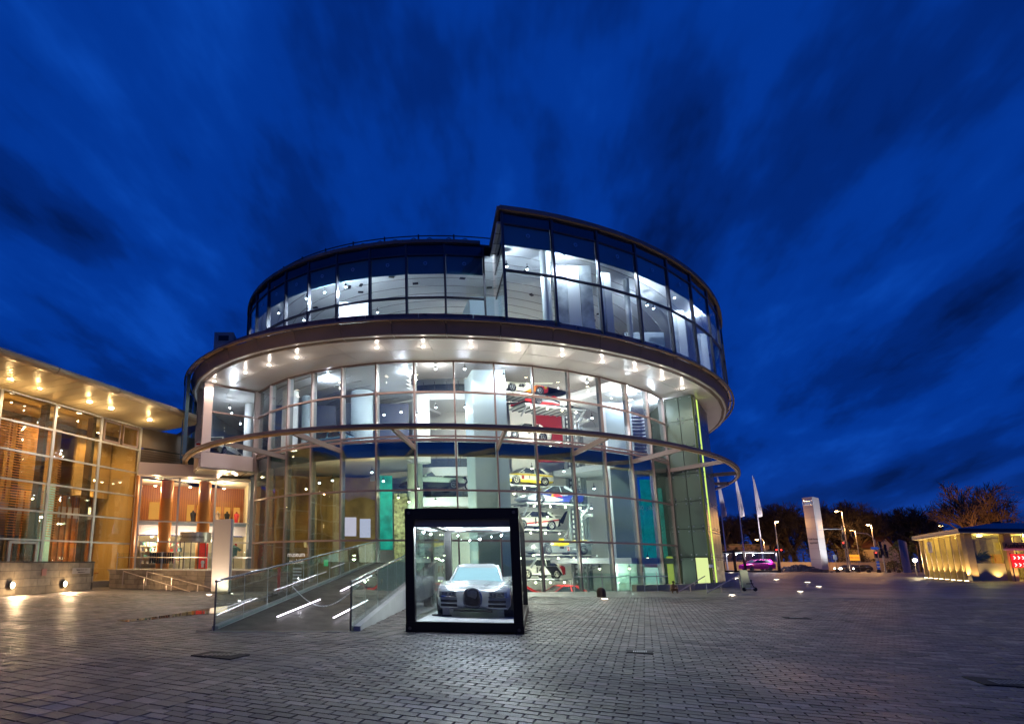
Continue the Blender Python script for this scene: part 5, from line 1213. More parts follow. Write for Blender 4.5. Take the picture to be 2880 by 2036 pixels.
def saloon(name, lab, loc, rz, paint, L=4.3, hw=.85, H=1.36, roofm=None, rimm=None, spokes=5, style='box', grp=None, roofs=None, numb=None, cat='car'):
    c = thing(name, lab, cat, loc, rz, grp); LOC[c.name] = Vector((0, 0, 0)); f = L / 4.3; h = H / 1.36
    if style == 'box': st = [(-2.12, .78, .28, .62, .64), (-2.05, .82, .2, .68, .72), (-1.6, .85, .18, .76, .80), (-.7, .85, .18, .84, .88), (.3, .85, .18, .86, .90), (1.4, .85, .18, .86, .92), (2.0, .84, .22, .86, .92), (2.14, .8, .34, .82, .88)]
    elif style == 'sleek': st = [(-2.15, .66, .16, .34, .38), (-1.95, .80, .12, .50, .56), (-1.5, .86, .1, .68, .72), (-.8, .85, .1, .74, .78), (.3, .85, .1, .76, .84), (1.3, .87, .12, .82, .92), (2.0, .86, .16, .84, .94), (2.15, .8, .3, .78, .88)]
    else: st = [(-2.12, .72, .25, .55, .6), (-2.0, .8, .2, .66, .72), (-1.4, .84, .18, .78, .84), (-.6, .85, .18, .86, .92), (.4, .85, .18, .9, .96), (1.5, .85, .2, .92, 1.0), (2.05, .8, .28, .88, .98), (2.14, .74, .4, .8, .9)]
    loft(c, [(x * f, w_ * hw / .85, zl * h, zs * h, zt * h) for x, w_, zl, zs, zt in st], paint)
    gx = dict(box=(-.95, -.25, 1.15, 1.75), sleek=(-1.05, -.15, .75, 1.7), hatch=(-1.05, -.3, 1.35, 1.95))[style]
    zb = dict(box=.88, sleek=.80, hatch=.92)[style] * h; x0, x1, x2, x3 = [q * f for q in gx]; wb, wt = hw * .9, hw * .74
    mb = MB(); mb.hexa([(x0, -wb, zb), (x3, -wb, zb), (x3, wb, zb), (x0, wb, zb)], [(x1, -wt, H - .02), (x2, -wt, H - .02), (x2, wt, H - .02), (x1, wt, H - .02)]); mb.build('window', WG, c, True)
    rm = roofm or paint
    mb = MB(); mb.hexa([(x1 - .06, -wt - .02, H - .035), (x2 + .08, -wt - .02, H - .035), (x2 + .08, wt + .02, H - .035), (x1 - .06, wt + .02, H - .035)], [(x1 + .1, -wt + .08, H + .02), (x2 - .05, -wt + .08, H + .02), (x2 - .05, wt - .08, H + .02), (x1 + .1, wt - .08, H + .02)]); mb.build('roof', rm, c, True)
    for s in (-1, 1):
        mb = MB(); w1, w2 = s * (wb + .012), s * (wt + .012)
        for (xa, xb, t) in ((x0, x1, .05), ((x0 + x3) / 2 + .08, (x1 + x2) / 2 + .06, .07), (x3 - .06, x2 - .02, .16)): mb.beam((xa, w1, zb), (xb, w2, H - .03), t, .03, up=(0, 1, 0))
        mb.beam((x0, w1, zb - .01), (x3, w1, zb - .01), .03, .04); mb.build('pillar', rm, c, True)
        for xw in (-1.3 * f, 1.28 * f): MB().lathe((xw, s * (hw - .10), .32), [(.385, -.1), (.385, .112)], 24, 'y').build('wheel_arch', BLACK, c, True)
        MB().box((x0 + .25, s * (hw + .08), zb + .06), (.12, .16, .1)).build('door_mirror', paint, c, True)
        MB().box((-2.08 * f, s * hw * .7, .6 * h), (.06, .34, .12)).build('headlight', mat('lamp_clear', (.8, .8, .75), .1, .3), c, True)
        MB().box((2.12 * f, s * hw * .68, .72 * h), (.05, .34, .13)).build('tail_light', mat('lamp_red', (.5, .01, .01), .2), c, True)
        MB().beam((0.1 * f, s * (hw + .004), .25), (0.1 * f, s * (hw - .01), zb), .012, .01).build('door_seam', BLACK, c, True)
    wheelset(c, (-1.3 * f, 1.28 * f), .315, hw, rimm or STEEL, spokes)
    MB().box((-2.14 * f, 0, .28), (.1, hw * 1.7, .12)).build('front_bumper', BLACK if style == 'box' else paint, c, True)
    MB().box((2.15 * f, 0, .34), (.1, hw * 1.7, .14)).build('rear_bumper', BLACK if style == 'box' else paint, c, True)
    return c
def num(c, s_, size, x, z, hw, m_, plate=None):
    if plate: MB().box((x, -hw - .008, z), (size * .8, .012, size * .85)).build('number_plate', plate, c, True)
    o = text('race_number', s_, size, (x, -hw - .03, z), (PI / 2, 0, 0), m_, None, .004, bold=.035); o.parent = c; return o
KR, WR, RD_, OR, YE = (.015, .015, .015), (.80, .78, .70), (.62, .02, .02), (.85, .22, .02), (.85, .60, .02)
BK = mat('number_black', KR, .5); WHN = mat('number_white', (.85, .85, .85), .5)
RZ = .35; YA, YB = 43.2, 40.6
lift = wthing('car_lift', 'tall steel paternoster lift carrying racing cars on stacked trays inside the museum', 'car lift', (14, 43, -1.6))
def tray(u, v, yy, drop=0.):
    p = aty(u, v, yy); ca, sa = math.cos(RZ), math.sin(RZ)
    def T(x, y, z): return (p.x + x * ca - y * sa, p.y + x * sa + y * ca, p.z + z)
    m_ = mat('tray_steel', (.50, .52, .52), .4, .5); md = mat('tray_rib', (.22, .23, .23), .5, .4)
    mb = MB(); mb.hexa([T(-2.55, -.82, -.11), T(2.6, -.82, -.11), T(2.6, 1.05, -.11), T(-2.55, 1.05, -.11)], [T(-2.6, -.86, -.02), T(2.7, -.86, -.02), T(2.7, 1.1, -.02), T(-2.6, 1.1, -.02)]); mb.build('tray', m_, lift)
    for j in range(9): x = -2.3 + j * .57; MB().beam(T(x, -.78, -.16), T(x, 1.0, -.16), .06, .10).build('tray_rib', md, lift)
    for (x, y) in ((-2.0, -.9), (-.7, -.95), (.6, -.95), (1.9, -.9)):
        q = T(x, y, -.3); MB().lathe(q, [(.05, -.05), (.05, .05)], 8).build('tray_lamp', BULBW, lift)
    for (x, sg) in ((-2.62, -1), (2.72, 1)):
        mb = MB(); mb.tube([T(x, -.9, -.05), T(x + .12 * -sg, -.9, -.3), T(x - .55 * sg if sg > 0 else x - .1, -.6, -.95)], .07, 6); mb.build('tray_arm', m_, lift)
    for y in (.2, .8):
        mb = MB(); mb.tube([T(3.2, y - .9, -.75), T(3.2, y - .2, -.75)], .13, 10); mb.build('roller', mat('roller_white', (.75, .76, .74), .4), lift)
    mb = MB(); mb.tube([T(2.7, -.2, -.1), T(3.2, -.5, -.75), T(2.6, 0, -1.2)], .05, 6); mb.build('tray_bracket', m_, lift)
    lamp('tray_light', T(.4, -1.5, -.42), 130, (1, .93, .8), .03, None, None, lift)
    lamp('tray_light', T(-1.6, -1.5, -.42), 110, (1, .93, .8), .03, None, None, lift)
    return p
slots = [('A', 1462, 1113, YA), ('B', 1537, 1150, YB), ('A', 1470, 1243, YA), ('A', 1474, 1367, YA), ('B', 1545, 1417, YB), ('A', 1492, 1489, YA), ('B', 1567, 1558, YB), ('A', 1505, 1625, YA)]
pos = [tray(u, v, yy) for (_, u, v, yy) in slots]
for (u, yy) in ((1590, 42.0), (1601, 42.3), (1622, 41.4), (1632, 41.8), (1640, 42.2)):
    p = aty(u + 8, 1400, yy); MB().box((p.x, p.y, 6.6), (.16 if u not in (1601,) else .34, .16, 14.0)).build('mast', STEELD if u == 1601 else mat('mast_steel', (.30, .32, .32), .4, .6), lift)
p = aty(1608, 1400, 42.0)
for j in range(36): MB().box((p.x, p.y - .02, .2 + j * .36), (.09, .06, .2)).build('chain_link', mat('roller_white', (.75, .76, .74), .4), lift)
p = aty(1630, 1400, 41.0)
for j in range(36): MB().box((p.x, p.y - .12, .3 + j * .36), (.07, .06, .18)).build('chain_link', mat('roller_white', (.75, .76, .74), .4), lift)
p0_ = aty(1400, 1080, 41); p1_ = aty(1640, 1080, 41)
for dz in (0, .35): MB().beam((p0_.x, p0_.y + dz * 3, 13.2 + dz), (p1_.x, p1_.y + dz * 3, 13.2 + dz), .2, .14).build('head_beam', STEELD, lift)
G_ = 'racing cars on the museum lift'
def up(p): return (p.x, p.y, p.z)
c = saloon('rally_saloon', 'white racing saloon 26 with orange and red tail, topmost car on the lift', up(pos[0]), RZ, livery('paint_26', WR, [(-1, 1.6, -9, .25, OR), (-1, .9, -9, -.75, RD_)]), style='box', grp=G_, roofm=mat('cream_paint', WR, .3)); num(c, '26', .55, -.45, .60, .85, BK)
MB().lathe((1.85, -.86, .62), [(.12, -.01), (.12, .01)], 14, 'y').build('yellow_roundel', mat('yellow_dot', YE, .5), c, True)
c = saloon('touring_saloon', 'cream touring saloon numbered 0 with black bonnet in front of the red wall', up(pos[2]), RZ, livery('paint_0', WR, [(0, 1, .80, 2, (.04, .04, .04))]), style='box', grp=G_, roofm=mat('cream_paint', WR, .3)); num(c, '0', .42, -.05, .58, .85, BK)
MB().box((1.98, 0, .98), (.28, 1.5, .04)).build('rear_spoiler', BLACK, c, True)
c = saloon('rally_saloon', 'yellow and white rally saloon numbered 1 with yellow sills, on the lift', up(pos[3]), RZ, livery('paint_y', WR, [(0, 1, -1, .38, YE), (0, 1, .70, .84, YE)]), style='box', grp=G_, rimm=mat('rim_cream', (.8, .75, .6), .4), roofm=mat('cream_paint', WR, .3)); num(c, '1', .36, -.1, .55, .85, BK)
MB().box((1.9, 0, 1.02), (.42, 1.55, .07)).build('rear_spoiler', mat('cream_paint', WR, .3), c, True); MB().box((-.7, -.862, .55), (.22, .01, .28)).build('shield_sticker', mat('sticker_red', (.5, .05, .04), .5), c, True)
c = saloon('touring_coupe', 'blue silver touring coupe with red animal and yellow square livery on the lift', up(pos[4]), RZ, livery('paint_b', (.55, .58, .66), [(.16, 1, .34, .80, (.02, .03, .22)), (-.25, 1, -1, .12, (.02, .03, .22))]), L=4.7, hw=.92, H=1.24, style='sleek', grp=G_, spokes=10, rimm=mat('rim_bright', (.75, .76, .78), .25, .8), roofm=mat('ice_paint', (.6, .66, .72), .3))
MB().box((-.35, -.935, .52), (.34, .012, .26)).build('yellow_patch', mat('yellow_dot', YE, .5), c, True)
mb = MB(); mb.slab([(-.42, -.0), (-.1, .08), (.25, .0), (.42, -.12), (.1, -.1), (-.05, -.16), (-.35, -.1)], 0, .006); o = mb.build('animal_motif', mat('motif_red', (.7, .02, .02), .5), c, True); o.rotation_euler = (PI / 2, 0, 0); o.location = (.0, -.942, .55)
o = text('sponsor_lettering', 'RedBull', .2, (.55, -.945, .58), (PI / 2, 0, 0), WHN); o.parent = c
MB().box((2.2, 0, 1.08), (.3, 1.7, .05)).build('rear_spoiler', SILV, c, True)
c = saloon('rally_saloon', 'white rally car numbered 1 with red stripe and huge rear wing on the lift', up(pos[5]), RZ, livery('paint_w', WR, [(-.12, 1, .44, .54, RD_), (0, 1, -1, .24, KR), (-1, .2, -9, -1.85, KR)]), style='box', grp=G_, rimm=mat('rim_white', (.85, .85, .83), .4), roofm=mat('cream_paint', WR, .3)); num(c, '1', .62, -.15, .58, .85, BK)
MB().slab([(1.7, -.85), (2.75, -.85), (2.75, .85), (1.7, .85)], 1.05, 1.1).build('rear_wing', mat('cream_paint', WR, .3), c, True)
mb = MB()
for s in (-1, 1): mb.add([(1.95, s * .86, .55), (2.35, s * .86, .45), (2.85, s * .86, 1.45), (2.6, s * .86, 1.35)] + [(1.95, s * .83, .55), (2.35, s * .83, .45), (2.85, s * .83, 1.45), (2.6, s * .83, 1.35)], [(0, 1, 2, 3), (7, 6, 5, 4), (0, 4, 5, 1), (1, 5, 6, 2), (2, 6, 7, 3), (3, 7, 4, 0)])
mb.build('wing_end_plate', BLACK, c, True)
c = saloon('touring_saloon', 'white black and red racing saloon numbered 14 on the lowest lift tray', up(pos[7]), RZ, livery('paint_14', WR, [(1, .9, 1.05, 2.1, KR), (1, .5, 2.02, 9, RD_), (0, 1, -1, .24, KR)]), style='box', grp=G_, rimm=mat('rim_cream', (.8, .75, .6), .4), roofm=mat('cream_paint', WR, .3)); num(c, '14', .56, -.3, .58, .85, BK)
MB().box((1.95, 0, 1.04), (.42, 1.6, .06)).build('rear_spoiler', mat('cream_paint', WR, .3), c, True)
# single seater
p = pos[1]; c = thing('single_seater', 'red black silver open wheel racer 8, second from top of the lift', 'racing car', up(p), RZ, G_); LOC[c.name] = Vector((0, 0, 0))
P8 = livery('paint_8', (.50, .56, .62), [(.12, 1, -1, .30, RD_), (.3, 1, .46, .60, KR), (0, 1, -1, .16, KR)])
loft(c, [(-2.3, .12, .16, .24, .26), (-1.6, .22, .14, .42, .46), (-.8, .34, .1, .56, .62), (0, .72, .1, .58, .64), (.8, .78, .1, .58, .70), (1.6, .5, .12, .52, .78), (2.1, .3, .2, .5, .6)], P8)
loft(c, [(.35, .18, .6, .8, .85), (.6, .2, .6, 1.0, 1.05), (1.2, .16, .6, .82, .85), (1.9, .1, .55, .62, .64)], mat('red_cowl', RD_, .3), 'engine_cover')
MB().lathe((.1, 0, .78), [(.13, 0), (.15, .1), (.08, .2), (.01, .23)], 12).build('headrest', mat('red_cowl', RD_, .3), c, True, True)
MB().box((-2.25, 0, .18), (.5, 1.7, .05)).build('front_wing', P8, c, True); MB().box((2.3, 0, .86), (.4, 1.1, .05)).build('rear_wing', BLACK, c, True)
for s in (-1, 1): MB().box((2.3, s * .55, .72), (.5, .03, .42)).build('wing_end_plate', BLACK, c, True); MB().box((-2.25, s * .86, .24), (.55, .03, .2)).build('wing_end_plate', mat('red_cowl', RD_, .3), c, True)
wheelset(c, (-1.35, 1.5), .31, .88, mat('rim_grey', (.2, .2, .22), .4, .6), 5, .34, .33)
for x in (-1.35, 1.5): MB().tube([(x, -.75, .32), (x, .75, .32)], .03, 6).build('suspension_arm', BLACK, c, True)
num(c, '8', .34, .95, .42, .78, WHN); MB().box((.95, -.79, .66), (.3, .012, .12)).build('yellow_patch', mat('yellow_dot', YE, .5), c, True)
# prototype
p = pos[6]; c = thing('sports_prototype', 'grey open prototype racer 2 with yellow cockpit surround on the lift', 'racing car', up(p), RZ, G_); LOC[c.name] = Vector((0, 0, 0))
PG = mat('grey_paint', (.30, .32, .33), .3, .4, coat=.4)
loft(c, [(-2.35, .7, .1, .16, .2), (-2.0, .92, .08, .45, .48), (-1.55, .96, .08, .72, .76), (-1.1, .96, .08, .60, .62), (-.3, .94, .08, .48, .52), (.6, .95, .08, .54, .60), (1.1, .96, .08, .66, .72), (1.5, .96, .1, .76, .8), (2.0, .94, .2, .62, .66), (2.3, .9, .3, .5, .54)], PG)
loft(c, [(-.7, .3, .5, .56, .6), (-.1, .36, .5, .72, .78), (.35, .36, .5, .9, .96), (.7, .3, .5, .8, .86), (1.2, .15, .5, .62, .66)], mat('yellow_paint', YE, .3), 'cockpit_surround')
MB().box((.35, -.1, 1.0), (.2, .3, .22)).build('roll_hoop', mat('yellow_paint', YE, .3), c, True)
MB().box((2.25, 0, .98), (.42, 1.75, .05)).build('rear_wing', mat('yellow_paint', YE, .3), c, True)
for s in (-1, 1):
    MB().box((2.2, s * .88, .85), (.5, .03, .32)).build('wing_end_plate', PG, c, True)
    for xw in (-1.5, 1.5): MB().lathe((xw, s * .86, .33), [(.385, -.08), (.385, .105)], 24, 'y').build('wheel_arch', BLACK, c, True)
wheelset(c, (-1.5, 1.5), .325, .96, mat('rim_bright', (.75, .76, .78), .25, .8), 12)
num(c, '2', .34, .18, .34, .95, mat('number_red', (.5, .03, .02), .5), WHN); MB().box((-.35, -.96, .44), (.34, .012, .16)).build('flag_sticker', livery('flag', KR, [(0, 1, -1, .0, RD_), (0, 1, -.3, -.03, YE)]), c, True)
o = text('sponsor_lettering', 'infineon', .17, (.78, -.975, .33), (PI / 2, 0, 0), WHN); o.parent = c
# floor cars
for i, (u, yy, lab, pm, rf) in enumerate(((1578, 38.2, 'red roofed green and white touring car on the ground floor, right one', livery('paint_o', (.55, .75, .70), [(0, 1, .78, 9, RD_)]), mat('red_roof', RD_, .3)), (1436, 38.4, 'red roofed touring car partly behind the showcase frame', livery('paint_o2', WR, [(0, 1, .78, 9, RD_)]), mat('red_roof', RD_, .3)), (1240, 37.2, 'red and green touring car on the ground floor seen through the showcase', livery('paint_o3', (.05, .25, .18), [(0, 1, .7, 9, RD_)]), mat('red_roof', RD_, .3)), (1100, 34.8, 'red and dark touring car behind the ramp balustrade', livery('paint_o4', (.10, .12, .12), [(0, 1, .66, 9, RD_)]), mat('red_roof', RD_, .3)))):
    q = aty(u, 1660, yy); c = saloon('touring_saloon', lab, (q.x, q.y, -1.28), .1, pm, style='sleek', grp='touring cars on the museum ground floor', roofm=rf)
    if i == 0: o = text('sponsor_lettering', 'OLAV', .42, (-.1, -.88, .52), (PI / 2, 0, 0), mat('number_red', (.5, .03, .02), .5)); o.parent = c
q = aty(918, 1228, 35.6); saloon('blue_coupe', 'metallic blue rounded coupe on the first gallery behind the left glazing', (q.x, q.y, 8.16), -.55, mat('blue_metal', (.10, .22, .30), .25, .6, coat=.5), style='hatch', H=1.4)
q = aty(621, 1262, 37.6); saloon('white_saloon', 'white saloon with dark bumper seen from behind in the gallery corner at left', (q.x, q.y, 8.16), -1.75, livery('paint_rear', (.78, .78, .74), [(0, 1, -1, .55, (.10, .12, .11))]), style='box', H=1.38, roofm=mat('cream_paint', WR, .3))
q = aty(1480, 880, 30.2); saloon('vintage_car', 'dark green vintage car with round wings up in the tall glazed upper floor', (q.x, q.y, 13.52), .1, mat('green_paint', (.02, .08, .05), .3, coat=.5), style='hatch', H=1.3)
q = aty(1215, 1366, 39.2); saloon('vintage_car', 'old white and green car on the middle balcony between the white bands', (q.x, q.y, 6.45), .2, livery('paint_v', (.5, .6, .52), [(0, 1, -1, .45, KR)]), style='hatch', H=1.2)
q = aty(1296, 1366, 39.0); mcx = wthing('display_motorcycle', 'dark motorcycle beside the old car on the middle balcony', 'motorcycle', (q.x, q.y, 6.45))
for dx in (-.6, .6): MB().tube([(q.x + dx + .3 * math.cos(a), q.y, 6.75 + .3 * math.sin(a)) for a in [2 * PI * k / 16 for k in range(17)]], .05, 6, caps=False).build('wheel', RUBBER, mcx)
mb = MB(); mb.beam((q.x - .55, q.y, 6.8), (q.x + .1, q.y, 7.25), .16, .2); mb.beam((q.x + .55, q.y, 6.8), (q.x + .3, q.y, 7.4), .07, .07); mb.beam((q.x - .5, q.y, 7.2), (q.x + .3, q.y, 7.25), .24, .18); mb.build('frame', mat('moto_dark', (.05, .06, .09), .3, .5), mcx)
mb = MB(); mb.tube([(q.x + .3, q.y - .3, 7.45), (q.x + .3, q.y + .3, 7.45)], .02, 6); mb.build('handlebar', STEEL, mcx)
# ------------------------------------------------------------------ right hand side entrance: low wall, rails, glass fence, scooter, person
gf = wthing('entrance_glass_fence', 'green glass fence with steel rail at the side entrance right of the round glazing', 'glass fence', (16, 33, 0))
fpts = [atz(1615, 1667, 0), atz(1735, 1666, 0), atz(1850, 1663, 0), atz(1882, 1663, 0)]
for i in range(3):
    a_, b_ = fpts[i], fpts[i + 1]; n_ = 3 if i < 2 else 1
    for j in range(n_):
        p, q = a_.lerp(b_, (j + .02) / n_), a_.lerp(b_, (j + .98) / n_)
        MB().beam((p.x, p.y, .52), (q.x, q.y, .52), .02, .96).build('glass_panel', BG, gf); MB().tube([(p.x, p.y, 0), (p.x, p.y, 1.06)], .02, 6).build('post', STEEL, gf)
MB().tube([(p.x, p.y, .82) for p in fpts], .022, 6).build('rail', STEEL, gf)
a_, b_ = atz(1880, 1661, 0), atz(2030, 1652, 0)
lw = wthing('side_entrance_wall', 'long low pale stone kerb wall below the stair tower, lit warm', 'low wall', (21, 34, 0))
c1, c2, c3 = atz(1812, 1664, 0), atz(1980, 1660, 0), atz(2090, 1650, 0)
for (p, q) in ((c1, c2), (c2, c3)):
    n_ = 6
    for j in range(n_):
        s, e = p.lerp(q, (j + .01) / n_), p.lerp(q, (j + .99) / n_); MB().beam((s.x, s.y + 1.1, .16), (e.x, e.y + 1.1, .16), .3, .34).build('kerb_stone', mat('pale_kerb_stone', (.42, .36, .27), .7, var=.15, vs=2), lw)
for i, (u0, v0, ut, vt, uw, vw) in enumerate(((1908, 1664, 1983, 1619, 1990, 1667), (1990, 1665, 2078, 1617, 2086, 1662))):
    top = aty(ut, vt, 33.2 - i * .3); bot = atz(u0, v0, .02); g = wthing('entrance_handrail', ['sloping steel handrail nearer the tower door at the side entrance', 'sloping steel handrail farther right at the side entrance, beside the board'][i], 'handrail', (top.x, top.y, 0), 'handrails at the side entrance')
    foot = atz(uw, vw, 0); MB().tube([bot, top, (foot.x, foot.y, 0)], .03, 8).build('rail', RAILM, g)
    m_ = bot.lerp(top, .42); MB().tube([(m_.x, m_.y, 0), m_], .025, 6).build('post', RAILM, g)
p = atz(2098, 1657, 0); bd = wthing('info_board', 'pale green upright board behind the parked kick scooter', 'board', p)
MB().hexa([(p.x - .1, p.y + .1, .0), (p.x + .42, p.y + .1, .0), (p.x + .42, p.y + .16, .0), (p.x - .1, p.y + .16, .0)], [(p.x - .18, p.y + .1, 1.15), (p.x + .3, p.y + .1, 1.15), (p.x + .3, p.y + .16, 1.15), (p.x - .18, p.y + .16, 1.15)]).build('panel', mat('board_green', (.34, .42, .28), .5), bd, bevel=.03)
p = atz(2110, 1662, 0); ks = wthing('kick_scooter', 'dark folded kick scooter parked at the foot of the pale green board', 'scooter', p)
for dx in (-.32, .3): MB().lathe((p.x + dx, p.y, .11), [(.11, -.02), (.11, .02)], 16, 'y').build('wheel', RUBBER, ks)
MB().beam((p.x - .3, p.y, .14), (p.x + .22, p.y, .16), .14, .03).build('deck', STEEL, ks)
MB().tube([(p.x + .28, p.y, .14), (p.x + .14, p.y, .42), (p.x + .1, p.y, .62)], .022, 6).build('stem', BLACK, ks); MB().tube([(p.x - .18, p.y - .05, .42), (p.x + .28, p.y + .1, .42)], .03, 6).build('handlebar', BLACK, ks)
MB().lathe((p.x + .12, p.y, .58), [(.04, -.03), (.06, .02), (.02, .06)], 8).build('headlamp', BLACK, ks)
# crouching person behind the glass fence: one skinned body
p = atz(1898, 1668, 0); x, y = p.x, p.y + .12
pr = wthing('person', 'small person crouching by the side entrance wall in tan clothes with dark hair', 'person', (x, y, 0))
def skin(nm, pts, edges, rad_, m_, par, root=0):
    me = bpy.data.meshes.new(nm); o_ = LOC[par.name]; me.from_pydata([Vector(q) - o_ for q in pts], edges, []); ob = bpy.data.objects.new(nm, me); col.objects.link(ob); ob.parent = par
    md = ob.modifiers.new('skin', 'SKIN'); ly = me.skin_vertices[0].data
    for i, r in enumerate(rad_): ly[i].radius = (r, r); ly[i].use_root = (i == root)
    ob.modifiers.new('sub', 'SUBSURF').levels = 1; ob.modifiers['sub'].render_levels = 2; me.materials.append(m_); LOC[ob.name] = o_; return ob
K_ = .62
P_ = [(0, .1, .26), (0, .02, .45), (.02, -.02, .66), (.02, -.05, .76), (.03, -.08, .88), (.14, .1, .24), (.2, -.26, .42), (.2, -.18, .06), (.2, -.32, .04), (-.14, .1, .24), (-.2, -.26, .42), (-.2, -.18, .06), (-.2, -.32, .04), (.19, 0, .64), (.26, -.2, .5), (.12, -.38, .44), (-.16, 0, .64), (-.26, -.2, .5), (-.1, -.38, .44)]
P_ = [(a * K_, b * K_, c * K_) for a, b, c in P_]
skin('body', [(x + a, y + b, z) for a, b, z in P_], [(0, 1), (1, 2), (2, 3), (3, 4), (0, 5), (5, 6), (6, 7), (7, 8), (0, 9), (9, 10), (10, 11), (11, 12), (2, 13), (13, 14), (14, 15), (2, 16), (16, 17), (17, 18)],
    [q_ * K_ for q_ in (.14, .15, .13, .05, .10, .1, .075, .05, .04, .1, .075, .05, .04, .06, .045, .03, .06, .045, .03)], mat('person_clothes', (.20, .12, .06), .9), pr)
MB().lathe((x + .02, y - .035, .57), [(.066, -.03), (.072, .01), (.05, .05), (.01, .065)], 14).build('hair', mat('dark_hair', (.02, .012, .008), .9), pr, smooth=True)
for s in (-1, 1):   # hands with fingers
    hx, hy = x + .07 * s + .006, y - .26
    pts = [(hx, hy, .275), (hx, hy - .035, .27)]; ed = [(0, 1)]; rd = [.018, .02]
    for k in range(4): pts += [(hx + (k - 1.5) * .013, hy - .058 + abs(k - 1.5) * .004, .262), (hx + (k - 1.5) * .0135, hy - .07, .245)]; ed += [(1, 2 + 2 * k), (2 + 2 * k, 3 + 2 * k)]; rd += [.006, .0055]
    pts.append((hx - .024 * s, hy - .03, .264)); ed.append((0, len(pts) - 1)); rd.append(.0065)
    skin('hand', pts, ed, rd, mat('skin_tone', (.45, .26, .18), .6), pr)

# ------------------------------------------------------------------ boulevard on the right: far things stand 80 to 130 m away
road = MB(); road.slab([(40, 126), (190, 126), (190, 138), (40, 138)], -.02, .0); tag(road.build('road', mat('asphalt', (.05, .048, .05), .6, var=.15, vs=.8)), kind='structure')
kb = MB(); kb.beam((40, 125.6, .05), (190, 125.6, .05), .3, .14); tag(kb.build('road_kerb', mat('kerb_grey', (.3, .29, .27), .7)), kind='structure')
vg = MB(); vg.slab([(20, 138.4), (230, 138.4), (230, 260), (20, 260)], -.02, .02); tag(vg.build('verge', mat('winter_grass', (.04, .045, .02), 1, var=.4, vs=.4)), kind='structure')
kb = MB(); kb.slab([(40, 117.2), (190, 117.2), (190, 120), (40, 120)], -.02, .012); tag(kb.build('footpath', mat('footpath_pale', (.34, .27, .18), .7)), kind='structure')
# white traffic-line on the plaza edge
# pylon
pL, pR = atz(2285, 1609, 0), atz(2332, 1609, 0); yy = 119.0
pL, pR = aty(2285, 1609, yy), aty(2332, 1609, yy); hh = aty(2255, 1400, yy).z
py = wthing('brand_pylon', 'tall pale sloping-sided pylon with linked chevron emblem near the road', 'pylon', (pL.x, pL.y, 0))
w0 = pR.x - pL.x; M_P = mat('pylon_panel', (.52, .49, .48), .5, .1)
def pyl(z, s): return pL.x, pL.x + w0 * .98
P0 = Vector((pL.x, yy)); t_ = aty(2313, 1600, 116.6); P1 = Vector((t_.x, 116.6)); t_ = aty(2332, 1600, 119.2); P2 = Vector((t_.x, 119.2)); P1b = P1.lerp(P2, .12) + Vector((.12, -.02)); P3 = P2 + (P0 - P1) * .8
lv = [.5 + i * (hh - .5) / 7 for i in range(8)]
for i in range(7):
    a0, a1 = pyl(lv[i], 0); z0, z1 = lv[i] + .012, lv[i + 1] - .012
    m2 = MB(); m2.slab([(P0.x, P0.y), (P1.x, P1.y), (P1b.x, P1b.y), (P2.x, P2.y), (P3.x, P3.y)], z0, z1); m2.build('panel', M_P, py)
q_ = [P.lerp((P0 + P2) / 2, .06) for P in (P0, P1, P2, P3)]; MB().slab([(q.x, q.y) for q in q_], 0, hh - .1).build('core', BLACK, py)
xm = (P0.x + P1.x) / 2; yy = (P0.y + P1.y) / 2 - .1; pa = math.atan2(P1.y - P0.y, P1.x - P0.x)
for k in range(4):
    zc = hh - 1.15; r = .46
    MB().tube([(xm + ((k - 1.5) * .56 + r * math.cos(a)) * math.cos(pa), yy + ((k - 1.5) * .56 + r * math.cos(a)) * math.sin(pa), zc + r * math.sin(a)) for a in [2 * PI * j / 24 for j in range(25)]], .06, 5, caps=False).build('emblem_ring', mat('emblem_chrome', (.8, .82, .85), .15, .8, emit=(.8, .85, 1), es=.25), py)
text('pylon_lettering', 'Audi Forum', .52, (xm, yy - .03, hh * .435), (PI / 2, 0, pa), tx, py, sx=.9); text('pylon_lettering', 'Ingolstadt', .52, (xm, yy - .03, hh * .435 - .75), (PI / 2, 0, pa), tx, py, sx=.9)
for (du, dv) in ((-20, 0),): lamp('pylon_uplight', (pR.x + 5.5, yy - 7, .5), 9000, (.85, .95, 1), .1, 70, (pR.x, yy, 8), py)
lamp('pylon_uplight', (P0.x - 2, yy - 12, .5), 5000, (1, .85, .75), .1, 60, (P0.x + 1, yy, 8), py)
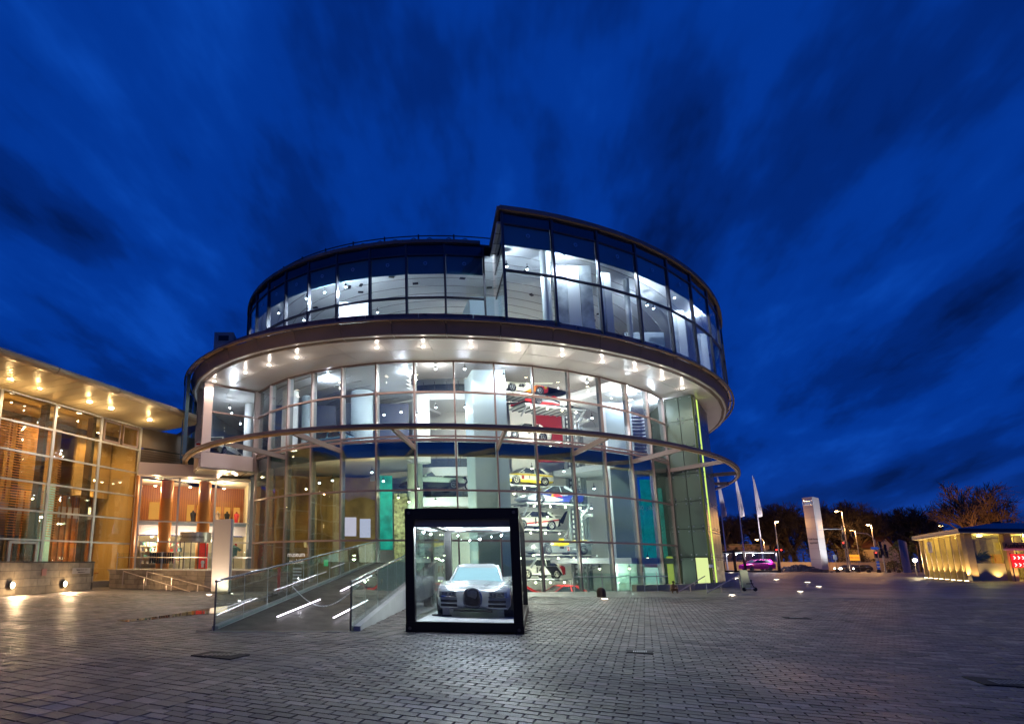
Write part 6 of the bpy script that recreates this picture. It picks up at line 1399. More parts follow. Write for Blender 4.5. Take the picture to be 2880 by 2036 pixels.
# flagpoles
CLO = mat('flag_cloth', (.55, .54, .56), .8)
for i, (ub, vb, ut, vt) in enumerate(((2048, 1609, 2018, 1337), (2100, 1609, 2068, 1337), (2150, 1575, 2120, 1337))):
    yy = 117.0 + i; b_ = aty(ub, vb, yy); t_ = aty(ut, vt, yy); zt = t_.z
    xb = aty(2048 + 51.5 * i, 1609, yy).x
    g = wthing('flagpole', ['leftmost white flagpole, beside the stair tower, with furled banner', 'middle white flagpole with furled hanging banner', 'rightmost white flagpole with furled hanging banner'][i], 'flagpole', (xb, yy, 0), 'flagpoles by the road')
    MB().tube([(xb, yy, 0), (xb, yy, zt)], [.14, .06], 8).build('pole', mat('pole_white', (.75, .74, .74), .4), g)
    mb = MB(); n_ = 12; L = zt * .42
    for j in range(n_ + 1):
        f = j / n_; z = zt - .3 - f * L; ww = .15 + 1.0 * f ** 1.1 * (1 if j < n_ else .85)
        for k in range(6): q = k / 5; mb.v.append((xb + .08 + q * ww, yy + .18 * math.sin(q * 9 + j * .5) * f, z - .1 * math.sin(q * 5)))
    for j in range(n_):
        for k in range(5): mb.f.append((j * 6 + k, j * 6 + k + 1, (j + 1) * 6 + k + 1, (j + 1) * 6 + k)); mb.mi.append(0)
    lamp('flag_fill', (xb + 1.2, yy - 7, .3), 16000, (1, .86, .9), .1, 50, (xb + .6, yy, zt * .75), g)  # added spot with no fitting, brightens the hanging banner
    o = mb.build('banner', CLO, g, smooth='all'); s_ = o.modifiers.new('thickness', 'SOLIDIFY'); s_.thickness = .03
    mb = MB()
    for k in range(2): mb.tube([(xb + .7 + .22 * math.cos(a), yy - .25, zt - .3 - L * .82 + k * .3 + .22 * math.sin(a)) for a in [2 * PI * j / 12 for j in range(13)]], .03, 4, caps=False)
    mb.build('banner_emblem', mat('emblem_grey', (.2, .2, .22), .6), g)
# pink car in second showcase
def far_at(u, yy): q = aty(u, 1600, yy); return q.x
yy = 112.; xa, xb = far_at(2066, yy), far_at(2194, yy)
g = wthing('small_showcase', 'black framed glass container holding the pink car, near the flagpoles', 'showcase', (xa, yy, 0)); W2 = xb - xa; D2 = 3.4; H2 = 3.7
for (x, y) in ((0, 0), (W2 - .35, 0), (0, D2), (W2 - .35, D2), (W2 * .22, 0)): MB().box((xa + x + .17, yy + y, H2 / 2), (.34, .3, H2)).build('post', FRM, g)
for y in (0, D2):
    MB().box((xa + W2 / 2, yy + y, H2 + .16), (W2, .3, .32)).build('beam', FRM, g); MB().box((xa + W2 / 2, yy + y, .16), (W2, .3, .3)).build('beam', FRM, g)
    MB().box((xa + W2 / 2, yy + y * .97 + .1, H2 / 2 + .15), (W2 - .5, .03, H2 - .35)).build('pane', CG, g)
for x in (.17, W2 - .17): MB().box((xa + x, yy + D2 / 2, H2 + .16), (.3, D2 - .32, .32)).build('beam', FRM, g)
MB().box((xa + W2 / 2, yy + D2 / 2, .31), (W2 - .6, D2 - .4, .06)).build('floor', mat('showcase_floor', (.85, .86, .88), .25), g)
MB().box((xa + W2 / 2, yy + D2 / 2, H2 + .05), (W2 - .4, D2 - .4, .08)).build('ceiling', WHITE, g)
for x in (.3, .5, .72, .9): lamp('led_light', (xa + W2 * x, yy + 1.0, H2 - .3), 220, (1, .85, .95), .15, None, None, g)
MB().box((xa + W2 / 2, yy + .6, H2 - .03), (W2 - .8, .2, .06)).build('led_bar', emat('ceiling_led', (.86, .93, 1), 9), g)
PK = mat('pink_paint', (.75, .02, .40), .25, .2, coat=.6)
cP = saloon('pink_hatchback', 'bright pink compact car inside the small showcase by the flagpoles', (xa + W2 * .62, yy + D2 * .45, .34), 0.03, PK, L=6.1, hw=1.15, H=2.05, style='hatch', rimm=mat('rim_bright', (.75, .76, .78), .25, .8))
for ch in [o for o in col.objects if o.parent == cP and o.name.split('.')[0] in ('tyre', 'wheel', 'wheel_spoke', 'wheel_arch')]:
    pass
# orange light from street lamps
SOD = (1, .48, .14)
LPM = mat('lamp_pole_grey', (.38, .38, .38), .4, .6)
def street(lab, ub, ut, vt, yy, side=-1, arm=1.4, e=900, hook=False):
    xb = far_at(ub, yy); z = aty(ut, vt, yy).z; g = wthing('street_lamp', lab, 'street lamp', (xb, yy, 0), 'street lamps along the road')
    MB().tube([(xb, yy, 0), (xb, yy, z - .1)], [.14, .08], 8).build('pole', LPM, g)
    if hook: MB().tube([(xb, yy, z - .1), (xb + side * .3 * arm, yy, z + .5), (xb + side * arm, yy, z + .4)], .07, 6).build('arm', LPM, g); hx, hz = xb + side * arm, z + .3
    else: MB().tube([(xb, yy, z - .1), (xb + side * arm * .5, yy, z + .05)], .07, 6).build('arm', LPM, g); hx, hz = xb + side * arm * .5, z + .02
    MB().box((hx + side * .35, yy, hz + .06), (.9, .35, .16)).build('lamp_head', STEELD, g)
    MB().lathe((hx + side * .35, yy, hz - .12), [(.12, -.12), (.28, .0), (.3, .1)], 14).build('lamp_lens', emat('sodium_lens', (1, .62, .22), 40), g)
    lamp('sodium_light', (hx + side * .35, yy, hz - .5), e * 1.5, SOD, .1, None, None, g); return g
street('street lamp with orange light just right of the small showcase', 2196, 2190, 1466, 124, 1, .3, 1600)
street('short curved street lamp behind the rightmost flagpole', 2158, 2140, 1520, 135, -1, 1.2, 900, True)
street('tall street lamp right of the pylon with head on the left', 2392, 2372, 1437, 128, -1, 1.6, 1700)
street('shorter street lamp between the tall one and the double head lamp', 2422, 2412, 1491, 145, -1, 1.2, 1300)
street('brightest street lamp above the bent traffic signal arm', 2470, 2460, 1475, 128, -1, .6, 2400)
street('far street lamp head left of the brightest one', 2455, 2446, 1478, 165, -1, 2.2, 1300)
street('street lamp peeping over the left eave of the pavilion', 2660, 2656, 1478, 118, 1, .5, 1500)
# traffic signals
def sig(g, x, y, z, colr=None, s=1.0, back=True):
    MB().box((x, y, z), (.36 * s, .3, 1.05 * s)).build('signal_head', BLACK, g)
    for k in range(3):
        on = colr and k == 0
        MB().lathe((x, y - .17, z + (.33 - .33 * k) * s), [(.11 * s, -.02), (.11 * s, .02)], 12, 'y').build('signal_lens', emat('red_signal', (1, .03, .02), 9) if on else mat('unlit_lens', (.04, .03, .02), .3), g)
def tpole(lab, u, h, yy, heads, arm=None):
    x = far_at(u, yy); g = wthing('traffic_signal', lab, 'traffic light', (x, yy, 0), 'traffic lights at the junction')
    MB().tube([(x, yy, 0), (x, yy, h)], .1, 8).build('pole', LPM, g)
    for (dx, z, on) in heads: sig(g, x + dx, yy - .15, z, on, 1.25)
    if arm: MB().tube([(x, yy, h * .62)] + [(x + dx, yy, z) for dx, z in arm], .09, 6).build('arm', LPM, g)
    return g
tpole('traffic signal with two red lights beside the lamp right of the small showcase', 2194, 4.6, 122, [(-.45, 4.1, True), (.55, 4.1, True)])
tpole('traffic signal pole with a long straight arm pointing to the pylon', 2386, 9.6, 121, [(-.5, 5.6, True), (.7, 5.6, False), (-.3, 7.2, False)], None)
g = [o for o in col.objects if o.name.startswith('traffic_signal')][-1]
x = far_at(2386, 121); x2 = far_at(2318, 121); MB().tube([(x, 121, 8.9), (x2, 121, 8.9)], .1, 6).build('arm', LPM, g)
tpole('traffic signal on a bent arm below the brightest street lamp', 2474, 6.8, 122, [(-.5, 3.6, True), (.5, 3.6, False)], [(-.3, 7.2), (-1.4, 8.0), (-4.9, 8.3)])
g = [o for o in col.objects if o.name.startswith('traffic_signal')][-1]; x = far_at(2474, 122); sig(g, x - 4.9, 121.7, 8.0, None, 1.3)
tpole('dark traffic signal group on a slim pole right of the bent arm', 2490, 5.6, 118, [(-.5, 5.6, None), (-.4, 4.2, None), (.5, 5.0, None), (.6, 3.6, None)])
x = far_at(2468, 120.); g = wthing('street_name_sign', 'small blue street name sign under the bent signal arm', 'street sign', (x, 120, 0))
MB().box((x + .3, 120, 4.9), (1.9, .06, .5)).build('plate', mat('sign_blue', (.02, .08, .4), .4, emit=(.05, .2, .9), es=.25), g); MB().tube([(x, 120.1, 0), (x, 120.1, 5.1)], .06, 6).build('post', LPM, g)
x = far_at(2472, 119); g = wthing('guide_beacon', 'striped blue and white guide beacon at the kerb', 'beacon', (x, 119, 0))
for k in range(5): MB().box((x, 119, .8 + k * .32), (.55, .05, .3)).build('band', mat('white_print', (.9, .95, .95), .6) if k % 2 else mat('sign_blue', (.02, .08, .4), .4), g)
MB().tube([(x, 119.1, 0), (x, 119.1, 2.4)], .04, 6).build('post', LPM, g)
x = far_at(2355, 119); g = wthing('road_sign', 'back of a square road sign on a slim post right of the pylon', 'road sign', (x, 119, 0))
MB().box((x - .1, 119, 3.0), (.9, .06, 1.0), .3).build('plate', STEEL, g); MB().tube([(x, 119.1, 0), (x, 119.1, 3.6)], .05, 6).build('post', LPM, g)
xa_, xb_ = far_at(2393, 130), far_at(2422, 130); g = wthing('yellow_billboard', 'yellow lit advertising board on posts beyond the road', 'billboard', (xa_, 130, 0))
MB().box(((xa_ + xb_) / 2, 130, 3.1), (xb_ - xa_, .15, 1.3)).build('panel', mat('board_yellow', (.8, .45, .03), .4, emit=(1, .5, .05), es=.55), g); text('board_lettering', 'Reifen Service', .42, ((xa_ + xb_) / 2, 129.9, 3.1), (PI / 2, .0, 0), mat('lettering_red', (.5, .05, .02), .5), g)
for q in (xa_ + .2, xb_ - .2): MB().tube([(q, 130.1, 0), (q, 130.1, 3.2)], .06, 6).build('post', LPM, g)
# bollards
bn = ['first domed bollard right of the pylon', 'second bollard right of the pylon', 'third bollard from the pylon', 'fourth bollard from the pylon', 'fifth bollard from the pylon', 'sixth bollard from the pylon', 'seventh bollard from the pylon, before the gap', 'eighth bollard, near the curved grey screen', 'last bollard beside the curved grey screen']
for i, u in enumerate((2355, 2384, 2413, 2442, 2471, 2499, 2527, 2547, 2557)):
    x = far_at(u, 116); g = wthing('road_bollard', 'dark domed ' + bn[i], 'bollard', (x, 116, 0), 'bollards along the plaza edge')
    MB().lathe((x, 116, 0), [(.36, 0), (.36, .3), (.3, .5), (.18, .62), (.001, .66)], 12).build('body', MBOL, g, smooth=True)
# rubble heap
p = atz(2245, 1609, 0); r_ = random.Random(9); x0 = far_at(2248, 114); mb = MB()
for _ in range(900):
    q = r_.gauss(0, .34); xx = q * 6.2; h_ = max(0, 1.45 * (1 - (q / .85) ** 2)) if q > -.85 else 0; yv = r_.uniform(-1.4, 1.4); z = h_ * (1 - abs(yv) / 1.6) * r_.uniform(.7, 1); s = r_.uniform(.08, .26)
    mb.box((x0 + xx, 114 + yv, z + s * .2), (s * 1.6, s, s * .7), r_.uniform(0, 3))
g = wthing('stone_heap', 'low dark heap of rubble at the foot of the pylon', 'rubble heap', (x0, 114, 0)); tag(mb.build('rubble', mat('slate_rubble', (.10, .10, .13), .8), g), kind='stuff')
# curved grey screen
xs = far_at(2572, 112); g = wthing('curved_screen', 'curved grey metal screen standing between the bollards and pavilion', 'screen', (xs, 112, 0))
for j in range(7): 
    a0, a1 = j * .22, (j + 1) * .22 - .01
    zt = 6.4 - j * .12
    MB().hexa([(xs - 2.2 + 4.2 * math.sin(a0 * .6), 112 + 2 * (1 - math.cos(a0)), 0), (xs - 2.2 + 4.2 * math.sin(a1 * .6), 112 + 2 * (1 - math.cos(a1)), 0), (xs - 2.2 + 4.2 * math.sin(a1 * .6), 112.1 + 2 * (1 - math.cos(a1)), 0), (xs - 2.2 + 4.2 * math.sin(a0 * .6), 112.1 + 2 * (1 - math.cos(a0)), 0)],
        [(xs - 2.2 + 4.2 * math.sin(a0 * .6), 112 + 2 * (1 - math.cos(a0)), zt), (xs - 2.2 + 4.2 * math.sin(a1 * .6), 112 + 2 * (1 - math.cos(a1)), zt), (xs - 2.2 + 4.2 * math.sin(a1 * .6), 112.1 + 2 * (1 - math.cos(a1)), zt), (xs - 2.2 + 4.2 * math.sin(a0 * .6), 112.1 + 2 * (1 - math.cos(a0)), zt)]).build('panel', mat('screen_grey', (.42, .38, .38), .7), g)
# cream wall along the road, house, wall building
CREAM = mat('cream_render', (.62, .50, .34), .8, var=.08, vs=.5)
g = wthing('roadside_wall', 'long low cream garden wall on the far side of the road', 'wall', (90, 141, 0))
for j in range(16): MB().box((44 + j * 8.4, 141, 1.0), (8.3, .3, 2.0)).build('wall_section', CREAM, g)
for j in range(16): MB().box((44 + j * 8.4, 141, 2.06), (8.36, .44, .12)).build('coping', mat('coping_light', (.5, .45, .36), .7), g)
yy = 146; xa_, xb_ = far_at(2474, yy), far_at(2548, yy); xc = far_at(2503, yy); z1 = aty(2474, 1535, yy).z; zr = aty(2503, 1512, yy).z
g = wthing('gabled_house', 'small cream gabled house behind the bent traffic signal', 'house', (xc, yy, 0))
mb = MB(); f0 = [(xa_, 0), (xb_, 0), (xb_, z1 - 3), (xc, zr), (xa_, z1)]; mb.add([(a, yy, z) for a, z in f0] + [(a, yy + 12, z) for a, z in f0], [(0, 1, 2, 3, 4), (9, 8, 7, 6, 5), (0, 5, 6, 1), (1, 6, 7, 2), (4, 9, 5, 0)]); mb.build('wall', CREAM, g)
for (q0, q1) in (((xa_ - .6, z1 - .5), (xc, zr + .1)), ((xc, zr + .1), (xb_ + .6, z1 - 3.4))):
    mb = MB(); mb.hexa([(q0[0], yy - .5, q0[1]), (q1[0], yy - .5, q1[1]), (q1[0], yy + 12.5, q1[1]), (q0[0], yy + 12.5, q0[1])], [(q0[0], yy - .5, q0[1] + .3), (q1[0], yy - .5, q1[1] + .3), (q1[0], yy + 12.5, q1[1] + .3), (q0[0], yy + 12.5, q0[1] + .3)]); mb.build('roof', mat('roof_tile_dark', (.08, .03, .02), .8), g)
xw = far_at(2489, yy); MB().box((xw, yy - .05, 4.6), (1.5, .1, 1.8)).build('window', mat('window_dark', (.03, .03, .035), .2), g); MB().box((far_at(2507, yy), yy - .05, 8.6), (.5, .1, .9)).build('attic_window', mat('window_dark', (.03, .03, .035), .2), g)
g = wthing('garden_building', 'low dim garden building behind the flagpoles', 'building', (far_at(2080, 150), 150, 0))
MB().box((far_at(2085, 150), 154, 3.2), (16, 8, 6.4)).build('wall', mat('dusky_render', (.30, .22, .15), .8), g); MB().box((far_at(2085, 150), 154, 6.5), (16.6, 8.6, .3)).build('roof', BLACK, g)
for dx in (-4, 0, 4): MB().box((far_at(2085, 150) + dx, 149.96, 3.6), (1.6, .08, 1.8)).build('window', mat('window_dark', (.03, .03, .035), .2), g)
# hedges as separate evergreen shrubs
LEAF = [mat('hedge_leaf_a', (.045, .05, .02), .8), mat('hedge_leaf_b', (.08, .06, .025), .8)]
def shrub(x, y, rx, ry, h, lab, grp, seed, n=700, ms=LEAF, nm='evergreen_shrub', cat='shrub'):
    r_ = random.Random(seed); mb = MB()
    for _ in range(n):
        a = r_.uniform(0, 2 * PI); zf = r_.random() ** .8; rr_ = (1 - zf ** 3) * r_.uniform(.55, 1)
        c_ = Vector((x + math.cos(a) * rr_ * rx, y + math.sin(a) * rr_ * ry, .1 + zf * h)); s = r_.uniform(.16, .42)
        d1 = Vector((r_.uniform(-1, 1), r_.uniform(-1, 1), r_.uniform(-1, 1))).normalized(); d2 = d1.orthogonal().normalized()
        mb.add([c_ - d1 * s, c_ + d2 * s * .5, c_ + d1 * s], [(0, 1, 2)], r_.randint(0, 1))
    g = wthing(nm, lab, cat, (x, y, 0), grp); MB().tube([(x, y, 0), (x, y, h * .6)], .15, 5).build('trunk', mat('bark', (.10, .065, .035), .9), g); mb.build('crown', ms, g); return g
ELAB = ['next to the stair tower edge', 'behind the leftmost flagpole', 'left of the middle flagpole', 'behind the middle flagpole', 'behind the rightmost flagpole', 'right of the rightmost flagpole', 'behind the lamp by the small showcase', 'above the rubble heap', 'just left of the pylon', 'hidden behind the pylon', 'just right of the pylon', 'below the straight signal arm', 'behind the tall street lamp', 'behind the yellow billboard']
for i, u in enumerate(range(2016, 2450, 31)):
    yv = 146 + (i * 7 % 3); shrub(far_at(u, yv), yv, 2.6, 2, 5.2 + (i * 13 % 5) * .5, 'dark evergreen ' + ELAB[i] + ' beyond the cream wall', 'evergreens beyond the cream wall', i, 520)
shrub(far_at(2537, 138), 138, 3.4, 2.4, 7.0, 'round green bush in front of the gabled house', None, 40, 1300, [mat('bush_leaf', (.06, .11, .02), .8), LEAF[0]])
shrub(far_at(2462, 143), 143, 4, 2, 2.8, 'low reddish bush before the gabled house wall', None, 41, 500)
shrub(far_at(2515, 138), 138, 2, 2, 2.4, 'small bare brown bush left of the round green one', None, 42, 300)

# ------------------------------------------------------------------ bare winter trees
def branches(seed, H, spread, levels, twig, r0, lean=0.):
    r_ = random.Random(seed); trunk = MB(); crown = MB()
    def grow(p, d, L, r, lv):
        mbx = trunk if lv >= levels - 1 else crown
        n = 3 if lv > 1 else 2; pts = [p]; q = p; dd = d.copy()
        for i in range(n):
            dd = (dd + Vector((r_.uniform(-1, 1), r_.uniform(-1, 1), r_.uniform(-.5, .8))) * .16).normalized(); q = q + dd * L / n; pts.append(q)
        rr_ = [max(twig, r * (1 - .38 * i / n)) for i in range(n + 1)]
        mbx.tube(pts, rr_, 5 if lv >= levels - 1 else 3, caps=False)
        if lv == 0: return
        nb = {0: 2, 1: 5, 2: 4, 3: 4}.get(lv, 4)
        if lv == levels: nb = 6
        for k in range(nb):
            t = r_.uniform(.45, 1.0) if lv != levels else r_.uniform(.55, 1.0); s_ = pts[min(n, int(t * n))]
            a = r_.uniform(0, 2 * PI); o = dd.orthogonal().normalized(); o = Matrix.Rotation(a, 3, dd) @ o
            nd = (dd * r_.uniform(.45, .95) + o * spread * r_.uniform(.5, 1.1) + Vector((0, 0, .22))).normalized()
            grow(s_, nd, L * r_.uniform(.52, .78), r * .55, lv - 1)
    grow(Vector((0, 0, 0)), Vector((lean, 0, 1)).normalized(), H * .36, r0, levels)
    return trunk, crown
BARK = mat('bark', (.10, .065, .035), .9); TWIG = mat('twig_brown', (.030, .022, .018), .9)
protos = []
for s in range(4):
    tk, cr = branches(20 + s, 14, .8, 5, .014, .30)
    k_ = 14 / max(q[2] for q in cr.v); tk.v = [(a * k_, b * k_, c * k_) for a, b, c in tk.v]; cr.v = [(a * k_, b * k_, c * k_) for a, b, c in cr.v]
    mt_, mc_ = bpy.data.meshes.new('trunk'), bpy.data.meshes.new('crown')
    mt_.from_pydata(tk.v, [], tk.f); mc_.from_pydata(cr.v, [], cr.f); mt_.materials.append(BARK); mc_.materials.append(TWIG); protos.append((mt_, mc_))
TL = []
def bare(u, yy, topv, lab, grp, k):
    x = far_at(u, yy); H = aty(u, topv, yy).z; g = wthing('bare_tree', lab, 'tree', (x, yy, 0), grp); s = H / 14.0; g.scale = (s * 1.0, s, s * 1.02); g.rotation_euler = (0, 0, k * 1.7)
    for nm, me in zip(('trunk', 'crown'), protos[k % 4]): o = bpy.data.objects.new(nm, me); col.objects.link(o); o.parent = g
    return g
ts_ = [(2030, 152, 1430), (2062, 160, 1455), (2100, 154, 1440), (2140, 162, 1428), (2178, 154, 1410), (2212, 160, 1420), (2245, 155, 1405), (2290, 162, 1420), (2330, 152, 1400), (2362, 160, 1408), (2395, 156, 1402), (2430, 150, 1425), (2465, 158, 1415), (2500, 170, 1420), (2530, 160, 1425), (2565, 158, 1440), (2600, 168, 1465), (2310, 175, 1425), (2120, 178, 1445), (2450, 176, 1430), (2395, 178, 1425), (2200, 178, 1430)]
TLAB = ['just right of the stair tower edge', 'left of the leftmost flagpole top', 'between the left and middle flagpoles', 'right behind the rightmost flagpole', 'left of the lamp by the small showcase', 'right of the lamp by the small showcase', 'close behind the left side of the pylon', 'hidden behind the pylon middle', 'just right of the pylon top', 'between the pylon and the tall lamp', 'right behind the tall street lamp head', 'between the tall lamp and the shorter lamp', 'right behind the brightest street lamp', 'above the gabled house roof', 'above the round green bush', 'above the curved grey screen', 'left of the pavilion, low and far', 'in the back row right of the pylon', 'in the back row by the middle flagpole', 'in the back row by the double lamp heads', 'in the back row behind the tall street lamp', 'in the back row above the small showcase']
for i, (u, yv, tv) in enumerate(ts_): bare(u, yv, tv + 8, 'dark bare tree ' + TLAB[i], 'bare trees beyond the road', i)
# sodium-lit tree behind the pavilion, built with finer limbs
def litree(lab, u, yy, topv, seed, sp, H0=None):
    x = far_at(u, yy); H = H0 or aty(u, topv, yy).z; tk, cr = branches(seed, 14, sp, 5, .013, .3); g = wthing('lit_tree', lab, 'tree', (x, yy, 0)); s = H / max(q[2] for q in cr.v)
    for nm, b, m_ in (('trunk', tk, mat('lit_bark', (.30, .20, .10), .9)), ('crown', cr, mat('lit_twig', (.24, .15, .08), .9))):  # paler copies of bark and twig, with the lamplight put into their colour
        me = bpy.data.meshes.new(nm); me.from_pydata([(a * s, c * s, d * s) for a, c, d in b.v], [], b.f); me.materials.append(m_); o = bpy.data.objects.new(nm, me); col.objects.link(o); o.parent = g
    lamp('sodium_light', (x - 5, yy - 9, 5.0), 1300, SOD, .3, None, None, g) if u < 2800 else None
    return g
litree('big bare tree lit orange behind the pavilion roof', 2722, 95, 1352, 77, .8)
litree('bare tree cut by the right picture edge above the pavilion', 2895, 90, 1385, 81, 1.0)
bare(2640, 104, 1420, 'thin dark bare tree just left of the orange lit one', None, 2)
for i, (u, yv, tv) in enumerate(((2655, 125, 1470), (2628, 122, 1505), (2590, 124, 1490))):
    xx = far_at(u, yv); hh_ = aty(u, tv, yv).z; r_ = random.Random(60 + i); mb = MB()
    for _ in range(900):
        f = r_.random(); a = r_.uniform(0, 2 * PI); rr_ = (1 - f) * hh_ * .24 * r_.uniform(.4, 1); c_ = Vector((xx + math.cos(a) * rr_, yv + math.sin(a) * rr_, .8 + f * (hh_ - .8))); d_ = Vector((math.cos(a), math.sin(a), -.35)) * r_.uniform(.3, .8)
        mb.add([c_, c_ + d_ + Vector((0, 0, .12)), c_ + d_ * .8 - Vector((0, 0, .14))], [(0, 1, 2)])
    g = wthing('spruce_tree', ['narrow dark spruce behind the left end of the pavilion roof', 'shorter spruce left of the narrow one', 'dark spruce beside the curved screen'][i], 'tree', (xx, yv, 0)); mb.build('crown', mat('spruce_needle', (.015, .025, .015), .9), g); MB().tube([(xx, yv, 0), (xx, yv, hh_ * .9)], [.2, .04], 5).build('trunk', BARK, g)

# ------------------------------------------------------------------ information pavilion
PC = Vector((60.8, 57.1)); PLf = Vector((71.4, 72.5)); d1 = (PLf - PC).normalized(); Lp = (PLf - PC).length
d2 = Vector((1, .02)).normalized(); Wp = 22.0; HE = aty(2710, 1497, 57.2).z
pv = wthing('information_pavilion', 'low timber ribbed pavilion with dark hipped roof glowing amber, at the right edge', 'pavilion', (PC.x, PC.y, 0))
TIM = mat('pavilion_timber', (.52, .38, .20), .6, var=.1, vs=3); TIMD = mat('pavilion_pier', (.26, .19, .14), .6)
def pvp(a, b): q = PC + d1 * a + d2 * b; return q
PVG = gmat('pavilion_glass', (.80, .84, .70), .06)
nrib = 8
for i in range(nrib + 1):
    q = pvp(Lp * i / nrib, 0)
    if i: MB().beam((q.x, q.y, .0), (q.x, q.y, HE - .1), .36, .30, up=(d1.x, d1.y, 0)).build('rib', TIM, pv)
for i in range(nrib):
    a_, b_ = pvp(Lp * (i + .08) / nrib, .4), pvp(Lp * (i + .92) / nrib, .4); mb = MB(); mb.beam((a_.x, a_.y, HE / 2), (b_.x, b_.y, HE / 2), .03, HE - .4); mb.build('pane', PVG, pv)
    mb = MB(); mb.beam((a_.x, a_.y, 1.7), (b_.x, b_.y, 1.7), .08, .12); mb.build('cross_rail', TIM, pv)
    q = pvp(Lp * (i + .02) / nrib, -.75); MB().lathe((q.x, q.y, -.01), [(.16, 0), (.15, .03)], 12).build('uplight_lens', emat('uplight_lens2', (1, .8, .5), 12), pv); lamp('uplight', (q.x, q.y, .15), 650, (1, .68, .27), .03, 75, (q.x + .3, q.y + .35, 3.2), pv)
npier = 5
for i in range(npier):
    q = pvp(0, 4.0 * i); MB().beam((q.x, q.y, 0), (q.x, q.y, HE - .1), .4, .75, up=(d2.x, d2.y, 0)).build('pier', TIM, pv); lamp('pier_fill', (q.x + .2, q.y - 1.1, .15), 160, (1, .66, .28), .03, 110, (q.x, q.y + .4, 4), pv)  # spot at each pier is added to brighten its dark face
    if i < npier - 1:
        a_, b_ = pvp(.1, 4.0 * i + .6), pvp(.1, 4.0 * i + 3.4); MB().beam((a_.x, a_.y, HE / 2), (b_.x, b_.y, HE / 2), .03, HE - .4).build('pane', PVG, pv)
        if i == 0: MB().beam((a_.x, a_.y, .85), (b_.x, b_.y, .85), .12, 1.7).build('sill_panel', mat('pavilion_panel', (.45, .40, .26), .5), pv)
        lamp('pier_light', (b_.x - .9, b_.y - .5, .3), 130, (1, .72, .25), .08, 120, (b_.x - .9, b_.y + .6, 3), pv)
bk = [pvp(Lp, 0), pvp(Lp, Wp), pvp(0, Wp)]
for (a_, b_) in ((pvp(Lp * .98, .2), pvp(Lp * .98, Wp)),): MB().beam((a_.x, a_.y, HE / 2), (b_.x, b_.y, HE / 2), .3, HE - .1).build('rear_wall', TIM, pv)
for j in range(14): q = pvp(Lp * .9, .8 + j * 1.5); MB().beam((q.x, q.y, 0), (q.x, q.y, HE - .1), .5, .3, up=(d2.x, d2.y, 0)).build('rear_rib', TIM, pv)
for j in range(8): q = pvp(Lp * (j + .5) / 8, 7.5); MB().beam((q.x, q.y, 0), (q.x, q.y, HE - .1), .5, .22, up=(d1.x, d1.y, 0)).build('rear_rib', TIM, pv)
cs = [pvp(-.9, -.9), pvp(Lp + .9, -.9), pvp(Lp + .9, Wp), pvp(-.9, Wp)]
MB().slab([(q.x, q.y) for q in cs][::-1], HE - .12, HE + .02).build('ceiling', mat('pavilion_ceiling', (.62, .5, .28), .6), pv)
MB().slab([(q.x, q.y) for q in cs][::-1], HE + .021, HE + .36).build('eave', mat('slate_roof', (.025, .028, .04), .35, .3), pv)
mb = MB(); ap = [pvp(Lp * .45, 6.5), pvp(Lp * .45, Wp - 6)]; zt = HE + 1.5
mb.v = [(q.x, q.y, HE + .361) for q in cs] + [(q.x, q.y, zt) for q in ap]; mb.f = [(0, 1, 4), (1, 2, 5, 4), (2, 3, 5), (3, 0, 4, 5)]; mb.f = [tuple(reversed(f)) for f in mb.f]; mb.mi = [0] * 4; mb.build('roof', mat('slate_roof', (.025, .028, .04), .35, .3), pv)
MB().box((ap[0].x, ap[0].y, zt + .02), (.5, .5, .2)).build('roof_vent', BLACK, pv)
for (a, b, z) in ((3, 2.4, 4.1), (8, 2.2, 4.1), (13, 2.5, 4.1), (2.2, 7, 4.1), (6, 9, 4.1), (2.2, 12, 4.1)):
    q = pvp(a, b); MB().lathe((q.x, q.y, z + .35), [(.2, 0), (.2, .08)], 12).build('ceiling_lamp', BULBW, pv); lamp('ceiling_light', (q.x, q.y, z), 430, (1, .74, .22), .05, None, None, pv)
TX2 = mat('black_print', (.02, .02, .02), .6)
a1_ = math.atan2(-d1.y, -d1.x)
q = pvp(Lp * .70, -.42); g = wthing('info_sign', 'white square sign with letter i hanging on the pavilion ribs', 'sign', (q.x, q.y, 3)); MB().beam((q.x + d1.x * .9, q.y + d1.y * .9, 3.55), (q.x - d1.x * .9, q.y - d1.y * .9, 3.55), .08, 1.25).build('plate', mat('sign_cream', (.85, .78, .6), .5), g)
text('sign_letter', 'i', 1.1, (q.x - .824 * .09, q.y + .567 * .09, 3.52), (PI / 2, 0, a1_), TX2, g, .01, bold=.04)
q = pvp(-.35, 7.2); g = wthing('exit_sign', 'dark Ausfahrt sign with arrow across the pavilion front', 'sign', (q.x, q.y, 3))
MB().box((q.x - 2.2, q.y, 3.45), (3.0, .08, .62), 0).build('plate', mat('exit_board', (.42, .30, .12), .6), g)
MB().box((q.x - 2.2, q.y - .002, 3.05), (3.0, .07, .18), 0).build('lower_strip', mat('sign_cream', (.85, .78, .6), .5), g)
text('sign_lettering', 'Ausfahrt \u2192', .58, (q.x - 2.2, q.y - .06, 3.42), (PI / 2, 0, 0), mat('sign_text_dark', (.01, .008, .006), .5), g, .01, bold=.02)
q = pvp(-1.0, 5.0); x, y = q.x + .15, q.y; g = wthing('red_arrow_barrier', 'red lit board with two rows of white arrows before the pavilion', 'barrier sign', (x, y, 0))
MB().box((x, y, 1.95), (2.6, .08, 1.3)).build('board', mat('arrow_red', (.7, .01, .01), .4, emit=(1, .015, .02), es=1.0), g)
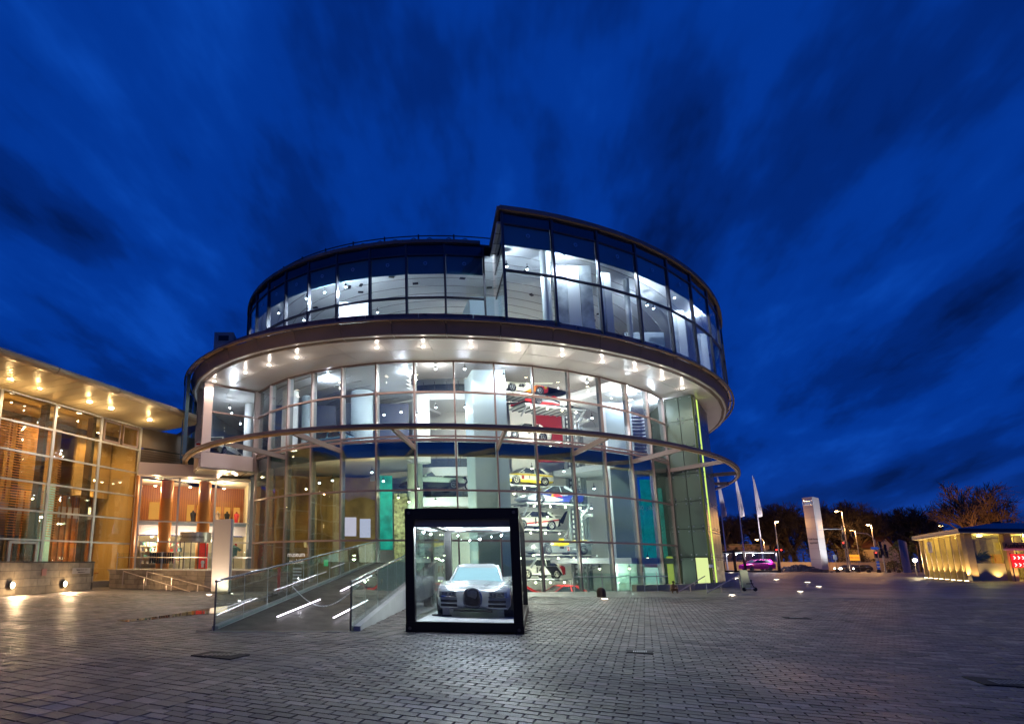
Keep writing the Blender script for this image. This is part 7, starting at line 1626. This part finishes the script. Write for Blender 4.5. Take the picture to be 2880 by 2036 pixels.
for r in (0, 1):
    for k in range(6):
        cxk, zk = x - 1.05 + k * .42, 2.25 - r * .68; mb = MB(); mb.beam((cxk - .08, y - .06, zk + .14), (cxk + .08, y - .06, zk), .03, .09, up=(0, 1, 0)); mb.beam((cxk + .08, y - .06, zk), (cxk - .08, y - .06, zk - .14), .03, .09, up=(0, 1, 0)); mb.build('arrow', emat('arrow_glow', (1, .8, .7), 2.2), g)
for dx in (-1.25, 1.25): MB().tube([(x + dx, y + .08, 0), (x + dx, y + .08, 2.7)], .05, 6).build('post', STEELD, g)
lamp('red_glow', (x, y - .4, .9), 260, (1, .02, .06), .05, 120, (x + 2, y - 6, 0), g)
q = pvp(1.0, 1.2); g = wthing('palm_plant', 'spiky indoor palm behind the first pavilion window', 'plant', (q.x, q.y, 1.7)); mb = MB(); r_ = random.Random(4)
for k in range(46):
    a = r_.uniform(0, 2 * PI); el = r_.uniform(.1, 1.3); L = r_.uniform(.7, 1.3); d_ = Vector((math.cos(a) * math.cos(el), math.sin(a) * math.cos(el), math.sin(el))); s_ = Vector((-math.sin(a), math.cos(a), 0)) * .05; b_ = Vector((q.x, q.y, 1.9 + r_.uniform(0, .5)))
    mb.add([b_ - s_, b_ + s_, b_ + d_ * L * .6 + s_ * .7, b_ + d_ * L - Vector((0, 0, .25))], [(0, 1, 2, 3)])
mb.build('leaf', mat('palm_green', (.06, .10, .02), .6), g); MB().lathe((q.x, q.y, 1.4), [(.2, 0), (.28, .45)], 12).build('pot', mat('pot_grey', (.2, .2, .2), .6), g)
q = pvp(Lp + 1.2, -1.0); g = wthing('flood_on_post', 'small bright floodlight on a post at the left end of the pavilion', 'floodlight', (q.x, q.y, 0)); MB().tube([(q.x, q.y, 0), (q.x, q.y, 2.0)], .05, 6).build('post', LPM, g)
MB().lathe((q.x, q.y - .1, 2.1), [(.16, -.1), (.2, .1)], 12, 'y').build('lens', emat('flood_lens', (1, .87, .62), 42), g); lamp('flood_beam', (q.x - .3, q.y - .5, 2.1), 260, (1, .72, .42), .15, None, None, g)

# traffic running lights on the road: a waiting car with headlights on
for i, (u, lab) in enumerate(((2384, 'dark car with headlights on, waiting left at the junction'), (2418, 'dark car with headlights on, right one at the junction'))):
    x = far_at(u, 131); c = saloon('road_car', lab, (x, 131, 0), -.02, mat('dark_car_paint', (.05, .05, .06), .3, .5), L=4.6, hw=.95, H=1.45, style='hatch', grp='cars with lit headlights on the road')
    for s in (-.7, .7): MB().lathe((-2.32, s, .66), [(.16, -.03), (.16, .03)], 12, 'x').build('headlight_lens', emat('headlight_glow', (1, .86, .6), 30), c, True)
    MB().lathe((-2.2, -.98, .66), [(.16, -.03), (.16, .03)], 12, 'y').build('headlight_lens', emat('headlight_glow', (1, .86, .6), 30), c, True)
    l_ = lamp('headlight_beam', (-2.6, -.6, .6), 700, (1, .72, .4), .1); l_.parent = c

# two plaza lamps behind the camera that the photograph shows mirrored in the glass
for i, (x, y) in enumerate(((-16, -9), (14, -12))):
    g = wthing('plaza_lamp', ['curved plaza lamp behind the viewer on the left', 'curved plaza lamp behind the viewer on the right'][i], 'street lamp', (x, y, 0), 'plaza lamps mirrored in the glass')
    MB().tube([(x, y, 0), (x, y, 6.4), (x + .3, y, 6.9), (x + 1.2, y, 7.1)], .08, 8).build('pole', LPM, g); MB().box((x + 1.5, y, 7.05), (.8, .3, .12)).build('lamp_head', STEELD, g)
    MB().box((x + 1.5, y, 6.975), (.6, .22, .03)).build('lamp_lens', emat('plaza_lens', (1, .8, .55), 25), g); lamp('plaza_light', (x + 1.5, y, 6.8), 260, (.95, .80, .86), .2, None, None, g)

# office block behind the viewer, which the museum glazing mirrors
ob_ = wthing('office_building', 'brown office block behind the viewer, mirrored in the museum glass', 'building', (0, -34, 0))
MB().box((-4, -38, 6.5), (110, 8, 13)).build('wall', mat('office_brown', (.20, .15, .11), .8, var=.1, vs=.3), ob_); MB().box((-4, -38, 13.15), (111, 9, .3)).build('roof', BLACK, ob_)
for j in range(26):
    for k_ in range(3):
        lit = (j * 7 + k_ * 5) % 11 == 0
        MB().box((-56 + j * 4.1, -33.97, 2.6 + 4 * k_), (2.2, .08, 1.8)).build('window', emat('office_window_lit', (1, .72, .35), .8) if lit else mat('window_dark', (.03, .03, .035), .2), ob_)
for i, (x, y) in enumerate(((-34, -26), (-8, -27), (24, -26), (46, -22))):
    g = wthing('plaza_lamp', ['far left lamp before the office block behind the viewer', 'middle left lamp before the office block behind the viewer', 'middle right lamp before the office block behind the viewer', 'far right lamp before the office block behind the viewer'][i], 'street lamp', (x, y, 0), 'plaza lamps mirrored in the glass')
    MB().tube([(x, y, 0), (x, y, 6.4)], .08, 8).build('pole', LPM, g); MB().lathe((x, y, 6.4), [(.1, 0), (.22, .15), (.2, .4), (.05, .5)], 12).build('lamp_lens', emat('plaza_lens', (1, .8, .55), 25), g); lamp('plaza_light', (x, y, 6.2), 500, (1, .72, .42), .1, None, None, g)
# ------------------------------------------------------------------ lettering becomes mesh
dg = bpy.context.evaluated_depsgraph_get()
for o in [q for q in col.objects if q.type == 'FONT']:
    me = bpy.data.meshes.new_from_object(o.evaluated_get(dg)); nm = o.name
    o.name = 'old'; n = bpy.data.objects.new(nm, me); col.objects.link(n); n.parent = o.parent; n.location = o.location; n.rotation_euler = o.rotation_euler; n.scale = o.scale
    bpy.data.objects.remove(o)

# pieces that belong to a part hang under it
def under(child, host, name_c, name_h):
    pass
kids = {}
for o in col.objects:
    if o.parent is not None: kids.setdefault(o.parent.name, []).append(o)
PAIR = {'downlight_lens': 'downlight', 'spotlight_lens': 'track_spotlight', 'signal_lens': 'signal_head', 'race_number': 'number_plate', 'headlight_lens': 'headlight', 'tyre': 'wheel', 'wheel_spoke': 'wheel',
        'lamp_lens': 'lamp_head', 'grille_bar': 'grille_backing', 'tray_lamp': 'tray', 'chain_link': 'mast', 'casting_hole': 'corner_casting', 'panel_bolt': 'glass_panel', 'sash': 'window', 'vent_ring': 'spandrel_pane', 'rail_hoop': 'roof_rail', 'arrow': 'board'}
def base_(o): return o.name.split('.')[0]
def cen(o):
    b = o.bound_box; return Vector([sum(c[i] for c in b) / 8 for i in range(3)]) + o.location
for pn, ch in kids.items():
    hosts = {}
    for o in ch:
        if o.type == 'MESH': hosts.setdefault(base_(o), []).append(o)
    for o in ch:
        h_ = PAIR.get(base_(o))
        if o.type != 'MESH' or not h_ or h_ not in hosts: continue
        c_ = cen(o); best = min(hosts[h_], key=lambda q: (cen(q) - c_).length)
        if (cen(best) - c_).length > 3.5: continue
        loc = o.location - best.location; o.parent = best; o.location = loc
